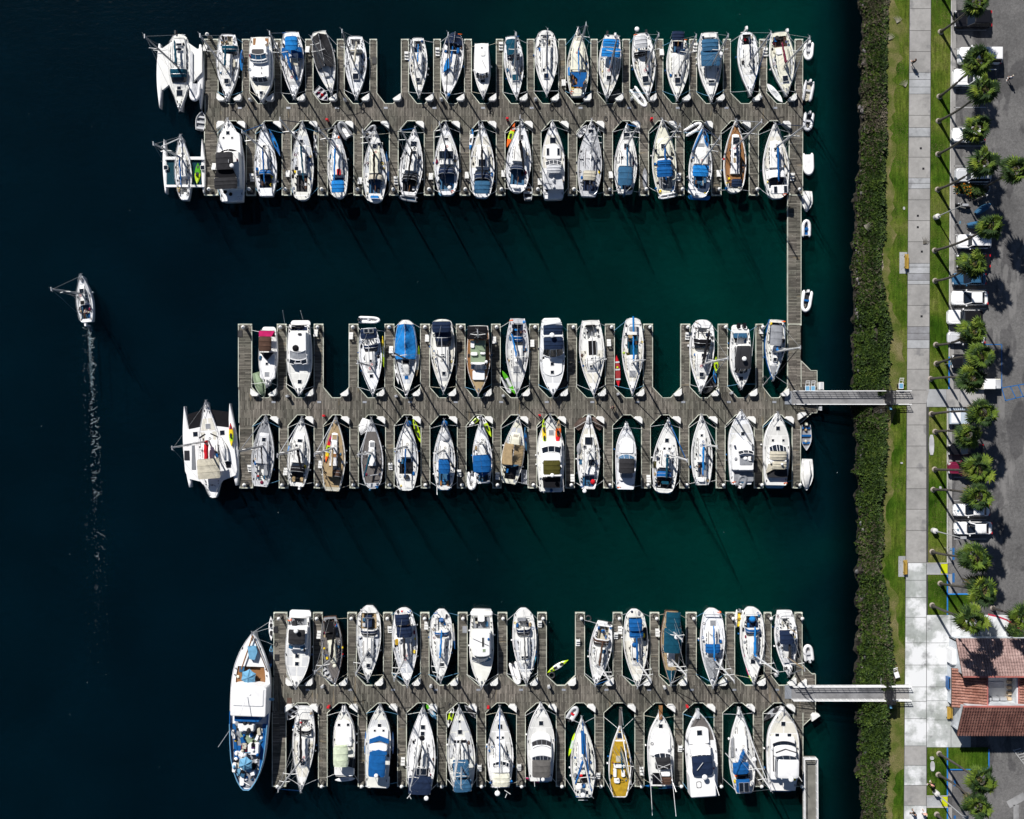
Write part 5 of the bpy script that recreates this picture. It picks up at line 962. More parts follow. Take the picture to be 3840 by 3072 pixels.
# ================================================================== ROW 6
s = SB('C5', 'black boomed ketch moored bow out with tall rigging', (1112,1240), (1160,175), 285, 'cb', deck='ww', hull='lg')
s.C(940,560,140,.4,'ww'); s.K(450,330,150,'ww'); s.D(1058,1228,545,470,'k'); s.M(815,820,1225,'lg'); s.O(1102,420,'k',.17); s.Hh(1130,880,.55); s.Gg(1098,385,16,'r','buoy'); s.V([(1090,985),(1130,1000),(1165,1080),(1155,1100),(1110,1070)],.1,.14,'k','painted_shadow','canvas'); s.end(extra=14)  # thin black sheet on the foredeck is a painted shadow, not deck gear
rowboat('C5',(935,335),(1060,150),125,'w','dg','white dinghy wedged left of the black boomed ketch')
s = MY('C5', 'white motor yacht with pale green folded top', (1645,170), (1655,1050), 272, 'cb', a=2.6)
s.Lb(1535,1750,330,680,0,.35,'w','foredeck_house',rf=.9); s.Hh(1588,397,.32); s.Hh(1703,395,.32); s.V([(1625,165),(1665,165),(1668,240),(1620,240)],.2,.34,'w','pulpit'); s.Bm(1513,1700,682,930,(.50,.56,.42),1.9,.2); s.Bm(1530,1690,655,700,(.50,.56,.42),1.2,.1); s.Lb(1525,1780,930,1040,.0,.2,'ww','aft_deck'); s.V([(1715,820),(1790,840),(1785,950),(1700,925)],.1,.5,'dg','side_cover','canvas'); s.end(extra=2)
kayak('C5',(1535,1100),(1792,1080),52,['w'],'white upturned dinghy crosswise behind the pale green top',.7,'paddle_board',cat='dinghy')
s = MY('C5', 'white motor yacht with blue chevron and blue awning', (2100,150), (2060,1190), 322, 'cb')
s.Lb(1965,2215,430,620,0,.4,'w','foredeck_house',rf=.4); s.Hh(2097,410,.45); s.Hh(2040,467,.25); s.Hh(2150,467,.25); s.V([(1970,590),(2095,545),(2215,590),(2215,640),(2095,600),(1970,640)],.4,.75,'b','windscreen_cover','canvas'); s.Lb(1965,2200,635,730,.0,1.0,'w','deckhouse',rf=.3); s.V([(1972,750),(2085,718),(2190,750),(2190,780),(1972,780)],.9,1.2,'b','hood','canvas'); s.Bm(1958,2170,782,1060,'b',2.0,.1); s.Rd(2058,1040,.27,2.3); s.Pf(1915,2225,1065,1200,'w'); s.end(extra=1)
kayak('C5',(1928,485),(1918,765),32,['bb','b'],'blue paddle board left of the blue awning yacht',.9,'paddle_board',tilt=-.8); kayak('C6',(172,490),(175,770),34,['b','bb'],'blue paddle board right of the blue awning yacht',.9,'paddle_board',tilt=.8)
s = SB('C6', 'large white sloop with navy stern awning and wind turbine', (560,160), (520,1265), 362, 'cb', sw=.72)
s.C(600,930,170); s.K(950,1200,190,'n'); s.M(640,385,1265,'lg'); s.O(500,1000,'k',.18); s.Bm(375,660,1050,1280,'n',2.0,.12); s.S(475,520,945,1035,2.1,'w'); s.S(525,605,950,1035,2.15,'w'); s.Hh(558,430,.55); s.Hh(554,512,.5); s.Gg(545,575,34,'k','windlass_cover'); s.Rd(602,1325,.3,2.6); s.A(385,1290,410,1335,3,3,.05,'w','wind_turbine'); s.A(360,1330,405,1270,3,3,.05,'w','wind_turbine_blade'); s.end()
kayak('C6',(600,140),(730,335),62,['sl','lb','lg','gr'],'blue grey paddle board with green tip at the sloop bow',.15,'paddle_board')
s = SB('C6', 'white ketch with dark slate cockpit and stern canopies', (1015,160), (1062,1230), 352, 'cb')
s.C(560,850,180); s.K(1050,1150,160,'sl'); s.Bm(940,1140,842,1065,'sl',1.7,.1); s.Bm(945,1172,1095,1248,'sl',1.9,.1); s.M(590,935,1245,'w'); s.O(1035,840,'dg',.09); s.M(880,1040,1180,'lg',jib=None,spr=1,fore=False,hmin=9.0); s.Hh(1020,357,.3); s.Hh(1028,492,.55); s.Lb(948,1110,595,625,.2,.5,'k','window_band','glass'); s.end(extra=7)
kayak('C6',(945,155),(875,435),62,['w','li','w'],'lime and white kayak left of the slate canopied ketch',seats=2); kayak('C6',(1085,145),(1228,315),62,['g','dg','g'],'grey double kayak right of the slate canopied ketch',seats=2)
s = SB('C6', 'white pilothouse sloop with creased cream cover', (1530,170), (1540,1190), 333, 'cb', sw=.66)
s.C(600,850,170); s.Lb(1420,1660,855,1010,0,1.1,'w','pilothouse',rf=.4); s.Wd(1440,1650,848,900,.4,1.1,'gl',5,.25); s.Bm(1440,1655,1015,1180,'cr',1.8,.15); s.M(620,1525,1000,'lg'); s.O(1545,1000,None); s.Hh(1516,424,.25,'gl',.6); s.Hh(1550,424,.25,'gl',.6); s.Hh(1503,563,.3); s.Hh(1567,563,.3); s.Hh(1482,668,.3); s.Hh(1593,668,.3); s.Rd(1500,1262,.35,2.6); s.Gg(1672,1135,22,'bb','bag'); s.Gg(1418,1145,20,'b','bag'); s.A(1620,1270,1600,1320,3,3,.05,'w','wind_turbine'); s.A(1590,1225,1665,1275,3,3,.05,'w','wind_turbine_blade'); s.end()
s = MY('C6', 'white express yacht with grey brown curved canopy', (2048,130), (2048,1110), 348, 'cb', a=2.2)
s.Hh(2052,380,.55); s.V([(2030,130),(2065,130),(2068,205),(2025,205)],.2,.34,'w','pulpit'); s.Lb(1925,2180,500,850,0,.35,'w','deckhouse',rf=.7); s.Wd(1935,2185,590,655,.35,.8,'dg',4,.3,'g'); s.Lb(1930,2190,650,830,.3,.8,'w','coachroof',rf=.5); s.Wd(1940,2180,800,850,.8,1.6,'gl',5,.2,'g'); s.Bm(1940,2170,845,1065,(.11,.105,.10),2.0,.12); s.Rd(2075,1088,.24,2.3); s.Pf(1930,2170,1090,1125,'lb'); s.A(1965,1085,1972,1180,1.5,1.8,.03,'w','rod'); s.end(extra=1)
kayak('C6',(1858,1068),(2030,1128),42,['pk','r','pk'],'pink kayak crosswise on the express yacht stern',.9)
s = SB('C7', 'white ketch with several long royal blue sail covers', (520,330), (545,1425), 343, 'cb')
s.C(560,1000,170); s.K(1110,1230,200,'k'); s.M(850,650,1390,'w',jib='b'); s.O(430,1235,'b',.17); s.A(525,515,535,830,.9,1.1,.2,'b','staysail_cover','canvas'); s.Gg(515,1145,22,'r','bag'); s.Rd(480,1280,.42,1.2); s.Rd(533,1395,.33,1.6); s.Gg(545,1285,35,'b','bag'); s.S(445,480,1335,1375,.9,'w'); s.S(565,610,1335,1390,.9,'w'); s.A(460,1425,605,1425,.8,.8,.04,'w','stern_davit'); s.A(470,1465,600,1465,.8,.8,.04,'w','stern_davit'); s.end(extra=12)
kayak('C7',(425,545),(342,868),42,['li','gr','li'],'lime paddle board along the blue covered ketch',1.0,'paddle_board',tilt=-.5)
rib('C7',(455,180),(340,370),125,'lg','w','inflatable filled with red bundles at the bow corner','dg',seat='r')
s = SB('C7', 'ochre decked wooden ketch with white bowsprit', (1048,420), (1035,1420), 312, 'cb', hull='w', deck='w')
s.F(440,1410,'oc',.14,'canvas'); s.C(640,1010,180,.35,'w'); s.V([(965,660),(1105,660),(1105,955),(950,955)],.66,.72,'oc','coachroof_top','canvas'); s.K(1030,1240,150,'oc'); s.M(715,1190,1225,'be',jib='w'); s.O(1078,1075,'t',.15); s.Hh(1040,580,.7,'n'); s.Lb(985,1050,855,945,.6,.75,'be','companionway_hatch','teak'); s.Lb(950,995,1035,1155,.0,.35,'w','cushion'); s.Lb(960,1040,1170,1235,.0,.35,'w','cushion'); s.Lb(1060,1110,1060,1150,.0,.35,'w','cushion'); s.A(1048,440,1052,195,.3,.6,.22,'gt','bowsprit','teak'); s.A(1085,440,1065,215,.5,.9,.03,'w','bowsprit_rail'); s.end(extra=3)
s = MY('C7', 'white sport fisher with teak bow pulpit, long outriggers', (1600,270), (1600,1270), 362, 'cb', a=2.3)
s.V([(1572,170),(1625,170),(1622,362),(1578,362)],.3,.42,'tk','pulpit','teak'); s.Lb(1460,1740,480,870,0,.35,'w','foredeck_house',rf=1.2); s.Hh(1600,452,.5); s.K(1250,1090,230,'k'); s.Wd(1510,1745,830,880,.4,1.1,'gl',3,.2); s.Bm(1530,1738,882,1045,'dg',1.7,.08); s.Lb(1605,1735,1085,1140,1.2,1.6,'w','helm_seat'); s.Bm(1610,1750,1142,1255,'br',1.4,.05); s.A(1520,890,1615,1200,2,2.2,.035,'w','tower_leg'); s.A(1560,985,1700,1030,2,2.2,.03,'w','tower_brace'); s.A(1560,1040,1730,970,2,2.2,.03,'w','tower_brace'); s.A(1455,1070,1620,1230,1.2,1.5,.03,'w','tower_leg'); s.A(1455,1130,1485,1675,2,7,.035,'w','outrigger'); s.A(1740,1000,1810,1690,2,7,.035,'w','outrigger'); s.A(1750,1180,1812,1355,2,3,.03,'w','rod'); s.end(extra=4)
kayak('C7',(1385,1265),(1765,1290),62,['b','aq','gr','b'],'blue and green kayak crosswise behind the sport fisher',.5)
s = MY('C8', 'wide motor yacht with grey foredeck and long white aft roof', (430,245), (505,1400), 425, 'cb', a=2.8)
s.F(280,640,'gt',.2); s.Lb(290,575,455,690,0,.6,'w','deckhouse',rf=.5); s.Hh(436,522,.65); s.Wd(318,598,690,725,.6,1.1,'gl',3,.25); s.Lb(322,600,700,840,0,1.3,'w','upper_house',rf=.5); s.Wd(350,600,835,860,1.3,1.9,'gl',4,.1); s.Bm(345,622,845,1110,'n',2.5,.08); s.Lb(308,668,1090,1405,0,2.0,'w','aft_roof'); s.Rd(512,1130,.35,2.7); s.A(410,1040,490,935,2.75,2.75,.04,'w','antenna'); s.A(635,890,690,950,2.5,2.8,.04,'w','rod'); s.A(625,1120,708,1380,2.1,3.2,.04,'w','rod'); s.Lb(402,470,1190,1280,2.0,2.02,'dg','roof_rack_mat'); s.Lb(407,465,1196,1274,2.0,2.04,'w','roof_rack'); s.V([(402,205),(438,205),(450,345),(400,345)],.3,.45,'lg','pulpit'); s.end(extra=1)
s = SB('C8', 'white motorsailer with blue cover and rear solar panels', (985,205), (1040,1345), 352, 'cb', a=1.75)
s.C(370,700,150,.25,'ww'); s.Lb(920,1090,560,940,0,.8,'w','deckhouse',rf=.3); s.K(1080,1200,150,'n'); s.M(720,1400,1295,'w'); s.O(920,1085,'b',.26); s.Bm(895,1112,935,1090,'b',1.5,.1); s.Bm(945,1110,1035,1105,'k',1.3); s.Bm(940,1125,1160,1340,'b',1.6,.1); s.S(975,1038,1205,1333,1.85,'lg'); s.S(1045,1112,1203,1333,1.85,'lg'); s.Rd(1180,890,.28,5.0); s.V([(870,620),(900,600),(905,860),(870,860)],.02,.3,'g','side_board','canvas'); s.A(790,805,870,900,.5,.6,.05,'w','fender_board'); s.Gg(948,1128,22,'o','life_jacket'); s.end(extra=4)
s = MY('C8', 'white motor yacht with white hardtop, beside the ramp', (1580,200), (1560,1310), 432, 'cb', a=2.6)
s.Hh(1573,413,.55); s.Hh(1492,568,.5,'gl',.4); s.Hh(1655,568,.5,'gl',.4); s.Lb(1400,1735,600,1180,0,.8,'w','deckhouse'); s.Wd(1425,1732,640,705,.35,.9,'gl',3,.25,'dg'); s.Lb(1445,1755,705,860,.8,1.2,'w','flybridge',rf=.5); s.A(1470,800,1600,752,1.25,1.25,.06,'dg','window_strip','glass'); s.A(1600,752,1750,800,1.25,1.25,.06,'dg','window_strip','glass'); s.Wd(1475,1760,850,905,1.2,1.9,'gl',3,.2,'g'); s.Lb(1475,1520,900,1150,.8,1.6,'g','side_window','glass'); s.Bm(1505,1785,900,1150,'w',2.6,.06,hard=True); s.Rd(1675,1160,.32,2.7); s.A(1435,740,1440,1050,.85,.85,.07,'k','window_strip','glass'); s.A(1780,1120,1825,1190,2.6,2.8,.04,'w','rod'); s.Pf(1400,1690,1240,1330,'sl'); s.end(extra=2)
kayak('C8',(1550,160),(1292,372),85,['dg','g','dg'],'dark grey double kayak in the bottom right slip corner',seats=2)
# ---------------- lone boat under way
s = Bt('Z', 'white sloop under motor in open water with red hatch', (408,105), (475,680), 195, 's', None, group=None, sw=.66)
s.C(230,450,80); s.K(470,640,110,'sl'); s.M(340,40,275,'lg',jib=None); s.Hh(425,302,.55); s.Lb(412,455,372,422,.35,.5,'r','sea_hood','canvas'); s.Hh(435,445,.5,'k'); s.Lb(385,430,140,170,.0,.25,'n','sail_bag','canvas'); s.Gg(405,130,14,'w','anchor_gear'); s.U(467,712,'w'); s.end(moor=False,extra=5); LONE = s
# ------------------------------------------------------------------ the big blue and white vessel at the head of the bottom dock
s = Bt('S', 'big blue and white converted vessel at the bottom dock head', (945,2374), (925,2962), 148, 'm', None, hull='w', deck='ww', name='houseboat', cat='houseboat', group=None, zd=2.5, sw=.66, a=2.7, tm=.42, rnd=.24); s.rk = .985
s.Z = lambda y, s=s: s.zd+.7*max(0, (y/s.L+.5)-.7)
s.K(2500,2565,110,'tk'); s.F(2500,2384,'w',.3,'gel'); s.F(2955,2715,'g',.14,'canvas'); s.V([(872,2715),(884,2715),(892,2900),(880,2880)],.05,.12,'b','side_deck'); s.V([(985,2715),(1000,2715),(985,2860),(970,2900)],.05,.12,'b','side_deck')
s.A(905,2510,948,2384,.45,.7,.09,'tk','varnished_rail','teak'); s.A(1004,2520,948,2384,.45,.7,.07,'br','varnished_rail','teak')
s.Lb(862,1000,2568,2690,0,2.0,'w','deckhouse',rf=.5); s.Lb(872,990,2582,2650,2.0,2.12,'w','roof_panel')
s.V([(928,2425),(960,2425),(965,2445),(955,2475),(935,2472),(930,2445)],.1,.75,'lb','hatch_cover','canvas'); s.Lb(964,981,2433,2470,.05,.12,(.045,.11,.01),'green_mat','canvas')
s.Lb(876,975,2680,2708,.1,1.3,'b','awning','canvas'); s.Lb(885,905,2672,2690,1.4,1.7,'tan','crate','teak'); s.Lb(890,955,2712,2745,.1,.9,'w','galley_roof'); s.Lb(903,952,2718,2742,.9,1.15,'ww','sink_counter'); s.Lb(910,921,2706,2718,.9,1.3,'dg','chair','canvas'); s.Lb(926,938,2706,2716,.9,1.3,'dg','chair','canvas')
s.Lb(900,962,2748,2790,.05,.15,'sg','deck_rug','canvas'); s.Lb(928,970,2792,2832,0,1.0,'w','aft_house'); s.Lb(903,924,2792,2834,0,.7,'mr','companionway'); s.Lb(907,920,2796,2832,.7,.76,'k','opening')
s.Lb(870,885,2862,2898,0,.6,'w','locker'); s.Lb(898,915,2905,2948,0,.4,'w','locker'); s.Lb(868,876,2740,2760,0,.6,'w','locker'); s.Gg(890,2720,14,'g','netting',.8); s.Gg(880,2782,7,'oc','pot',.5); s.Gg(908,2784,8,'b','plant_pot',.5); s.Gg(948,2805,8,'vi','pot',1.2)
for i in range(80):
    rr = s.rr; y = -s.L/2+s.L*rr.uniform(.05,.40); x = s.W(y)*rr.uniform(-.86,.86); z = s.top(x, y); c = rr.choice(['w','w','w','lg','lg','dg','n','b','sl','be','w','k','lb','w']); m = MB()
    if rr.random() < .5: m.box(x, y, z-.02, z+rr.uniform(.15,.6), rr.uniform(.25,.7), rr.uniform(.3,.9), 0, rr.uniform(-.5,.5)); nm = 'crate'
    elif rr.random() < .6: m.dome(x, y, z-.02, rr.uniform(.15,.35), .3, 9, 0, 1, rr.uniform(.8,1.4)); nm = 'bag'
    else: m.tube([(x, y, z+.1), (x+rr.uniform(-.9,.9), y+rr.uniform(-.9,.9), z+.3)], .05, 6); nm = 'pole'
    s.part(m, nm, mat('canvas', c))
s.A(862,2738,818,2802,1,3.5,.035,'lg','fishing_rod'); s.A(925,2610,900,2680,2.3,4.0,.05,'w','signal_mast'); s.Gg(931,2612,4,'w','lamp',3); s.Gg(888,2542,6,'cr','bucket',.6)
s.Lb(1003,1028,2618,2628,.4,.5,'lb','gangplank'); s.end(rail=False, moor=False, extra=0)
m = MB(); m.tube([(q*(s.W(y)-.05), y, s.Z(y)+.42) for q, y in [(-1, -s.L/2+s.L*k) for k in (.42,.3,.2,.12,.06,.02,.005)]+[(1, -s.L/2+s.L*k) for k in (.005,.02,.06,.12,.2,.3,.42)]], .07, 6); s.part(m, 'bulwark_rail', mat('gel','lb'))
m = MB(); rows = []
for q, k in [(-1,k) for k in (.5,.42,.3,.2,.12,.06,.02,.005)]+[(1,k) for k in (.005,.02,.06,.12,.2,.3,.42,.5)]:
    y = -s.L/2+s.L*k; rows.append([(q*(s.W(y)-.02), y, s.Z(y)-.05), (q*(s.W(y)-.02), y, s.Z(y)+.42), (q*(s.W(y)-.12), y, s.Z(y)+.42), (q*(s.W(y)-.12), y, s.Z(y)-.05)])
m.grid(rows); s.part(m, 'bulwark', mat('gel','b'))
m = MB()
for a, b in (((945,2374),(1027,2322)),((950,2374),(1030,2350)),((975,2400),(1027,2420))): pa, pb = s.loc(*a, 2.0), s.loc(*b, .6); m.tube([(*pa,2.0),((pa[0]+pb[0])/2,(pa[1]+pb[1])/2,1.1),(*pb,.6)], .025, 5)
s.part(m, 'mooring_line', mat('rope','lg'))
def parasol(X, Y, z, r, lab):
    x, y = P(X, Y, z+2.3); o = empty('parasol', (x, y, z)); tag(o, uniq(lab), 'parasol')
    m = MB(); m.cyl(0,0,0,2.45,.03,6); m.build('pole', mat('metal','lg'), o)
    m = MB(); n = 6
    for i in range(n):
        a, b = 2*pi*i/n+.4, 2*pi*(i+1)/n+.4; c_ = (a+b)/2; A = (r*cos(a), r*sin(a), 1.95); B = (r*cos(b), r*sin(b), 1.95); M_ = (r*.80*cos(c_), r*.80*sin(c_), 1.98); h1 = (A[0]*.5, A[1]*.5, 2.28); h2 = (B[0]*.5, B[1]*.5, 2.28); hm = (M_[0]*.5, M_[1]*.5, 2.22)
        m.add([(0,0,2.5), h1, hm, h2, A, M_, B], [(0,1,2),(0,2,3),(1,4,5,2),(2,5,6,3)])
    m.build('canopy', mat('canvas','lb'), o)
    m = MB()
    for i in range(n): a = 2*pi*i/n+.4; m.tube([(0,0,2.5),(r*.5*cos(a),r*.5*sin(a),2.29),(r*cos(a),r*sin(a),1.96)], .02, 4)
    m.build('rib', mat('metal','lb'), o)
parasol(930,2541,1.2,1.05,'light blue parasol on the foredeck well of the big vessel')
parasol(918,2868,1.75,.98,'light blue parasol on the aft deck of the big vessel')
kayak('C1',(730,170),(735,478),68,['w'],'white kayak floating at the bottom dock corner',.05,seats=2); kayak('C1',(735,532),(718,838),62,['bb','n','n','lb'],'dark blue kayak below the white one at the dock edge',.05)
# ------------------------------------------------------------------ furniture on the docks
def near(X, Y, row): return nearest(X, Y, row).replace('white ', 'white ', 1)
for rk, R in ROWS.items():
    v = -1 if rk[1] == 't' else 1
    sgn = -1 if rk[1] == 't' else 1
    for i, (a, b) in enumerate(SLIPS[rk]):
        cx = (a+b)/2; bs = [q for q in BOATS if q[0] == rk and a-10 < q[1] < b+10]
        lab = 'white dock box by the '+bs[0][3] if bs else 'white dock box by the empty slip of the %s dock' % {'a':'topmost','b':('middle' if i < 5 else 'middle right'),'c':'bottom'}[rk[0]]
        Y = R['g']+(6 if v < 0 else -6)
        # long side faces the slip, body towards the walkway
        dock_box(b, Y, -1 if v < 0 else 1, 1, lab)
        if i == 0 and rk not in ('bb',): dock_box(a, Y, -1 if v < 0 else 1, -1, 'left hand dock box by the '+(bs[0][3] if bs else 'first slip'))
dock_box(2990,1575,1,-1,'white dock box at the lower right corner of the middle dock'); dock_box(3040,2700,1,-1,'white dock box at the lower right corner of the bottom dock'); dock_box(3020,2545,-1,1,'white dock box near the bottom dock tank'); 
for rk in ('bt','bb','ct','cb','ab'):
    R = ROWS[rk]; d = 14 if rk[1] == 't' else -14
    for i, (a, b) in enumerate(R['f']):
        if rk == 'bt' and i == len(R['f'])-1: continue
        X = (a+b)/2+3; L = [q for q in BOATS if q[0] == rk and q[1] < X]; Rr = [q for q in BOATS if q[0] == rk and q[1] > X]
        if L and X-max(L, key=lambda q: q[1])[1] < 75: lab = 'piling right of the '+max(L, key=lambda q: q[1])[3]
        elif Rr: lab = 'piling left of the '+min(Rr, key=lambda q: q[1])[3]
        else: lab = 'piling on the last finger'
        piling(X, R['t']+d, rk, lab)
piling(*px('A1',905,215), 'at', 'lone piling at the top end of the widest topmost finger')
TB = dict(A1='at',A2='at',A3='at',A4='at',A5='ab',A6='ab',A7='ab',A8='ab',B1='bt',B2='bt',B3='bt',B4='bt',B5='bb',B6='bb',B7='bb',B8='bb',C1='ct',C2='ct',C3='ct',C4='ct',C5='cb',C6='cb',C7='cb',C8='cb')
for c, x, y in (('A1',1425,1010),('A2',530,1010),('A2',1740,1005),('A3',835,1005),('A3',2045,995),('A4',1400,875),('B1',815,1100),('B2',95,1100),('B2',1440,1095),('B3',1060,1430),('B4',860,1130),('C1',1390,1045),('C2',665,1040),('C3',75,1290),('C3',1865,1300),('C4',1455,960)):
    X, Y = px(c, x, y); pedestal(c, x, y, 'power pedestal by the '+nearest(X, Y, TB[c]))
STP = [('A1',1735,325),('A1',850,350),('A2',50,370),('A2',1300,445),('A2',1690,395),('A3',400,325),('A3',1190,790),('A4',300,360),('A4',675,300),('A4',1460,355),('A5',1440,835),('A5',1890,790),('A5',960,700),('A6',710,880),('A6',1165,870),('A6',1605,825),('A6',2060,810),('A7',430,790),('A7',890,890),('A7',1785,805),('A8',490,735),('A8',940,700),('A8',1760,735),('B1',1165,305),('B1',1610,340),('B1',2115,515),('B2',480,370),('B2',1325,395),('B2',1805,435),('B3',910,570),('B4',275,360),('B4',1270,290),('B5',1075,860),('B5',1525,905),('B5',1965,815),('B6',760,835),('B6',1625,920),('B7',1925,995),('B7',20,960),('B7',965,985),('C1',1340,400),('C2',145,330),('C2',605,285),('C2',2035,260),('C3',525,610),('C3',1180,420),('C3',1115,500),('C3',1760,460),('C6',310,850),('C6',1275,930),('C6',1775,920),('C7',740,1115),('C7',1335,1055),('C7',1860,745)]
seen = {}
for c, x, y in STP:
    X, Y = px(c, x, y); b = nearest(X, Y, TB[c]); k = seen.get(b, 0); seen[b] = k+1
    steps(c, x, y, ('boarding steps beside the ', 'second boarding steps beside the ', 'third boarding steps beside the ')[k]+b, 0 if (int(x)+int(y)) % 2 else pi)
for c, x, y in (('A6',305,120),('A7',480,105),('A8',182,95),('B5',2015,200),('B7',548,195),('C5',1465,155),('C6',1385,160),('C8',265,160)):
    X, Y = px(c, x, y); hydrant(c, x, y, 'red fire cabinet above the '+nearest(X, Y, TB[c]))
tyre('C3',685,245,'black tyre hanging at the top of the finger'); tyre('C3',120,1125,'black tyre below the drifting lime kayak')
for c, x, y, r in (('A2',430,1110,.3),('A2',740,1130,.35),('A3',270,1110,.3),('A3',670,1130,.4),('A3',1040,1100,.35),('A4',200,1000,.3),('A4',900,1000,.35),('A4',1370,960,.35),('B4',1320,960,.5),('B6',1040,85,.4),('B7',340,70,.4),('A7',1725,90,.28),('A8',540,20,.25),('B1',675,1130,.25),('C2',840,1070,.3),('C4',680,1180,.3),('C5',1355,165,.3),('C6',905,155,.3),('C1',790,520,.3)):
    X, Y = px(c, x, y); rope(c, x, y, 'coiled cord nearest the '+nearest(X, Y, TB[c]), r)
for c, x, y, col in (('A2',890,500,'k'),('A3',1880,640,'dg'),('B1',205,310,'k'),('C1',790,340,'k'),('C1',805,695,'k'),('C2',1088,340,'g'),('A6',2060,840,'dg'),('C5',960,100,'br')):
    X, Y = px(c, x, y); xx, yy = PD(X, Y); m = MB(); m.box(0,0,0,.05,.62,.9); m.box(0,0,.05,.07,.5,.78); o = m.build('rubber_mat', mat('rubber', col), None, (xx, yy, ZD)); tag(o, uniq('dark mat near the '+nearest(X, Y, TB[c])), 'mat', 'mats on the fingers')
dock_cart('B4',1880,1070,'left of two blue dock carts by the upper gangway',0); dock_cart('B4',1955,1070,'right of two blue dock carts by the upper gangway',0)
dock_cart('L3',675,1420,'dock cart on the grass above the upper gangway gate',0,'lb',ZL); dock_cart('L5',355,950,'first dock cart on the grass above the lower gangway gate',.3,'w',ZL)
m = MB(); m.box(0,0,0,1.0,.62,1.0); o = m.build('tank', mat('gel','ww'), None, (*PD(*px('B4',2055,1035)),ZD)); tag(o, 'white upright tank at the middle dock corner', 'tank'); m = MB(); m.box(0,0,1.0,1.06,.3,.9); m.build('lid', mat('gel','lg'), o)
m = MB(); m.box(0,0,0,.8,.22,.5); o = m.build('cabinet', mat('gel','ww'), None, (*PD(*px('B8',2060,105)),ZD)); tag(o, 'small white cabinet at the middle dock lower corner', 'cabinet'); m = MB(); m.box(0,0,.8,.86,.3,.56); m.build('lid', mat('gel','lg'), o)
# dog sized marks aside, the solitary swimmer float left out; a standing person comes with the people below
# ------------------------------------------------------------------ wake and specks of foam
FOAM = mat('cloth', (.66,.72,.75)); m = MB(); rr = random.Random(3)
def fleck(m, x, y, l, w_, a): m.add([(x-cos(a)*l, y-sin(a)*l, .015), (x+sin(a)*w_, y-cos(a)*w_, .03), (x+cos(a)*l, y+sin(a)*l, .015), (x-sin(a)*w_, y+cos(a)*w_, .03)], [(0,1,2,3)])
for k in range(170):                                   # curled crests across the wake
    t = (k+rr.random())/170; Y = 1228+t*1050; cxp = 334+t*44+rr.uniform(-3,3); hw = 2+min(t*1.8,1)*12
    if rr.random() < t**1.1: continue
    n = rr.randint(2, 5); X0 = cxp+rr.uniform(-hw,hw); a = rr.uniform(-.9,.9)
    x, y = P(X0, Y); ln = rr.uniform(.10,.26)*(1 if t < .6 else .8)
    for j in range(n):
        fleck(m, x, y, ln*.6, rr.uniform(.007,.020)*(1.3-t*.9), a); x += cos(a)*ln; y += sin(a)*ln; a += rr.uniform(-.9,.9)
for k in range(620):
    t = rr.random()**1.5; Y = 1225+t*1330; sd_ = rr.choice((0,0,0,0,-1,1)); X = 333+t*44+(rr.gauss(0, 3+t*10) if sd_ == 0 else sd_*(14+t*26)+rr.gauss(-4 if sd_ < 0 else 0, 4)); x, y = P(X, Y); q = rr.uniform(.010,.028)*(1.25-t*.8); fleck(m, x, y, q*1.6, q*.6, rr.uniform(0, pi))
o = m.build('wake', FOAM); o['kind'] = 'stuff'
tw = NT('churned_water', .3, .4); no = tw.noise(1.3, 6, (2.2,.8,1), .7); tw.b.inputs['Alpha'].default_value = 1
c_ = tw.ramp(no, [(.42,(.0008,.007,.012)),(.60,(.012,.035,.045)),(.72,(.16,.22,.24))]); TWM = tw.out(c_)
m = MB(); Lx = []; Rx = []
for i in range(20):
    t = i/19; Y = 1222+t*250; X = 333+t*13; hw = (3+8*t)*(1-t)**.5; a = P(X-hw, Y); b = P(X+hw, Y); Lx.append((*a,.008)); Rx.append((*b,.008))
m.grid([[a, b] for a, b in zip(Lx, Rx)]); o = m.build('churned_water', TWM); o['kind'] = 'stuff'
m = MB()
for _ in range(36): x, y = P(rr.uniform(20,3150), rr.uniform(20,3050)); fleck(m, x, y, rr.uniform(.03,.06), rr.uniform(.015,.03), rr.uniform(0,pi))
o = m.build('floating_flecks', FOAM); o['kind'] = 'stuff'
# ================================================================== LAND
def PL(X, Y): return P(X, Y, ZL)
EDGE = [(3326,-60),(3326,0),(3324,95),(3322,189),(3318,252),(3318,410),(3319,532),(3315,642),(3311,721),(3316,847),(3313,904),(3296,935),(3296,1020),(3307,1063),(3318,1142),(3340,1221),(3330,1331),(3326,1442),(3327,1555),(3321,1667),(3310,1833),(3296,1889),(3310,2000),(3307,2028),(3293,2139),(3321,2222),(3332,2333),(3351,2500),(3350,2558),(3332,2675),(3326,2850),(3312,2996),(3312,3140)]
WEDGE = [(3238,-60),(3235,0),(3232,200),(3228,420),(3222,560),(3215,700),(3206,850),(3205,1000),(3207,1150),(3203,1300),(3203,1450),(3208,1560),(3210,1700),(3215,1850),(3220,2000),(3220,2150),(3216,2350),(3212,2500),(3216,2600),(3220,2750),(3218,2900),(3230,3072),(3232,3140)]
def interp(tab, Y):
    return interp0(tab, Y)+((vn(Y*.03, 7)-.5)*20+(vn(Y*.11, 2)-.5)*12 if tab is WEDGE else (vn(Y*.09, 4)-.5)*7)
def interp0(tab, Y):
    for (x0,y0),(x1,y1) in zip(tab, tab[1:]):
        if y0 <= Y <= y1: return x0+(x1-x0)*(Y-y0)/(y1-y0)
    return tab[0][0] if Y < tab[0][1] else tab[-1][0]
def hsh(a, b): return (sin(a*12.9898+b*78.233)*43758.5453) % 1.0
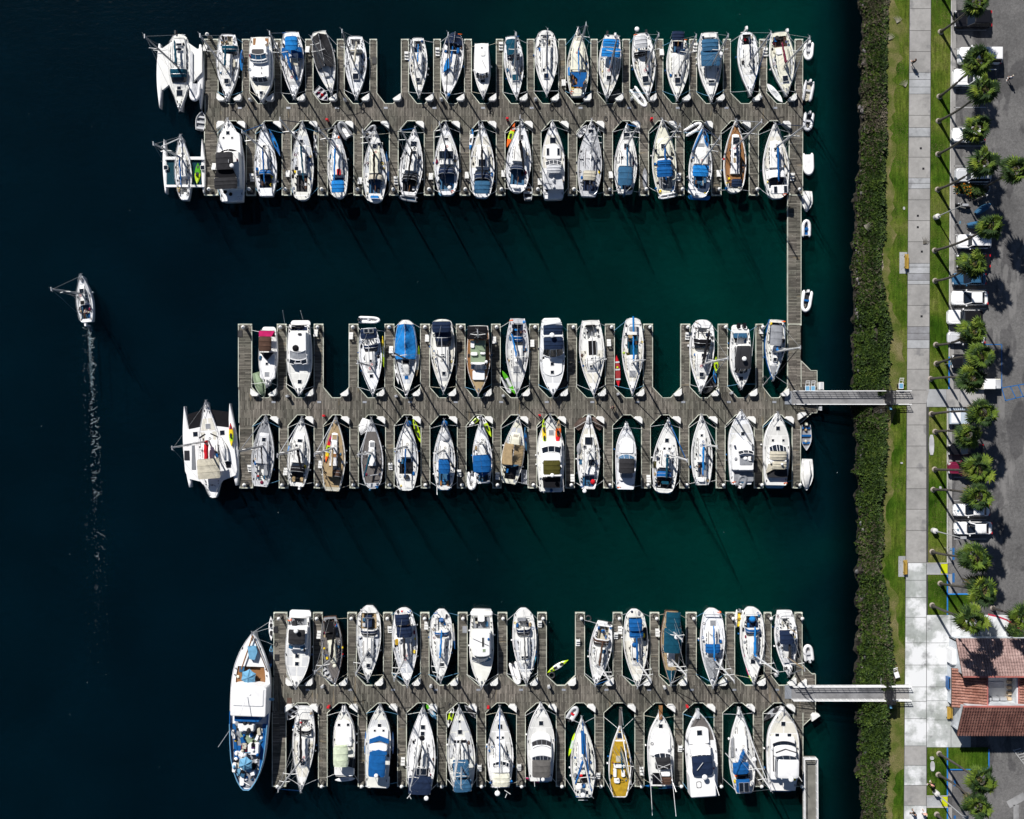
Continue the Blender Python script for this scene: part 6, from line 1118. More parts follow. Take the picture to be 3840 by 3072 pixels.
def vn(x, y):
    i, j = math.floor(x), math.floor(y); u, v = x-i, y-j; u = u*u*(3-2*u); v = v*v*(3-2*v)
    return (hsh(i,j)*(1-u)+hsh(i+1,j)*u)*(1-v)+(hsh(i,j+1)*(1-u)+hsh(i+1,j+1)*u)*v
# bank under the plants
SOIL = NT('bank_soil', .95, .1); SOIL.out(SOIL.ramp(SOIL.noise(1.6, 6), [(.3,(.012,.011,.009)),(.6,(.05,.045,.036)),(.8,(.11,.10,.09))])); SOIL.bump(SOIL.noise(3, 5), .8, .2)
def bank(u, Y):
    X0 = interp(WEDGE, Y)-2; X1 = interp(EDGE, Y); z = -.6+(ZL+.6)*min(1, max(0, u*1.25))**.85 if u < .8 else ZL
    z = min(z, ZL-.01); x, y = P(X0+(X1-X0)*u, Y, max(z, 0)); return x, y, z
m = MB(); rows = []
for i in range(0, 330):
    Y = -60+i*9.7; r = []
    for j in range(15):
        u = j/14; x, y, z = bank(u, Y); b = (vn(x*1.2, y*1.2)-.5)*.5*(1 if 0 < j < 13 else 0); r.append((x, y, z+b*(u < .9)-(.06 if j == 14 else 0)))
    rows.append(r)
m.grid(rows); struct('shore_bank', m, SOIL.m)
SAND = NT('sandy_edge', .95, .1); SAND.out(SAND.ramp(SAND.noise(2.2, 6), [(.35,(.16,.13,.10)),(.55,(.30,.26,.20)),(.7,(.42,.38,.32))]))
def patch(Y0, Y1, wd, off=0):
    m = MB(); rows = []; n = int((Y1-Y0)/6)
    for i in range(n+1):
        Y = Y0+(Y1-Y0)*i/n; e = abs(sin(pi*i/n))**.5; xm = interp(EDGE, Y)+off; a, b = xm-wd*e*(.4+.5*vn(Y*.13, 3)), xm+wd*e*(.3+.6*vn(Y*.11, 8)); rows.append([(*P(b, Y, ZL), ZL+.022), (*P(a, Y, ZL), ZL+.022)])
    m.grid([r[::-1] for r in rows]); struct('bare_ground', m, SAND.m)
for a_ in ((250,345,9,-4),(440,545,7,-3),(915,1035,13,6),(1845,1925,12,-6),(1925,2080,15,-3),(2085,2170,11,-2),(2280,2345,7,0),(2890,2960,9,-4),(2965,3110,16,-4)): patch(*a_)
# rocks at the water line
rr = random.Random(11)
def rock(x, y, z, sx_, col, lab, grp='grey rocks along the waterline'):
    m = MB(); rows = []
    for i in range(6):
        a = -pi/2+pi*i/5; rows.append([((cos(a)*cos(2*pi*k/9))*sx_*(.8+.4*rr.random()), cos(a)*sin(2*pi*k/9)*sx_*(.8+.4*rr.random()), sin(a)*sx_*.6) for k in range(9)])
    m.grid(rows, 0, True); o = m.build('rock', mat('dirty', col), None, (x, y, z)); tag(o, lab, 'rock', grp); return o
for i in range(70):
    Y = rr.uniform(0, 3072); u = rr.uniform(.07,.24); x, y, z = bank(u, Y)
    if 1450 < Y < 1545 or 2550 < Y < 2640: continue
    rock(x, y, max(z, -.1)+.12, rr.uniform(.18,.42), rr.choice([(.10,.09,.09),(.12,.10,.10),(.06,.06,.06),(.04,.043,.04)]), 'grey riprap rock at the foot of the planted bank')
x, y = PL(*px('L1',473,792)); rock(x, y, ZL, .36, (.5,.48,.46), 'pale boulder at the grass edge near the top', None)
# bank plants -----------------------------------------------------
def leafmat(name, a, b, c_, tr=.0):
    t = NT(name, .65, .2); n = t.noise(.55, 4); n2 = t.noise(5, 3); col = t.ramp(n, [(.3,a),(.55,b),(.75,c_)]); col = t.mix(1.0, col, t.ramp(n2, [(.3,(.6,.6,.6)),(.7,(1.35,1.35,1.35))]), 'MULTIPLY'); return t.out(col)
LV = [leafmat('ground_cover_dark', (.010,.022,.004),(.020,.042,.006),(.038,.068,.011)), leafmat('ground_cover_mid', (.026,.050,.007),(.050,.085,.011),(.09,.12,.022)), leafmat('ground_cover_dry', (.045,.044,.026),(.075,.070,.042),(.12,.10,.08))]
m = MB(); vs = []; fs = []; ms = []
rl = random.Random(5)
for k in range(17000):
    Y = rl.uniform(-30, 3110); u = rl.random()**.85*.96+.035
    if (1478 < Y < 1522 or 2580 < Y < 2626) : continue
    x, y, z = bank(u, Y); dens = vn(x*.5+3, y*.28); dry = vn(x*.22+9, y*.11+4)+(.42 if Y < 480 else .40 if 1780 < Y < 2150 else .36 if Y > 2850 else -.02)
    if 1150 < Y < 1460: dry = min(dry, .5)
    if dens < .12+(.16 if dry > .95 else 0): continue
    hh = .10+.95*vn(x*.7, y*.7)**1.4*min(1, (1-u)*7)*min(1,u*5); z += hh
    x += rl.uniform(-.1,.1); y += rl.uniform(-.1,.1)
    mi = 2 if rl.random() < (dry-.60)*1.3 else (1 if rl.random() < .4 else 0)
    for _ in range(4):
        a = rl.uniform(0, 2*pi); l = rl.uniform(.22,.46); w_ = l*.30; e = rl.uniform(-.1,.9); dx_, dy_ = cos(a), sin(a)
        b0 = len(vs); vs += [(x, y, z-.05), (x+dx_*l*.5-dy_*w_, y+dy_*l*.5+dx_*w_, z+l*.5*e), (x+dx_*l, y+dy_*l, z+l*e*.8-.03), (x+dx_*l*.5+dy_*w_, y+dy_*l*.5-dx_*w_, z+l*.5*e)]
        fs.append((b0, b0+1, b0+2, b0+3)); ms.append(mi)
m.v, m.f, m.m = vs, fs, ms; o = m.build('ground_cover', LV); o['kind'] = 'stuff'
# lawns ------------------------------------------------------------
LA = NT('lawn_grass', .95, .05)
n = LA.noise(.22, 6); g = LA.ramp(n, [(.30,(.018,.048,.003)),(.42,(.038,.078,.006)),(.56,(.075,.105,.014)),(.72,(.14,.135,.045))])
st = LA.noise(1.1, 4, (3.5,.5,1)); g = LA.mix(1.0, g, LA.ramp(st, [(.3,(.6,.62,.6)),(.7,(1.3,1.28,1.3))]), 'MULTIPLY'); fi = LA.noise(9, 3); g = LA.mix(1.0, g, LA.ramp(fi, [(.25,(.55,.55,.55)),(.75,(1.5,1.5,1.5))]), 'MULTIPLY')
LA.bump(fi, .5, .08); LAWN = LA.out(g)
LD = NT('dry_lawn', .95, .05); n = LD.noise(.4, 6); g = LD.ramp(n, [(.28,(.04,.075,.008)),(.45,(.09,.105,.026)),(.6,(.15,.135,.058)),(.75,(.21,.18,.10))]); fi = LD.noise(8, 3); g = LD.mix(1.0, g, LD.ramp(fi, [(.25,(.6,.6,.6)),(.75,(1.4,1.4,1.4))]), 'MULTIPLY'); LD.bump(fi, .5, .08); DRY = LD.out(g)
def pathx(Y): return 3412-Y*.0075+(0 if Y < 1400 else 1)            # left edge of the promenade
def pathr(Y): return 3490-Y*.0045 if Y < 1500 else 3473
ys = [-60+i*20 for i in range(162)]
def strip(name, fl, fr, z, mt, y0=-60, y1=3160, kind='structure', n=1):
    m = MB(); rows = [[(*P(fl(Y)+(fr(Y)-fl(Y))*k/n, Y, z), z) for k in range(n+1)] for Y in ys if y0 <= Y <= y1]
    m.grid([r[::-1] for r in rows]); return struct(name, m, mt, kind)
strip('lawn', lambda Y: interp(EDGE, Y)-2, lambda Y: pathx(Y)+1, ZL, LAWN)
def dryw(Y): return 6+40*vn(Y*.02, 1.5)**1.3+22*(vn(Y*.09,5)-.4)+(26 if Y < 240 else 0)+(60*max(0, 1-abs(Y-1390)/130))+(200 if 2600 < Y < 2900 else 60*max(0, 1-abs(Y-2500)/110))
strip('dry_grass', lambda Y: interp(EDGE, Y)-2, lambda Y: min(pathx(Y), interp(EDGE, Y)+dryw(Y)+9*vn(Y*.11, 3)), ZL+.006, DRY)
m = MB()
for k in range(42000):                                    # short blades along and on the lawns
    Y = rl.uniform(-20, 3100); a_, b_ = (interp(EDGE, Y), pathx(Y)) if rl.random() < .5 else (pathr(Y), 3560)
    if b_ == 3560 and (1455 < Y < 1525 or 2108 < Y < 2155 or 2305 < Y < 2800): continue
    X = a_+(b_-a_)*rl.uniform(.01, .99); x, y = P(X, Y, ZL); a = rl.uniform(0, 2*pi); l = rl.uniform(.05,.13)
    b0 = len(m.v); m.v += [(x-.02*sin(a), y+.02*cos(a), ZL), (x+.02*sin(a), y-.02*cos(a), ZL), (x+l*cos(a), y+l*sin(a), ZL+l*.5)]; m.f.append((b0,b0+1,b0+2)); m.m.append(0 if vn(x*.3,y*.3) < .6 else 1)
o = m.build('grass_blades', [LAWN, DRY]); o['kind'] = 'stuff'
# promenade --------------------------------------------------------
def concrete(name, c1, c2, c3, st=0.0, big=False):
    t = NT(name, .85, .2); n = t.noise(.35, 7, rough=.6); n2 = t.noise(2.2, 6); col = t.ramp(n, [(.3,c1),(.5,c2),(.7,c3)]); col = t.mix(1.0, col, t.ramp(n2, [(.3,(.88,.88,.88)),(.7,(1.06,1.06,1.06))]), 'MULTIPLY')
    s_ = t.noise(.45, 3); col = t.mix(t.ramp(s_, [(.60,(0,0,0)),(.68,(.6,.6,.6))]), col, (.13,.13,.135))
    if big: w_ = t.noise(.23, 8, rough=.62); col = t.mix(t.ramp(w_, [(.45,(0,0,0)),(.54,(1,1,1))]), col, (.62,.63,.64))
    return t.out(col)
CO = [concrete('concrete_a', (.245,.24,.232),(.295,.288,.278),(.335,.328,.318)), concrete('concrete_b', (.22,.216,.21),(.27,.264,.256),(.315,.307,.30)), concrete('concrete_pale', (.25,.26,.27),(.32,.33,.34),(.40,.41,.43)), concrete('concrete_bleached', (.25,.27,.25),(.35,.37,.36),(.46,.47,.47), big=True), mat('dirty', (.05,.05,.048)), concrete('concrete_dark', (.15,.15,.155),(.20,.20,.21),(.30,.31,.33))]
JY = [-60,33,115,194,272,299,327,353,433,479,512,515,590,668,688,708,750,828,907,988,1002,1026,1052,1067,1146,1225,1250,1275,1307,1385,1463,1514,1594,1673,1755,1833,1910,1989,2111,2176,2241,2315,2411,2494,2576,2630,2695,2797,2870,2945,3020,3160]
m = MB(); m.prism([PL(pathx(-60)-1.5,-60), PL(pathr(-60)+1.5,-60), PL(pathr(3160)+1.5,3160), PL(pathx(3160)-1.5,3160)], ZL-.2, ZL+.02, 4)
for a, b in zip(JY, JY[1:]):
    mi = 3 if a >= 2241 and b <= 2800 else (3 if a > 2700 and rl.random() < .5 else (5 if b-a < 30 and a > 900 and rl.random() < .6 else (2 if b-a < 40 else rl.choice((0,0,1)))))
    if a == 2111 or a == 2176: mi = 3
    g_ = .8
    m.add([(*PL(pathx(b), b-g_), ZL+.035), (*PL(pathr(b), b-g_), ZL+.035), (*PL(pathr(a), a+g_), ZL+.035), (*PL(pathx(a), a+g_), ZL+.035)], [(0,1,2,3)], mi)
struct('path', m, CO)
m = MB()
for c, x, y in (('L2',928,180),('L2',958,422),('L2',893,982),('L2',892,1118),('L2',940,1408),('L3',937,592)):
    x, y = PL(*px(c, x, y)); m.box(x, y, ZL+.03, ZL+.042, .28, .28)
struct('utility_cover', m, mat('metal','dg'))
# asphalt car park -------------------------------------------------
AS = NT('asphalt', .9, .25); n = AS.noise(.16, 6, rough=.6); c0 = AS.ramp(n, [(.3,(.072,.071,.071)),(.5,(.100,.098,.098)),(.7,(.135,.132,.130))]); n2 = AS.noise(3, 8, rough=.75); c0 = AS.mix(1.0, c0, AS.ramp(n2, [(.3,(.7,.7,.7)),(.7,(1.3,1.3,1.3))]), 'MULTIPLY')
sp = AS.noise(14, 2); c0 = AS.mix(1.0, c0, AS.ramp(sp, [(.25,(.72,.72,.72)),(.75,(1.28,1.28,1.28))]), 'MULTIPLY')
lo = AS.noise(.5, 2, (1,.25,1)); c0 = AS.mix(1.0, c0, AS.ramp(lo, [(.42,(.74,.74,.75)),(.45,(1.12,1.12,1.11))]), 'MULTIPLY')
oi = AS.noise(.42, 4); c0 = AS.mix(AS.ramp(oi, [(.62,(0,0,0)),(.70,(.55,.55,.55))]), c0, (.03,.03,.031))
wn = AS.noise(.22, 5, (1.6,.5,1)); c0 = AS.mix(AS.ramp(wn, [(.60,(0,0,0)),(.64,(.5,.5,.5))]), c0, (.20,.195,.19))
vo = AS.n('ShaderNodeTexVoronoi', feature='DISTANCE_TO_EDGE'); vo.inputs['Scale'].default_value = .12; AS.l(AS.vec(), vo.inputs['Vector'])
nm = AS.n('ShaderNodeTexNoise'); nm.inputs['Scale'].default_value = .8
dv = AS.n('ShaderNodeVectorMath', operation='MULTIPLY_ADD'); AS.l(AS.tc.outputs['Object'], nm.inputs[0]); AS.l(nm.outputs[1], dv.inputs[0]); dv.inputs[1].default_value = (3.5,3.5,0); AS.l(AS.tc.outputs['Object'], dv.inputs[2]); AS.l(dv.outputs[0], vo.inputs['Vector'])
c0 = AS.mix(AS.ramp(vo.outputs[0], [(.0015,(.45,.45,.45)),(.005,(0,0,0))]), c0, (.035,.034,.036)); AS.bump(sp, .3, .02); ASPH = AS.out(c0)
m = MB(); m.add([(48.5,-420,ZL-.12),(420,-420,ZL-.12),(420,420,ZL-.12),(48.5,420,ZL-.12)], [(0,1,2,3)]); struct('car_park', m, ASPH)
m = MB(); m.add([(*PL(3300,-4000),ZL-.02),(*PL(3568,-4000),ZL-.02),(*PL(3568,-58),ZL-.02),(*PL(3300,-58),ZL-.02)][::-1], [(0,1,2,3)]); m.add([(*PL(3300,3158),ZL-.02),(*PL(3568,3158),ZL-.02),(*PL(3568,7200),ZL-.02),(*PL(3300,7200),ZL-.02)][::-1], [(0,1,2,3)]); struct('lawn_beyond', m, LAWN)
# middle lawn and kerb --------------------------------------------
def kx(Y): return 3569-Y*.007 if Y < 1460 else 3553.0
KERB = concrete('kerb_concrete', (.30,.29,.28),(.38,.37,.36),(.44,.43,.42))
def seg(name, y0, y1, fl, fr, z, mt, **k): 
    m = MB(); n = max(1, int((y1-y0)/20)); m.grid([[(*P(fl(y0+(y1-y0)*i/n), y0+(y1-y0)*i/n, z), z), (*P(fr(y0+(y1-y0)*i/n), y0+(y1-y0)*i/n, z), z)][::-1] for i in range(n+1)]); return struct(name, m, mt, **k)
for a, b in ((-60,1459),(1528,2112),(2153,2306),(2803,2985),(3027,3160)):
    seg('lawn', a, b, lambda Y: pathr(Y)+2, lambda Y: kx(Y)-2, ZL+.004, LAWN)
    m = MB(); n = max(1, int((b-a)/60))
    for i in range(n):
        y0, y1 = a+(b-a)*i/n, a+(b-a)*(i+1)/n; (xa, ya), (xb, yb) = PL(kx(y0), y0), PL(kx(y1), y1)
        m.add([(xa-.09,ya,ZL-.12),(xa+.09,ya,ZL-.12),(xb+.09,yb,ZL-.12),(xb-.09,yb,ZL-.12),(xa-.09,ya,ZL+.03),(xa+.07,ya,ZL+.03),(xb+.07,yb,ZL+.03),(xb-.09,yb,ZL+.03)], [(4,7,6,5),(1,5,6,2),(0,3,7,4)], 1 if (a < 40 and y1 < 40) else (2 if (1290 < y0 and b < 1500) or (y0 > 2060 and b < 2400) or y0 > 2790 else 0))
    struct('kerb', m, [KERB, mat('paint', (.42,.02,.03)), mat('paint', (.02,.16,.5))])
    seg('gutter', a, b, lambda Y: kx(Y)+3, lambda Y: kx(Y)+17, ZL-.112, CO[1])
seg('lawn', 2803, 2885, lambda Y: 3553, lambda Y: 3706, ZL+.004, LAWN)
seg('lawn', 2228, 2306, lambda Y: 3553, lambda Y: 3640, ZL+.004, LAWN)
def kline(name, pts, col, w_=.16, z0=ZL-.12, z1=ZL+.04):
    m = MB()
    for a, b in zip(pts, pts[1:]): (x0,y0),(x1,y1) = PL(*a), PL(*b); m.box((x0+x1)/2, (y0+y1)/2, z0, z1, hypot(x1-x0,y1-y0)+w_*.5, w_, 0, atan2(y1-y0,x1-x0))
    struct(name, m, col)
kline('kerb', [(3553,2886),(3700,2886),(3708,2878),(3708,2812)], mat('paint',(.02,.16,.5)), .14)
kline('kerb', [(3553,2228),(3640,2228)], mat('paint',(.03,.22,.6)), .14)
# plaza + crossing pavements --------------------------------------
def slab(name, X0, Y0, X1, Y1, mi, z=ZL+.03, joints=(), base=-.2):
    m = MB(); a, b = PL(X0, Y0), PL(X1, Y1); m.box((a[0]+b[0])/2, (a[1]+b[1])/2, ZL+base, z, abs(b[0]-a[0]), abs(a[1]-b[1])); 
    for q in joints:
        if q[0] == 'h': p, r = PL(X0, q[1]), PL(X1, q[1]); m.box((p[0]+r[0])/2, p[1], z-.01, z+.003, abs(r[0]-p[0]), .045, 1)
        else: p, r = PL(q[1], Y0), PL(q[1], Y1); m.box(p[0], (p[1]+r[1])/2, z-.01, z+.003, .045, abs(r[1]-p[1]), 1)
    return struct(name, m, [CO[mi], mat('dirty','dg')])
slab('plaza', 3475, 2307, 3640, 2802, 3, joints=(('h',2411),('h',2494),('h',2576),('h',2628),('h',2700),('v',3566)))
slab('plaza', 3642, 2307, 3785, 2420, 3, z=ZL+.026, joints=(('v',3690),))
slab('pavement', 3475, 1460, 3548, 1526, 2); slab('pavement', 3549, 1460, 3690, 1526, 0, z=ZL+.02, joints=(('v',3600),))
slab('pavement', 3475, 2113, 3528, 2152, 2); slab('pavement', 3475, 2986, 3531, 3026, 2)
for Y0, Y1 in ((2115,2150),(2988,3024)):
    m = MB(); a, b = PL(3529, Y0), PL(3553, Y1); m.box((a[0]+b[0])/2, (a[1]+b[1])/2, ZL-.1, ZL+.025, b[0]-a[0], a[1]-b[1])
    for i in range(5):
        for j in range(6): m.cyl(a[0]+(b[0]-a[0])*(i+.5)/5, b[1]+(a[1]-b[1])*(j+.5)/6, ZL+.025, ZL+.035, .03, 6)
    struct('tactile_paving', m, mat('paint', (.50,.54,.01)))
for Y in (2112,2153,2985,3027): kline('kerb', [(3475,Y),(3553,Y)], KERB, .13, ZL-.1, ZL+.06)
kline('kerb', [(3708,2305),(3740,2312),(3775,2325),(3805,2345),(3825,2362),(3845,2385),(3870,2410)], mat('paint',(.42,.03,.06)), .2)
# markings ---------------------------------------------------------
m = MB()
def line(m, a, b, w_, mi=0): (x0,y0),(x1,y1) = PL(*a), PL(*b); m.box((x0+x1)/2, (y0+y1)/2, ZL-.119, ZL-.112, hypot(x1-x0,y1-y0), w_, mi, atan2(y1-y0,x1-x0))
for Y in (112,183,257,330,402,476,547,622,880,950,1013,1086,1158,1790,1878,1950,2022): line(m, (3578,Y), (3700,Y), .09)
for a, b in (((3665,1292),(3758,1292)),((3758,1292),(3758,1455)),((3758,1455),(3845,1440)),((3770,1503),(3845,1485)),((3758,1455),(3772,1503)),((3790,1450),(3812,1495)),((3820,1445),(3840,1490)),((3553,2040),(3553,2228)),((3577,2055),(3577,2100)),((3577,2150),(3577,2185)),((3582,2925),(3582,2950)),((3582,3060),(3582,3072))): line(m, a, b, .12 if abs(a[0]-3577) > 6 else .28, 1)
for k in range(9): line(m, (3805+k*7,2815+k*9), (3830+k*7,2808+k*9), .10)
line(m, (3800,2812), (3860,2890), .08); line(m, (3782,3020), (3845,2985), 1.0, 2); line(m, (3812,3020), (3812,3080), .7, 2)
struct('road_marking', m, [mat('dirty', (.42,.42,.42)), mat('paint', (.02,.11,.30)), mat('dirty', (.26,.26,.26))])
# concrete pads and benches ---------------------------------------
def bench(c, x, y, lab, rz=0, L=1.9):
    X, Y = px(c, x, y); o = empty('park_bench', (*PL(X, Y), ZL+.05), rz); tag(o, uniq(lab), 'bench')
    m = MB()
    for k in range(4): m.box(-.2+.13*k, 0, .42, .46, .10, L)
    m.build('seat', mat('teak', (.42,.27,.05)), o); m = MB()
    for k in range(2): m.box(-.30, 0, .55+.16*k, .65+.16*k, .04, L)
    m.build('backrest', mat('teak', (.42,.27,.05)), o)
    for q in (-.7,.7): m = MB(); m.box(0,q,0,.42,.4,.06); m.box(-.28,q,.3,.85,.05,.06); m.build('leg', mat('metal','dg'), o)
slab('bench_pad', 3373, 946, 3402, 1026, 2, z=ZL+.02); slab('bench_pad', 3369, 2086, 3396, 2163, 2, z=ZL+.02)
bench('L2',745,1530,'wooden bench on the pad beside the promenade, upper one'); bench('L5',415,225,'wooden bench on the pad beside the promenade, lower one'); bench('L6',673,290,'wooden bench outside the tiled building',pi,1.6); bench('L6',693,287,'wooden bench against the wall of the tiled building',0,1.3)
for c, x, y, w_, h_, lab in (('L4',600,305,.62,2.7,'pale oblong stone slab set in the middle lawn'),('L6',577,640,.55,1.3,'white oblong slab in the lower lawn by the path'),('L6',573,588,.5,.45,'small round slab above the oblong slab'),('L2',728,893,.25,.4,'small white sign plate on the lawn edge'),('L4',398,426,.3,.22,'small white meter box on the shore lawn'),('L4',659,592,.3,.35,'small pale meter box on the middle lawn')):
    x, y = PL(*px(c, x, y)); m = MB(); n = 12; m.prism([(w_/2*cos(2*pi*k/n)*(1.1), h_/2*max(-1,min(1,sin(2*pi*k/n)*1.3))) for k in range(n)], 0, .09, inset=.05); o = m.build('slab', mat('dirty', (.42,.42,.43)), None, (x, y, ZL)); tag(o, lab, 'slab')
# ------------------------------------------------------------------ gangways
def rail_side(m, a, b, za, zb, h=1.05, nb=14, r=.035, tw=.08):
    (x0,y0),(x1,y1) = a, b
    def q(u, hh): return (x0+(x1-x0)*u, y0+(y1-y0)*u, za+(zb-za)*u+hh)
    m.tube([q(0,h), q(1,h)], tw, 6); 
    for hh in (.15,.45,.75): m.tube([q(0,hh), q(1,hh)], r, 5)
    for i in range(nb+1): m.tube([q(i/nb,0), q(i/nb,h)], r, 5)
def gangway(ya, yb, lab, gx=3318):
    o = empty('gangway', (0,0,0)); tag(o, lab, 'gangway', 'gangways from the promenade to the docks')
    z0, z1 = .62, ZL+.1; yc = (ya+yb)/2; hw = (yb-ya)/2/PPM-.05
    A = P(2968, yc, z0); B = P(3312, yc, z1)
    m = MB(); 
    m.add([(A[0],A[1]-hw,z0),(B[0],B[1]-hw,z1),(B[0],B[1]+hw,z1),(A[0],A[1]+hw,z0),(A[0],A[1]-hw,z0-.15),(B[0],B[1]-hw,z1-.15),(B[0],B[1]+hw,z1-.15),(A[0],A[1]+hw,z0-.15)], [(0,1,2,3),(4,7,6,5),(0,4,5,1),(3,2,6,7),(0,3,7,4),(1,5,6,2)])
    m.build('deck', mat('dirty', (.19,.19,.195)), o)
    m = MB(); T = P(2943, yc, .55); m.add([(T[0],T[1]-hw,ZD+.03),(A[0],A[1]-hw,z0+.01),(A[0],A[1]+hw,z0+.01),(T[0],T[1]+hw,ZD+.03)], [(0,1,2,3)]); m.build('transition_plate', mat('metal', (.3,.32,.35)), o)
    for s_ in (-1, 1):
        m = MB(); a = (A[0], A[1]+s_*hw); b = (B[0], B[1]+s_*hw); rail_side(m, a, b, z0, z1, 1.1, 15, .028, .055)
        x0 = a[0]; n = 60
        for i in range(42 if s_ > 0 else 0, 58 if s_ > 0 else 0):
            u = i/60; xx = a[0]+(b[0]-a[0])*u; yy = a[1]+(b[1]-a[1])*u; zz = z0+(z1-z0)*u
            for k in range(5): m.tube([(xx, yy, zz+.1+k*.18), (xx+.17, yy, zz+.28+k*.18)], .016, 4, 0, False); m.tube([(xx, yy, zz+.28+k*.18), (xx+.17, yy, zz+.1+k*.18)], .016, 4, 0, False)
        m.build('truss_rail', mat('gel','w'), o)
    C = P(3408, yc, ZL); m = MB(); m.box((B[0]+C[0])/2, C[1], ZL-.1, ZL+.05, C[0]-B[0], hw*2+.1); m.build('landing', CO[1], o)
    for s_ in (-1, 1): m = MB(); rail_side(m, (B[0]+.6, C[1]+s_*hw), (C[0], C[1]+s_*hw), ZL+.05, ZL+.05, 1.0, 5, .035, .06); m.build('railing', mat('gel','w'), o)
    g = P(gx, yc, ZL); k = empty('security_gate', (g[0], g[1], ZL)); tag(k, 'dark metal security gate across the '+('upper' if ya < 2000 else 'lower')+' gangway head', 'gate')
    dm = mat('metal','dg')
    for s_ in (-1, 1):
        m = MB(); w2 = hw+.75
        for i in range(8): yy = s_*(hw+.05+(w2-hw)*i/7); m.tube([(0,yy,.05-1.2*(i/7)),(.15,yy,2.5-.8*i/7)], .022, 4)
        m.tube([(0,s_*hw,2.5),(.05,s_*w2,1.7)], .04); m.tube([(0,s_*hw,-.2),(.05,s_*w2,-1.0)], .04); m.build('wing_fence', dm, k)
    m = MB()
    for i in range(13): m.tube([(0,-hw+2*hw*i/12,.1),(0,-hw+2*hw*i/12,2.5)], .022, 4)
    m.box(0,0,2.45,2.55,.25,2*hw+.2); m.box(-.05,0,.1,2.4,.05,1.0); m.build('gate_leaf', dm, k)
    m = MB(); m.box(-.55,0,2.4,2.5,.06,2*hw+.1); m.box(.55,0,2.4,2.5,.06,2*hw+.1)
    for i in range(12): m.box(-.0,-hw+2*hw*i/11,2.4,2.46,1.1,.09)
    m.build('overhead_frame', dm, k); m = MB(); m.box(.1,-hw-.5,1.75,2.05,.25,.35); m.build('notice_box', mat('paint','lb'), k)
gangway(1466,1518,'upper white railed gangway to the middle dock'); gangway(2568,2622,'lower white railed gangway to the bottom dock')
o = empty('ramp', (0,0,0)); tag(o, 'grey ramp with white side rails at the bottom edge', 'ramp'); a = P(3034, 2838, 1.2); b = P(3040, 3160, 1.7); m = MB(); m.prism([(a[0]-.85,a[1]),(a[0]+.85,a[1]),(b[0]+.85,b[1]),(b[0]-.85,b[1])], .9, 1.25); m.build('deck', mat('dirty', (.165,.16,.14)), o)
for s_ in (-1, 1): m = MB(); rail_side(m, (a[0]+s_*.85,a[1]), (b[0]+s_*.85,b[1]), 1.25, 1.25, 1.0, 10, .022, .05); m.build('side_rail', mat('gel','w'), o)
m = MB(); rail_side(m, (a[0]-.8,a[1]), (a[0]+.8,a[1]), 1.25, 1.25, 1.0, 2, .03, .07); m.build('end_rail', mat('gel','w'), o)
for k in (0,.5): m = MB(); m.cyl(a[0]+.2, a[1]-2-9*k, -1, .9, .16, 8); m.build('pile', mat('dirty','dg'), o)
# ------------------------------------------------------------------ palms
FR = [leafmat('palm_leaf_dark', (.008,.022,.006),(.020,.044,.008),(.045,.08,.014)), leafmat('palm_leaf_light', (.035,.068,.008),(.08,.125,.012),(.20,.23,.026)), leafmat('palm_leaf_dry', (.07,.06,.02),(.12,.10,.035),(.17,.14,.06))]
def crown_mesh(seed, R=1.0):
    r = random.Random(seed); m = MB(); N = 33
    for i in range(N):
        e = 1.25-1.95*(i/N)**.9+r.uniform(-.12,.12); a = i*2.39996+r.uniform(-.25,.25); pl = r.uniform(.45,1.15)*R; d = (cos(a)*cos(e), sin(a)*cos(e), sin(e))
        P0 = Vector((0,0,0)); P1 = Vector(d)*pl; P1.z -= .12*pl*cos(e); m.tube([P0, P1*.5+Vector((0,0,.05)), P1], .022, 3, 2, False)
        ax_ = Vector(d).normalized(); sd = ax_.cross(Vector((0,0,1))); sd = sd.normalized() if sd.length > .1 else Vector((-sin(a),cos(a),0)); up = sd.cross(ax_); tw = r.uniform(-.7,.7); sd2 = sd*cos(tw)+up*sin(tw); up = sd2.cross(ax_)
        fl = r.uniform(.85,1.3)*R; mi = 2 if (e < -.45 and r.random() < .45) else (1 if r.random() < .52 else 0); nl = 13
        for k in range(nl):
            b = -1.5+3.0*k/(nl-1)+r.uniform(-.05,.05); l = fl*(.72+.28*cos(b*.8))*r.uniform(.85,1.05); dr = ax_*cos(b)+sd2*sin(b); nx = (ax_*-sin(b)+sd2*cos(b)); w_ = l*.085
            mid = P1+dr*l*.55+up*.05-Vector((0,0,.05*l)); tip = P1+dr*l+Vector((0,0,-.42*l*r.uniform(.5,1.3)))+nx*r.uniform(-.06,.06)
            vs = [tuple(P1), tuple(mid+nx*w_), tuple(tip), tuple(mid-nx*w_), tuple(mid-up*.035)]; m.add(vs, [(0,4,1),(1,4,2),(0,3,4),(4,3,2)], mi)
    m.tube([(0,0,-.9),(0,0,-.2),(0,0,.15)], [.3,.3,.12], 9, 2)
    return m
CROWNS = {}
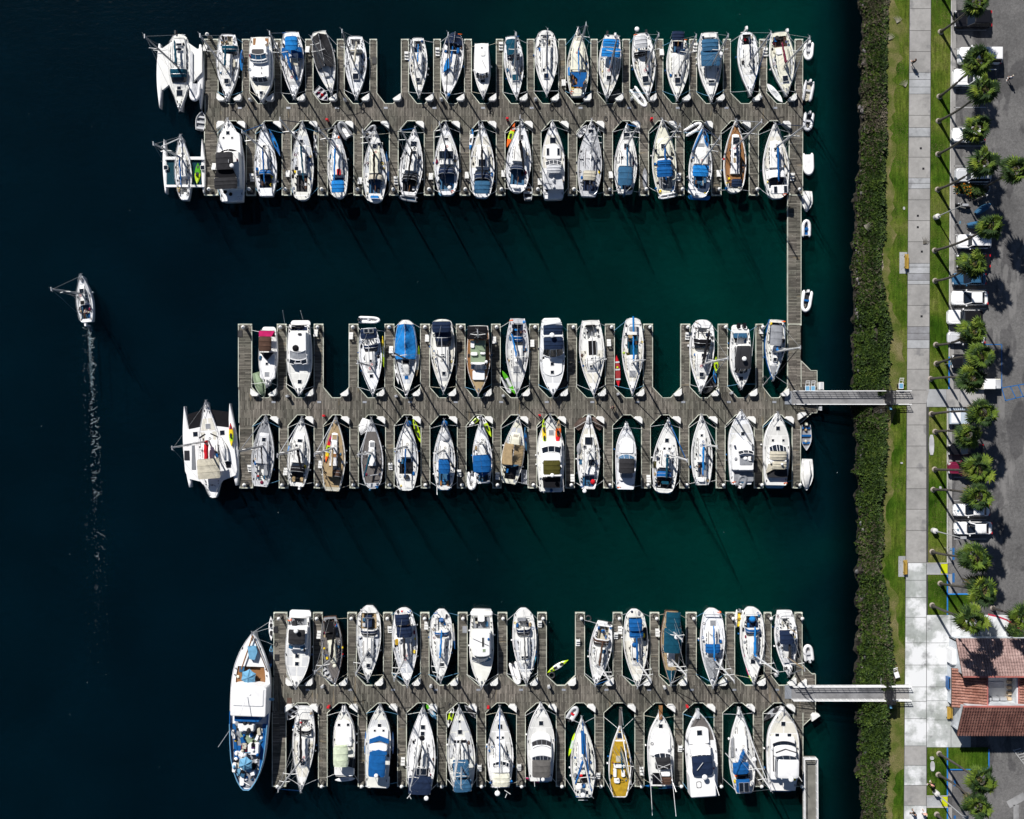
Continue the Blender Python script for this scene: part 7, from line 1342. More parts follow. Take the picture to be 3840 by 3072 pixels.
def palm(c, base, crown, R, lab, ofs=None):
    bx, by = PC(c, *base, ZL) if not ofs else ofs
    X, Y = px(c, *crown); tv = ((X-1920)/PPM, (1536-Y)/PPM); d2 = tv[0]**2+tv[1]**2; k = (bx*tv[0]+by*tv[1])/d2; h = min(max(H*(1-k), 8.5), 17.5); tx, ty = P(X, Y, h)
    dl = hypot(tx-bx, ty-by); q = min(1, 1.6/dl) if dl > 0 else 1; tx, ty = bx+(tx-bx)*q, by+(ty-by)*q
    o = empty('palm_tree', (bx, by, ZL)); tag(o, uniq(lab), 'palm tree', 'palms along the car park kerb')
    hh = h-ZL; rr = random.Random(int(X)); bend = (rr.uniform(-.35,.35), rr.uniform(-.35,.35)); m = MB(); n = 16
    pts = [((tx-bx)*(i/n)**1.3+bend[0]*sin(pi*i/n), (ty-by)*(i/n)**1.3+bend[1]*sin(pi*i/n), hh*i/n) for i in range(n+1)]
    m.tube(pts, [.30,.21]+[(.165-.05*i/n)*(1+.06*(i % 2)) for i in range(2, n+1)], 10); tr = m.build('trunk', mat('dirty', (.062,.054,.047)), o, smooth=True)
    m = MB(); m.cyl(0,0,-.02,.25,.40,12,0,.28); m.build('root_collar', mat('dirty', (.36,.31,.27)), tr)
    v = rr.randint(0, 8)
    if v not in CROWNS: CROWNS[v] = crown_mesh(100+v).build('crown', FR, None); CROWNS[v].hide_render = False; c_ = CROWNS[v]
    else: c_ = CROWNS[v].copy(); COL.objects.link(c_)
    c_.parent = o; c_.location = pts[-1]; c_.rotation_euler = (0,0,rr.uniform(0,6.28)); c_.scale = (R*1.04,R*1.04,R)
PN = ['topmost','second','third','fourth','fifth']
PALMS = [('L1',(1165,380),(1600,20),.95,'palm leaning over the black car at the top'),('L1',(1150,1150),(1620,720),1.02,'palm over the white and blue van near the top'),('L1',(1140,1440),(1690,1060),1.02,'palm over the white pickup near the top'),
 ('L2',(1135,250),(1600,-65),1.0,'palm above the first white car below the pickup'),('L2',(1130,670),(1690,340),1.05,'palm just above the planted island'),('L2',(1095,1395),(1760,1105),.88,'palm beside the pickup with camper shell'),
 ('L2',(1660,655),(2055,430),1.05,'palm rooted in the planted island of the car park'),('L3',(1100,170),(1560,-25),.98,'palm above the blue grey car'),('L3',(1110,930),(1560,780),1.0,'palm over the silver car below the jeep'),('L3',(1115,1155),(1650,1070),.98,'palm over the black car near the upper crossing'),('L3',(1045,1335),(1530,1330),1.0,'palm right at the upper crossing pavement'),
 ('L4',(600,95),(945,88),1.0,'palm over the white trailer below the crossing'),('L4',(625,215),(850,238),.9,'palm above the black car below the crossing'),('L4',(622,470),(922,475),1.05,'palm over the maroon car'),('L4',(612,607),(915,655),1.0,'palm above the two white sedans'),
 ('L5',(605,125),(895,170),1.05,'palm beside the upper tactile ramp'),('L5',(660,340),(950,385),1.1,'palm just above the plaza corner, upper of two'),('L5',(605,487),(880,590),1.08,'palm at the plaza corner, lower of two'),
 ('L6',(620,560),(890,735),1.02,'palm in the lower lawn south of the building'),('L6',(615,695),(870,895),.98,'palm below it near the lower tactile ramp'),('L6',(605,950),(880,1120),.9,'palm cut by the bottom edge of the picture')]
for a in PALMS: palm(*a)
palm('L5', (1015,505), (1230,572), 1.0, 'palm at the right edge above the tiled building')
palm('L1', (1160,-60), (1600,-480), 1.0, 'palm beyond the top edge whose shadow reaches in')
# shrubs in planters
def shrub(x, y, z, r, lab, flower=False, h=None):
    o = empty('shrub', (x, y, z)); tag(o, uniq(lab), 'shrub', 'shrubs in the planters'); m = MB(); h = h or r*.9
    for k in range(int(260*r*r+120)):
        a, e = rl.uniform(0, 2*pi), rl.uniform(0, 1); q = r*(1-e*e*.6)*sqrt(rl.random()); xx, yy, zz = q*cos(a), q*sin(a), h*e; l = rl.uniform(.1,.22); b = rl.uniform(0, 2*pi)
        mi = 2 if flower and rl.random() < .22 else (1 if rl.random() < .4 else 0)
        m.add([(xx,yy,zz),(xx+l*cos(b)-l*.4*sin(b),yy+l*sin(b)+l*.4*cos(b),zz+.05),(xx+2*l*cos(b),yy+2*l*sin(b),zz+rl.uniform(-.1,.15)),(xx+l*cos(b)+l*.4*sin(b),yy+l*sin(b)-l*.4*cos(b),zz+.03)], [(0,1,2,3)], mi)
    m.build('foliage', [FR[0], LV[1], mat('cloth', (.45,.16,.01))], o); m = MB()
    for k in range(5): m.tube([(0,0,0),(rl.uniform(-.3,.3)*r,rl.uniform(-.3,.3)*r,h*.6)], .02, 4)
    m.build('stem', mat('dirty','br'), o)
for i, (x, y, r, f) in enumerate(((1400,650,.8,True),(1480,670,.9,True),(1560,690,.85,False),(1640,690,.7,False))): X, Y = PL(*px('L2',x,y)); shrub(X, Y, ZL, r, ['orange flowered shrub at the kerb end of the planted island','flowering shrub second from the kerb in the island','green shrub third from the kerb in the island','green shrub farthest out in the island'][i], f)
X, Y = px('L2',1380,672); pts = [(3597,698),(3597,730),(3690,730),(3705,722),(3712,708),(3708,696),(3695,692),(3597,692)]
m = MB(); m.prism([PL(*p) for p in pts[1:]], ZL-.1, ZL+.01); struct('planting_soil', m, mat('dirty','br')); kline('kerb', pts[1:]+[pts[1]], KERB, .15, ZL-.12, ZL+.08)
for i, (X, Y) in enumerate(((3790,2358),(3815,2375),(3800,2392),(3835,2398))): x, y = PL(X, Y); shrub(x, y, ZL, .75, ['dark shrub by the red kerb, leftmost of the bed','dark shrub by the red kerb, upper right of the bed','dark shrub against the roof edge of the bed','dark shrub nearest the right picture edge'][i])
# fallen fronds
for i, (c, x, y, rz) in enumerate((('L1',640,280,1.3),('L1',745,1040,1.9),('L2',955,1320,.9),('L2',250,1100,-.3),('L1',545,480,1.1))):
    X, Y = PL(*px(c, x, y)); m = MB()
    for k in range(7): b = -.7+.23*k; m.tube([(0,0,.05),(.5*cos(b),.5*sin(b),.12),(1.0*cos(b+.15),1.0*sin(b+.15),.04)], [.03,.03,.008], 4)
    o = m.build('palm_frond', mat('dirty', (.32,.30,.24) if i != 2 else (.10,.09,.07)), None, (X, Y, ZL+.05), rz); tag(o, ['pale fallen palm frond on the top lawn','curved fallen frond touching the promenade edge','thin dark frond lying on the promenade','dry frond caught in the bank plants','small dry frond at the top bank edge'][i], 'palm frond')
# ------------------------------------------------------------------ lamp posts and parking signs
def lamp(c, base, top, lab):
    bx, by = PC(c, *base, ZL); o = empty('street_lamp', (bx, by, ZL)); tag(o, lab, 'street lamp', 'street lamps of the car park'); tx, ty = PC(c, *top, ZL+8.3); dx_, dy_ = tx-bx, ty-by; d = hypot(dx_, dy_); q = min(1, .5/d) if d else 1; dx_, dy_ = dx_*q, dy_*q
    m = MB(); m.cyl(0,0,0,.75,.36,14); m.dome(0,0,.75,.36,.12,14); m.build('footing', mat('dirty', (.55,.54,.52)), o, smooth=False)
    m = MB(); m.tube([(0,0,.8),(dx_,dy_,8.2)], [.09,.05], 8); m.build('pole', mat('metal','lg'), o)
    m = MB(); m.box(dx_+.25,dy_,8.15,8.3,.75,.34,0,0,.9,.8); m.build('lamp_head', mat('metal','lg'), o)
lamp('L2',(1105,1000),(1440,850),'street lamp above the pickup with camper shell'); lamp('L4',(612,882),(805,932),'street lamp beside the lower white sedan'); lamp('L6',(594,806),(780,968),'street lamp by the lower tactile ramp')
def psign(c, x, y, lab):
    X, Y = PC(c, x, y, ZL); o = empty('parking_sign', (X, Y, ZL)); tag(o, lab, 'parking sign', 'parking bay signs'); m = MB(); m.cyl(0,0,0,2.1,.03,6); m.build('post', mat('metal','lg'), o); m = MB(); m.box(.03,0,1.6,2.1,.03,.32); m.build('plate', mat('paint','lb'), o)
for c, x, y, lab in (('L2',1320,1092,'parking sign beside the covered scooter'),('L4',738,742,'parking sign in front of the upper white sedan'),('L4',738,868,'parking sign in front of the lower white sedan'),('L5',690,98,'parking sign above the upper tactile ramp'),('L3',1210,1160,'parking sign near the black car by the crossing')): psign(c, x, y, lab)
# ------------------------------------------------------------------ cars (nose towards the promenade = local +y)
def rsec(w, l, z, y0=0, r=.35, n=5):
    pts = []
    for sx_, sy_, a0 in ((1,1,0),(-1,1,pi/2),(-1,-1,pi),(1,-1,1.5*pi)):
        for k in range(n): a = a0+pi/2*k/(n-1); pts.append((sx_*(w/2-r)+r*cos(a), y0+sy_*(l/2-r)+r*sin(a), z))
    return pts
def car(c, x, y, Lp, Wp, col, label, kind='sedan', name='parked_car', cat='car', rz=None, top=None, group='cars parked nose in along the kerb', flip=False):
    X, Y = PC(c, x, y, ZL+.8); L = Lp*CR[c][2]/PPM; W = Wp*CR[c][2]/PPM; z0 = ZL-.12; o = empty(name, (X, Y, z0), pi/2+(rz or 0)+(pi if flip else 0)); tag(o, uniq(label), cat, group)
    pm = mat('paint', col); gm = mat('glass','gl'); m = MB(); r = .42
    hood = {'sedan':.80,'suv':1.0,'pickup':1.02,'jeep':1.05,'van':1.15,'hatch':.86}[kind]; rf = {'sedan':1.42,'suv':1.75,'pickup':1.80,'jeep':1.82,'van':1.95,'hatch':1.5}[kind]
    secs = [rsec(W*.95,L*.97,.28,0,r), rsec(W,L,.45,0,r), rsec(W,L*.995,.62,0,r), rsec(W*.97,L*.975,hood-.08,0,r), rsec(W*.90,L*.93,hood,0,r)]
    m.grid(secs, 0, True); m.f.append(tuple(range(len(m.v)-20, len(m.v)))); m.m.append(0); m.build('body', pm, o, smooth=False)
    m = MB(); m.box(0, L*.30, hood, hood+.035, W*.62, L*.24, 0, 0, .85, .9); m.build('bonnet', pm, o)
    cf, cb = {'sedan':(.16,-.40),'suv':(.20,-.47),'pickup':(.16,-.14),'jeep':(.13,-.47),'van':(.26,-.48),'hatch':(.17,-.46)}[kind]
    f, b = L*cf, L*cb; tf, tb = f-L*(.165 if kind in ('sedan','hatch') else .07), b+L*(.13 if kind == 'sedan' else (.05 if kind != 'hatch' else .08)); wb, wt = W*.92, W*.70
    v = [(-wb/2,f,hood-.02),(wb/2,f,hood-.02),(wb/2,b,hood-.02),(-wb/2,b,hood-.02),(-wt/2,tf,rf-.05),(wt/2,tf,rf-.05),(wt/2,tb,rf-.05),(-wt/2,tb,rf-.05)]
    for nm, q in (('windscreen',(0,1,5,4)),('side_window',(1,2,6,5)),('rear_window',(2,3,7,6)),('side_window',(3,0,4,7))): m = MB(); m.add([v[i] for i in q], [(3,2,1,0)]); m.build(nm, gm, o)
    m = MB(); m.grid([[(p[0], p[1]+(tf+tb)/2, p[2]) for p in rsec(wt+.06, tf-tb+.10, z, 0, .16, 4)] for z in (rf-.08, rf-.02)]+[[(p[0], p[1]+(tf+tb)/2, p[2]) for p in rsec(wt-.16, tf-tb-.12, rf+.02, 0, .12, 4)]], 0, True); m.f.append(tuple(range(len(m.v)-16, len(m.v)))); m.m.append(0)
    for i, j in ((0,4),(1,5),(2,6),(3,7)): m.tube([v[i], v[j]], .05, 5)
    m.build('roof', mat('canvas' if top in ('k','g') else 'paint', top) if top else pm, o)
    if kind == 'pickup':
        m = MB(); m.box(0, L*(cb-.5)/2+.02, .62, hood+.02, W*.88, L*(.5+cb)-.2); m.m = [1 if i == 1 else 0 for i in range(len(m.m))]; m.build('cargo_bed', [pm, mat('rubber', 'dg') if top != 'cap' else pm], o)
        for q in (-1, 1): m = MB(); m.box(q*(W*.44), L*(cb-.5)/2, hood, hood+.09, .09, L*(.5+cb)-.12); m.build('bed_rail', pm, o)
    for q in (-1, 1):
        m = MB(); m.box(q*(wb/2+.14), f-.25, hood+.02, hood+.18, .22, .12); m.build('mirror', pm, o)
        m = MB(); m.box(q*W*.34, L*.478, .58, hood-.06, W*.2, .12); m.build('headlight', mat('glass','lg'), o)
        m = MB(); m.box(q*W*.37, -L*.485, .6, .8, W*.16, .08); m.build('tail_light', mat('paint','r'), o)
        for yy in (.31,-.30): m = MB(); m.tube([(q*(W/2-.2),L*yy,.33),(q*(W/2+.015),L*yy,.33)], .33, 16); m.build('wheel', mat('rubber','k'), o)
    m = MB(); m.box(0, f+.04, hood-.01, hood+.03, W*.7, .1); m.build('wiper_cowl', mat('rubber','k'), o)
    return o
car('L1',1560,215,440,205,'k','black car under the topmost palm','hatch')
car('L1',1635,660,505,190,'w','white van with a blue tail under the second palm','van',name='parked_van',cat='van')
car('L1',1570,920,500,195,'w','white pickup below the white van near the top','pickup',name='parked_pickup',cat='pickup',top='w')
car('L1',1505,1600,385,165,'w','white car under a palm above the planted island','hatch')
car('L2',1555,495,410,165,'lg','silver white car directly above the planted island','suv')
car('L2',1565,1285,385,165,'w','white pickup with a ribbed camper shell','suv',name='parked_pickup',cat='pickup')
car('L2',1565,1515,395,165,'k','dark car under the palm below the camper shell pickup','sedan')
car('L3',1515,145,395,140,'sl','blue grey car with open roof above the white sedan','sedan')
car('L3',1520,372,430,165,'w','white sedan with a clear roof above the jeep','sedan')
car('L3',1455,600,400,170,'w','white jeep with black soft top and spare wheel','jeep',top='k'); 
car('L3',1480,845,440,140,'lg','silver open car below the jeep','sedan',top='k')
car('L3',1500,1125,380,165,'k','black car just above the upper crossing','sedan')
car('L4',838,335,235,78,'k','black car between the trailer and the maroon car','sedan')
car('L4',830,460,225,80,'mr','maroon car under a palm','suv')
car('L4',876,745,242,82,'w','upper of the two white sedans side by side','sedan')
car('L4',888,868,252,84,'w','lower of the two white sedans side by side','sedan')
# utility cart, trailer
X, Y = PC('L3',1700,1398,ZL); o = empty('utility_cart', (X, Y, ZL-.12)); tag(o, 'cream utility cart on the paving end of the upper crossing', 'cart')
m = MB(); m.box(0,0,.35,.75,3.3,1.35); m.build('body', mat('paint','cr'), o); m = MB(); m.box(1.1,0,.75,1.0,1.0,1.15); m.build('cargo_box', mat('dirty','lg'), o); m = MB(); m.box(-.2,0,.75,1.1,.5,1.1); m.build('seat', mat('canvas','dg'), o)
for q in (-1,1): m = MB(); m.tube([(-1.1,q*.5,.3),(-1.1,q*.72,.3)], .3, 12); m.build('wheel', mat('rubber','k'), o); m = MB(); m.tube([(1.1,q*.5,.3),(1.1,q*.72,.3)], .3, 12); m.build('wheel', mat('rubber','k'), o)
m = MB(); m.box(-.3,0,1.9,1.96,1.5,1.3); m.build('canopy', mat('paint','w'), o); m = MB()
for q in (-1,1):
    for p in (-1,.35): m.tube([(p,q*.6,.75),(p,q*.6,1.9)], .025)
m.build('canopy_frame', mat('metal','lg'), o)
X, Y = PC('L4',772,108,ZL); o = empty('box_trailer', (X, Y, ZL-.12)); tag(o, 'pale blue white flatbed trailer below the upper crossing', 'trailer'); m = MB(); m.box(0,0,.5,1.0,2.6,2.1); m.build('bed', mat('paint',(.40,.46,.52)), o); m = MB(); m.box(-.5,-.2,1.0,1.05,1.2,1.4); m.build('bed_cover', mat('paint','w'), o)
m = MB()
for k in range(9): m.box(-1.0+k*.28, 1.12, .95, 1.25, .08, .14)
m.build('stake_rail', mat('metal','dg'), o)
for q in (-1,1): m = MB(); m.tube([(.4,q*.8,.3),(.4,q*1.04,.3)], .3, 12); m.build('wheel', mat('rubber','k'), o)
def moto(c, x, y, rz, col, lab, cover=False):
    X, Y = PC(c, x, y, ZL); o = empty('motorcycle', (X, Y, ZL-.12), rz); tag(o, lab, 'motorcycle', 'motorcycles below the planted island')
    for yy in (.72,-.72): m = MB(); m.tube([(-.06,yy,.32),(.06,yy,.32)], .32, 16); m.build('wheel', mat('rubber','k'), o)
    m = MB(); m.box(0,.05,.35,.75,.28,.8); m.dome(0,.22,.72,.2,.22,10,0,1,1.5); m.build('body', mat('paint', col), o); m = MB(); m.dome(0,-.38,.74,.17,.1,10,0,1,2.0); m.build('seat', mat('rubber','k'), o)
    m = MB(); m.tube([(-.38,.45,1.05),(0,.62,.98),(.38,.45,1.05)], .025); m.tube([(0,.62,.98),(0,.78,.35)], .04); m.build('handlebar', mat('metal','lg'), o); m = MB(); m.dome(0,.78,.8,.1,.12,8); m.build('headlight', mat('glass','lg'), o)
    if cover:
        m = MB(); rows = []
        for i in range(11): t = -1+.2*i; rows.append([(.45*cos(a)*sqrt(max(0,1-t*t*.8)), t*1.15, .15+1.0*sin(a)*sqrt(max(0,1-t*t*.75))) for a in [pi*k/8 for k in range(9)]])
        m.grid(rows); m.build('cover', mat('canvas', col), o, smooth=True)
moto('L2',1625,775,-1.2,'k','black motorcycle just under the planted island'); moto('L2',1420,868,1.3,'k','black motorcycle nearest the kerb'); moto('L2',1655,905,-1.0,'sl','blue covered motorcycle lying at a slant',True); moto('L2',1570,1092,-1.5,'sl','blue covered scooter above the camper shell pickup',True)
# ------------------------------------------------------------------ tiled building around a courtyard
TILE = NT('roof_tile', .85, .15); n = TILE.noise(.8, 5); g_ = TILE.ramp(n, [(.3,(.17,.075,.055)),(.5,(.235,.115,.088)),(.7,(.32,.175,.14))]); n2 = TILE.noise(5, 2, (1,1,1)); g_ = TILE.mix(1.0, g_, TILE.ramp(n2, [(.3,(.65,.62,.62)),(.7,(1.35,1.35,1.35))]), 'MULTIPLY'); TM = TILE.out(g_)
TILE2 = NT('roof_tile_dark', .85, .15); g_ = TILE2.ramp(TILE2.noise(.8, 5), [(.3,(.10,.048,.042)),(.5,(.155,.075,.062)),(.7,(.21,.11,.09))]); g_ = TILE2.mix(1.0, g_, TILE2.ramp(TILE2.noise(5, 2), [(.3,(.65,.62,.62)),(.7,(1.35,1.35,1.35))]), 'MULTIPLY'); TM2 = TILE2.out(g_)
TILE3 = NT('roof_tile_rose', .85, .15); g_ = TILE3.ramp(TILE3.noise(.8, 5), [(.3,(.20,.135,.125)),(.5,(.27,.185,.17)),(.7,(.36,.26,.24))]); g_ = TILE3.mix(1.0, g_, TILE3.ramp(TILE3.noise(5, 2), [(.3,(.7,.7,.7)),(.7,(1.3,1.3,1.3))]), 'MULTIPLY'); TM3 = TILE3.out(g_)
WALL = mat('dirty', (.52,.55,.58)); STUC = mat('dirty', (.62,.60,.56))
BLD = empty('courtyard_building', (*PL(3700,2590), ZL)); tag(BLD, 'red tiled building around a small white courtyard', 'building')
BX, BY = BLD.location[0], BLD.location[1]
def roof(name, e0, e1, r0, r1, mt, sp=.34):
    """barrel tiles: eave e0..e1, ridge r0..r1 (world x, y, z)"""
    e0, e1, r0, r1 = map(Vector, (e0, e1, r0, r1)); m = MB(); n = int((e1-e0).length/sp); S = 6; nc = max(3, int((r0-e0).length/.42)); up = (e1-e0).cross(r0-e0).normalized(); up = up if up.z > 0 else -up; rows = []
    for j in range(nc+1):
        for jj in ((0, 1) if 0 < j < nc else ((0,) if j == 0 else (1,))):
            v = j/nc; r = []
            for i in range(n*S+1):
                u = i/(n*S); p = e0.lerp(e1, u).lerp(r0.lerp(r1, u), v)+up*(abs(sin(pi*i/S))*.15+(.06 if jj == 0 else 0))+up*(.0)
                r.append((p.x-BX, p.y-BY, p.z-ZL))
            rows.append(r)
    m.grid(rows); o = m.build(name, mt, BLD)
    m = MB(); q = [e0, e1, r1, r0]; m.add([(a.x-BX, a.y-BY, a.z-ZL-.06) for a in q]+[(a.x-BX, a.y-BY, a.z-ZL-.2) for a in q], [(0,1,2,3),(7,6,5,4),(0,4,5,1),(1,5,6,2),(2,6,7,3),(3,7,4,0)]); m.build('roof_board', mat('teak','br'), o)
    return o
def w3(X, Y, h): x, y = P(X, Y, ZL+h); return (x, y, ZL+h)
def flat(a, b): return a
# north wing: low eave to the north (top), ridge towards the courtyard
E, RG = 3.0, 4.7
x0 = P(3585,2395,ZL+E)[0]; x1 = 72.0; yN = P(3585,2395,ZL+E)[1]; yR = P(3612,2536,ZL+RG)[1]
roof('roof', (x0,yN,ZL+E), (x1,yN,ZL+E), (x0+.15,yR,ZL+RG), (x1,yR,ZL+RG), TM3)
yR2 = P(3612,2652,ZL+RG)[1]; yS = P(3589,2757,ZL+E)[1]; xs = P(3589,2757,ZL+E)[0]
roof('roof', (xs,yS,ZL+E), (x1,yS,ZL+E), (xs+.1,yR2,ZL+RG), (x1,yR2,ZL+RG), TM2)
xw = P(3569,2580,ZL+2.5)[0]; xc = P(3703,2580,ZL+3.9)[0]; yc0 = P(3703,2538,ZL+3.4)[1]; yc1 = P(3703,2648,ZL+3.4)[1]; yw0 = P(3569,2506,ZL+2.5)[1]; yw1 = P(3569,2653,ZL+2.5)[1]
roof('roof', (xw,yw0,ZL+2.5), (xw,yw1,ZL+2.5), (xc,yw0,ZL+3.9), (xc,yw1,ZL+3.9), TM)
xe = P(3822,2580,ZL+3.4)[0]; roof('roof', (x1,yc0,ZL+4.4), (x1,yc1,ZL+4.4), (xe,yc0,ZL+3.2), (xe,yc1,ZL+3.2), TM)
def bbox(m, xa, xb, ya, yb, z0, z1, mi=0): m.box((xa+xb)/2-BX, (ya+yb)/2-BY, z0, z1, abs(xb-xa), abs(yb-ya), mi)
m = MB(); bbox(m, x0+.35, x1-.3, yN-.35, yN-.6, 0, 2.95); bbox(m, xs+.4, x1-.3, yS+.4, yS+.65, 0, 2.95)
for xx, ya, yb in ((x0+.35, yN-.4, yR+.1), (xs+.45, yR2-.1, yS+.45)):
    v = [(xx-BX, ya-BY, 0), (xx-BX, yb-BY, 0), (xx-BX, yb-BY, (RG if xx == x0+.35 else E)-.2), (xx-BX, ya-BY, (E if xx == x0+.35 else RG)-.2)]; m.add(v+[(p[0]+.25, p[1], p[2]) for p in v], [(0,1,2,3),(7,6,5,4),(3,2,6,7),(0,4,5,1),(0,3,7,4),(1,5,6,2)])
bbox(m, xw+.45, xw+.65, yw0-.1, yw1+.1, 0, 2.4); bbox(m, xc-.02, xc+.2, yw0-.1, yw1+.1, 0, 3.75); bbox(m, xe-.2, xe, yc0, yc1, 0, 3.1); bbox(m, x0+.7, x1-.3, yR-.02, yR+.2, 0, 4.5); bbox(m, xs+.8, x1-.3, yR2-.2, yR2+.02, 0, 4.5)
m.build('wall', WALL, BLD)
m = MB(); bbox(m, xc+.2, xe-.2, yR-.02, yR2+.02, 0, 1.5); m.build('courtyard_floor', mat('gel','ww'), BLD)
m = MB(); bbox(m, xc-.1, xc+.05, yc0+.2, yc1-.2, 3.78, 4.02); bbox(m, xe-.02, xe+.12, yc0, yc1, 3.1, 3.32); bbox(m, x0+.2, x1, yR-.14, yR+.02, 4.5, 4.86); bbox(m, xs+.1, x1, yR2-.02, yR2+.14, 4.5, 4.82); m.build('coping', mat('dirty', (.40,.13,.11)), BLD)
for k in range(5): m = MB(); bbox(m, xe-.75, xe-.3, yR-.6-k*.72, yR-.95-k*.72, 1.5, 2.0); m.build('storage_crate', mat('teak', (.55,.42,.28)), BLD)
for k in range(3): m = MB(); bbox(m, xc+.4+k*1.0, xc+1.25+k*1.0, yR2+.5, yR2+.15, 1.5, 2.3); m.build('counter', mat('metal','lg'), BLD)
m = MB(); bbox(m, xc+.9, xc+3.2, yR2+1.6, yR2+2.4, 1.5, 1.6); m.build('weathered_mat', mat('dirty','lg'), BLD)
m = MB(); bbox(m, xw+.1, x0+.34, yN-1.6, yN-3.5, .6, 2.3); m.build('notice_board', mat('gel','w'), BLD)
X, Y = PC('L6',675,95,ZL); m = MB(); m.box(0,0,0,1.0,.62,1.5,0,0,1.08,1.06); o = m.build('waste_bin', mat('paint','b'), None, (X, Y, ZL+.03)); tag(o, 'blue waste bin against the wall of the tiled building', 'waste bin'); m = MB(); m.box(0,0,1.0,1.02,.5,1.3); m.build('bin_opening', mat('rubber','k'), o)
# ------------------------------------------------------------------ people
def skin_mesh(name, verts, edges, rad, m, parent, smooth=True, root=0):
    me = bpy.data.meshes.new(name); me.from_pydata(verts, edges, []); o = bpy.data.objects.new(name, me); COL.objects.link(o); md = o.modifiers.new('s', 'SKIN'); md.use_smooth_shade = True
    for i, r in enumerate(rad): me.skin_vertices[0].data[i].radius = (r, r); me.skin_vertices[0].data[i].use_root = (i == root)
    o.modifiers.new('u', 'SUBSURF').levels = 1; dg = bpy.context.evaluated_depsgraph_get(); nm = bpy.data.meshes.new_from_object(o.evaluated_get(dg)); bpy.data.objects.remove(o)
    nm.name = name; nm.materials.clear(); nm.materials.append(m); q = bpy.data.objects.new(name, nm); COL.objects.link(q); q.parent = parent; return q
def person(X, Y, z, rz, label, shirt, shorts, hair='br', stride=.32, sit=False):
    o = empty('person', (X, Y, z), rz); tag(o, uniq(label), 'person')
    s_ = stride; hz = .92; V = [(0,0,hz),(0,.01,1.12),(0,.02,1.36),(0,.03,1.48),(0,.05,1.55),(0,.08,1.64),(0,.07,1.73),  # 0-6 spine, neck, head
      (.17,.01,1.40),(.23,.02-s_*.35,1.13),(.24,.14-s_*.6,.90),(-.17,.01,1.40),(-.23,.02+s_*.35,1.13),(-.24,.16+s_*.6,.93),   # arms
      (.10,0,.88),(.11,s_*.55,.50),(.11,s_*.75,.09),(.11,s_*.75+.16,.045),(-.10,0,.88),(-.11,-s_*.30,.50),(-.11,-s_*.95,.12),(-.11,-s_*.95+.15,.05)]
    if sit: 
        V = [(0,0,.2),(0,.02,.42),(0,.04,.66),(0,.05,.78),(0,.06,.85),(0,.08,.94),(0,.08,1.02),(.17,.03,.70),(.24,.12,.48),(.18,.34,.42),(-.17,.03,.70),(-.24,.12,.48),(-.18,.34,.42),(.1,.05,.2),(.14,.45,.36),(.13,.55,.0),(.13,.70,-.03),(-.1,.05,.2),(-.14,.45,.36),(-.13,.55,.0),(-.13,.70,-.03)]
    E_ = [(0,1),(1,2),(2,3),(3,4),(4,5),(5,6),(2,7),(7,8),(8,9),(2,10),(10,11),(11,12),(0,13),(13,14),(14,15),(15,16),(0,17),(17,18),(18,19),(19,20)]
    R = [.13,.115,.13,.06,.055,.095,.075,.055,.042,.032,.055,.042,.032,.085,.058,.04,.04,.085,.058,.04,.04]
    for sgn, w_ in ((1, 9), (-1, 12)):                       # fingers and thumb
        b = V[w_]
        for k in range(4):
            i = len(V); V.append((b[0]+(k-1.5)*.018, b[1]+.035, b[2]-.075)); V.append((b[0]+(k-1.5)*.02, b[1]+.05, b[2]-.12-.01*(k in (1,2)))); E_ += [(w_, i), (i, i+1)]; R += [.010, .008]
        i = len(V); V.append((b[0]-.03*sgn, b[1]+.05, b[2]-.05)); E_.append((w_, i)); R.append(.010)
    sk = mat('skin', (.42,.24,.16)); skin_mesh('body', V, E_, R, sk, o)
    skin_mesh('shirt', [V[i] for i in (0,1,2,7,8,10,11)], [(0,1),(1,2),(2,3),(3,4),(2,5),(5,6)], [.15,.14,.155,.075,.055,.075,.055], mat('cloth', shirt), o)
    skin_mesh('shorts', [V[i] for i in (0,13,14,17,18)], [(0,1),(1,2),(0,3),(3,4)], [.155,.105,.075,.105,.075], mat('cloth', shorts), o)
    m = MB(); h = V[6]; m.dome(h[0], h[1]-.02, h[2]-.05, .105, .12, 10); m.build('hair', mat('cloth', hair), o, smooth=True)
    m = MB(); m.box(h[0], h[1]+.095, h[2]-.075, h[2]-.03, .02, .03); m.dome(h[0]-.03,h[1]+.08,h[2]-.03,.012,.01,6); m.dome(h[0]+.03,h[1]+.08,h[2]-.03,.012,.01,6); m.build('face', mat('skin', (.30,.15,.10)), o)
    for i in (16, 20): m = MB(); m.box(V[i][0], V[i][1]-.05, V[i][2]-.05, V[i][2]+.04, .10, .27, 0, 0, .8, .9); m.build('shoe', mat('rubber','w' if shirt != 'k' else 'dg'), o)
    return o
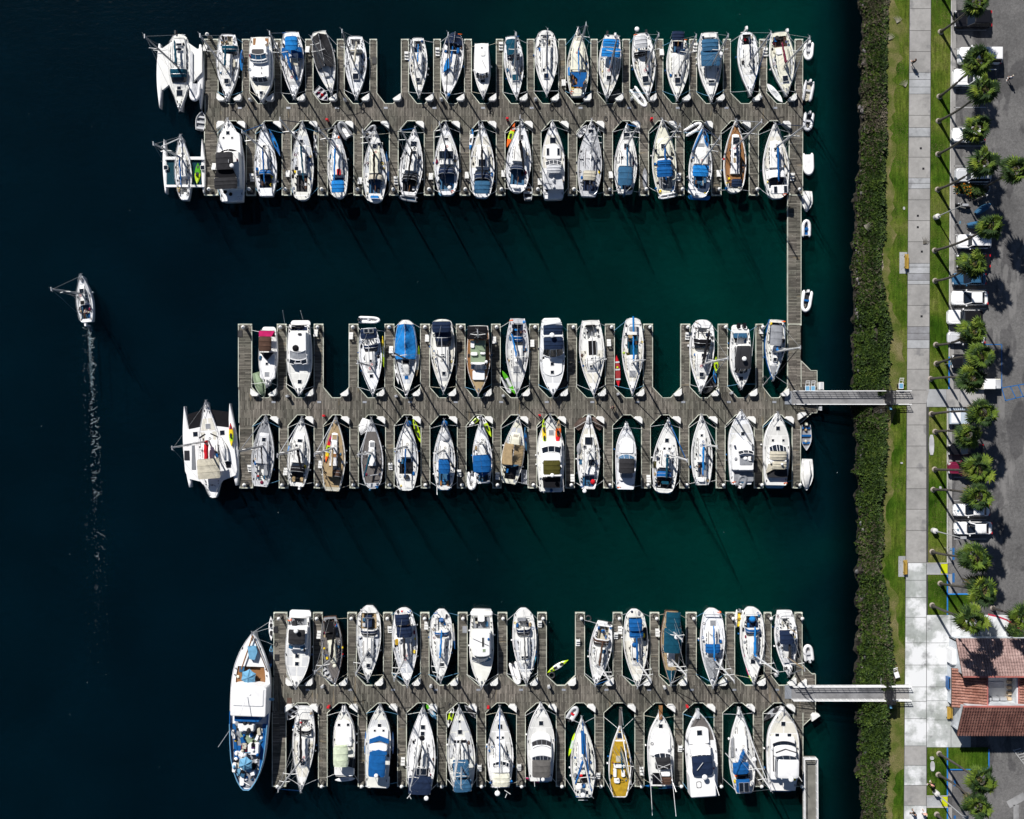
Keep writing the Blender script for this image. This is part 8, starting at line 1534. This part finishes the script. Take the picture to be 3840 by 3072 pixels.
person(*PC('L1',815,762,ZL+.04), ZL+.04, .5, 'person in dark clothes walking up the promenade near the top', 'br', 'k')
person(*PC('L1',1962,950,ZL), ZL-.12, .2, 'person in white top beside the white pickup in the car park', 'w', 'n', 'be', .15)
person(*PC('L6',553,742,ZL), ZL, 2.8, 'person in pink shirt walking a dark dog on the lower lawn', (.62,.30,.24), 'k', 'k', .3)
person(*PC('L6',440,925,ZL+.04), ZL+.04, 3.0, 'person in dark clothes on the promenade at the bottom left', 'k', 'k', 'k', .3)
person(*PC('L6',508,925,ZL+.04), ZL+.04, 3.4, 'person in salmon shirt on the promenade at the bottom', (.70,.38,.30), 'lg', 'be', .3)
person(*PC('B7',1468,100,ZD), ZD, .5, 'person in dark clothes standing on the middle dock walkway', 'k', 'n', 'k', .12)
xx, yy = P(*px('Z',462,570), 1.3); person(xx, yy, .75, .2, 'person in dark red sitting in the cockpit of the lone sloop', 'mr', 'w', 'be', 0, True)
x, y = PC('L6',578,765,ZL); o = empty('dog', (x, y, ZL), 2.9); tag(o, 'dark dog on the lower lawn beside the person in pink', 'dog')
skin_mesh('body', [(0,-.3,.42),(0,0,.42),(0,.28,.45),(0,.42,.56),(0,.56,.62),(0,.68,.58),(.08,.25,.28),(.08,.24,.13),(.08,.28,.03),(-.08,.25,.28),(-.08,.24,.13),(-.08,.20,.03),(.08,-.27,.30),(.08,-.36,.16),(.08,-.32,.03),(-.08,-.27,.30),(-.08,-.36,.16),(-.08,-.36,.03),(0,-.45,.48),(0,-.58,.56)], [(0,1),(1,2),(2,3),(3,4),(4,5),(2,6),(6,7),(7,8),(2,9),(9,10),(10,11),(0,12),(12,13),(13,14),(0,15),(15,16),(16,17),(0,18),(18,19)], [.10,.115,.13,.08,.075,.04,.05,.03,.03,.05,.03,.03,.065,.032,.03,.065,.032,.03,.03,.015], mat('cloth','k'), o)
m = MB(); m.box(.05,.52,.64,.72,.04,.05); m.box(-.05,.52,.64,.72,.04,.05); m.build('ear', mat('cloth','k'), o)
for k, v in USED.items():
    if v > 1: print('DUP', v, k)
print('OBJECTS', len(COL.objects))
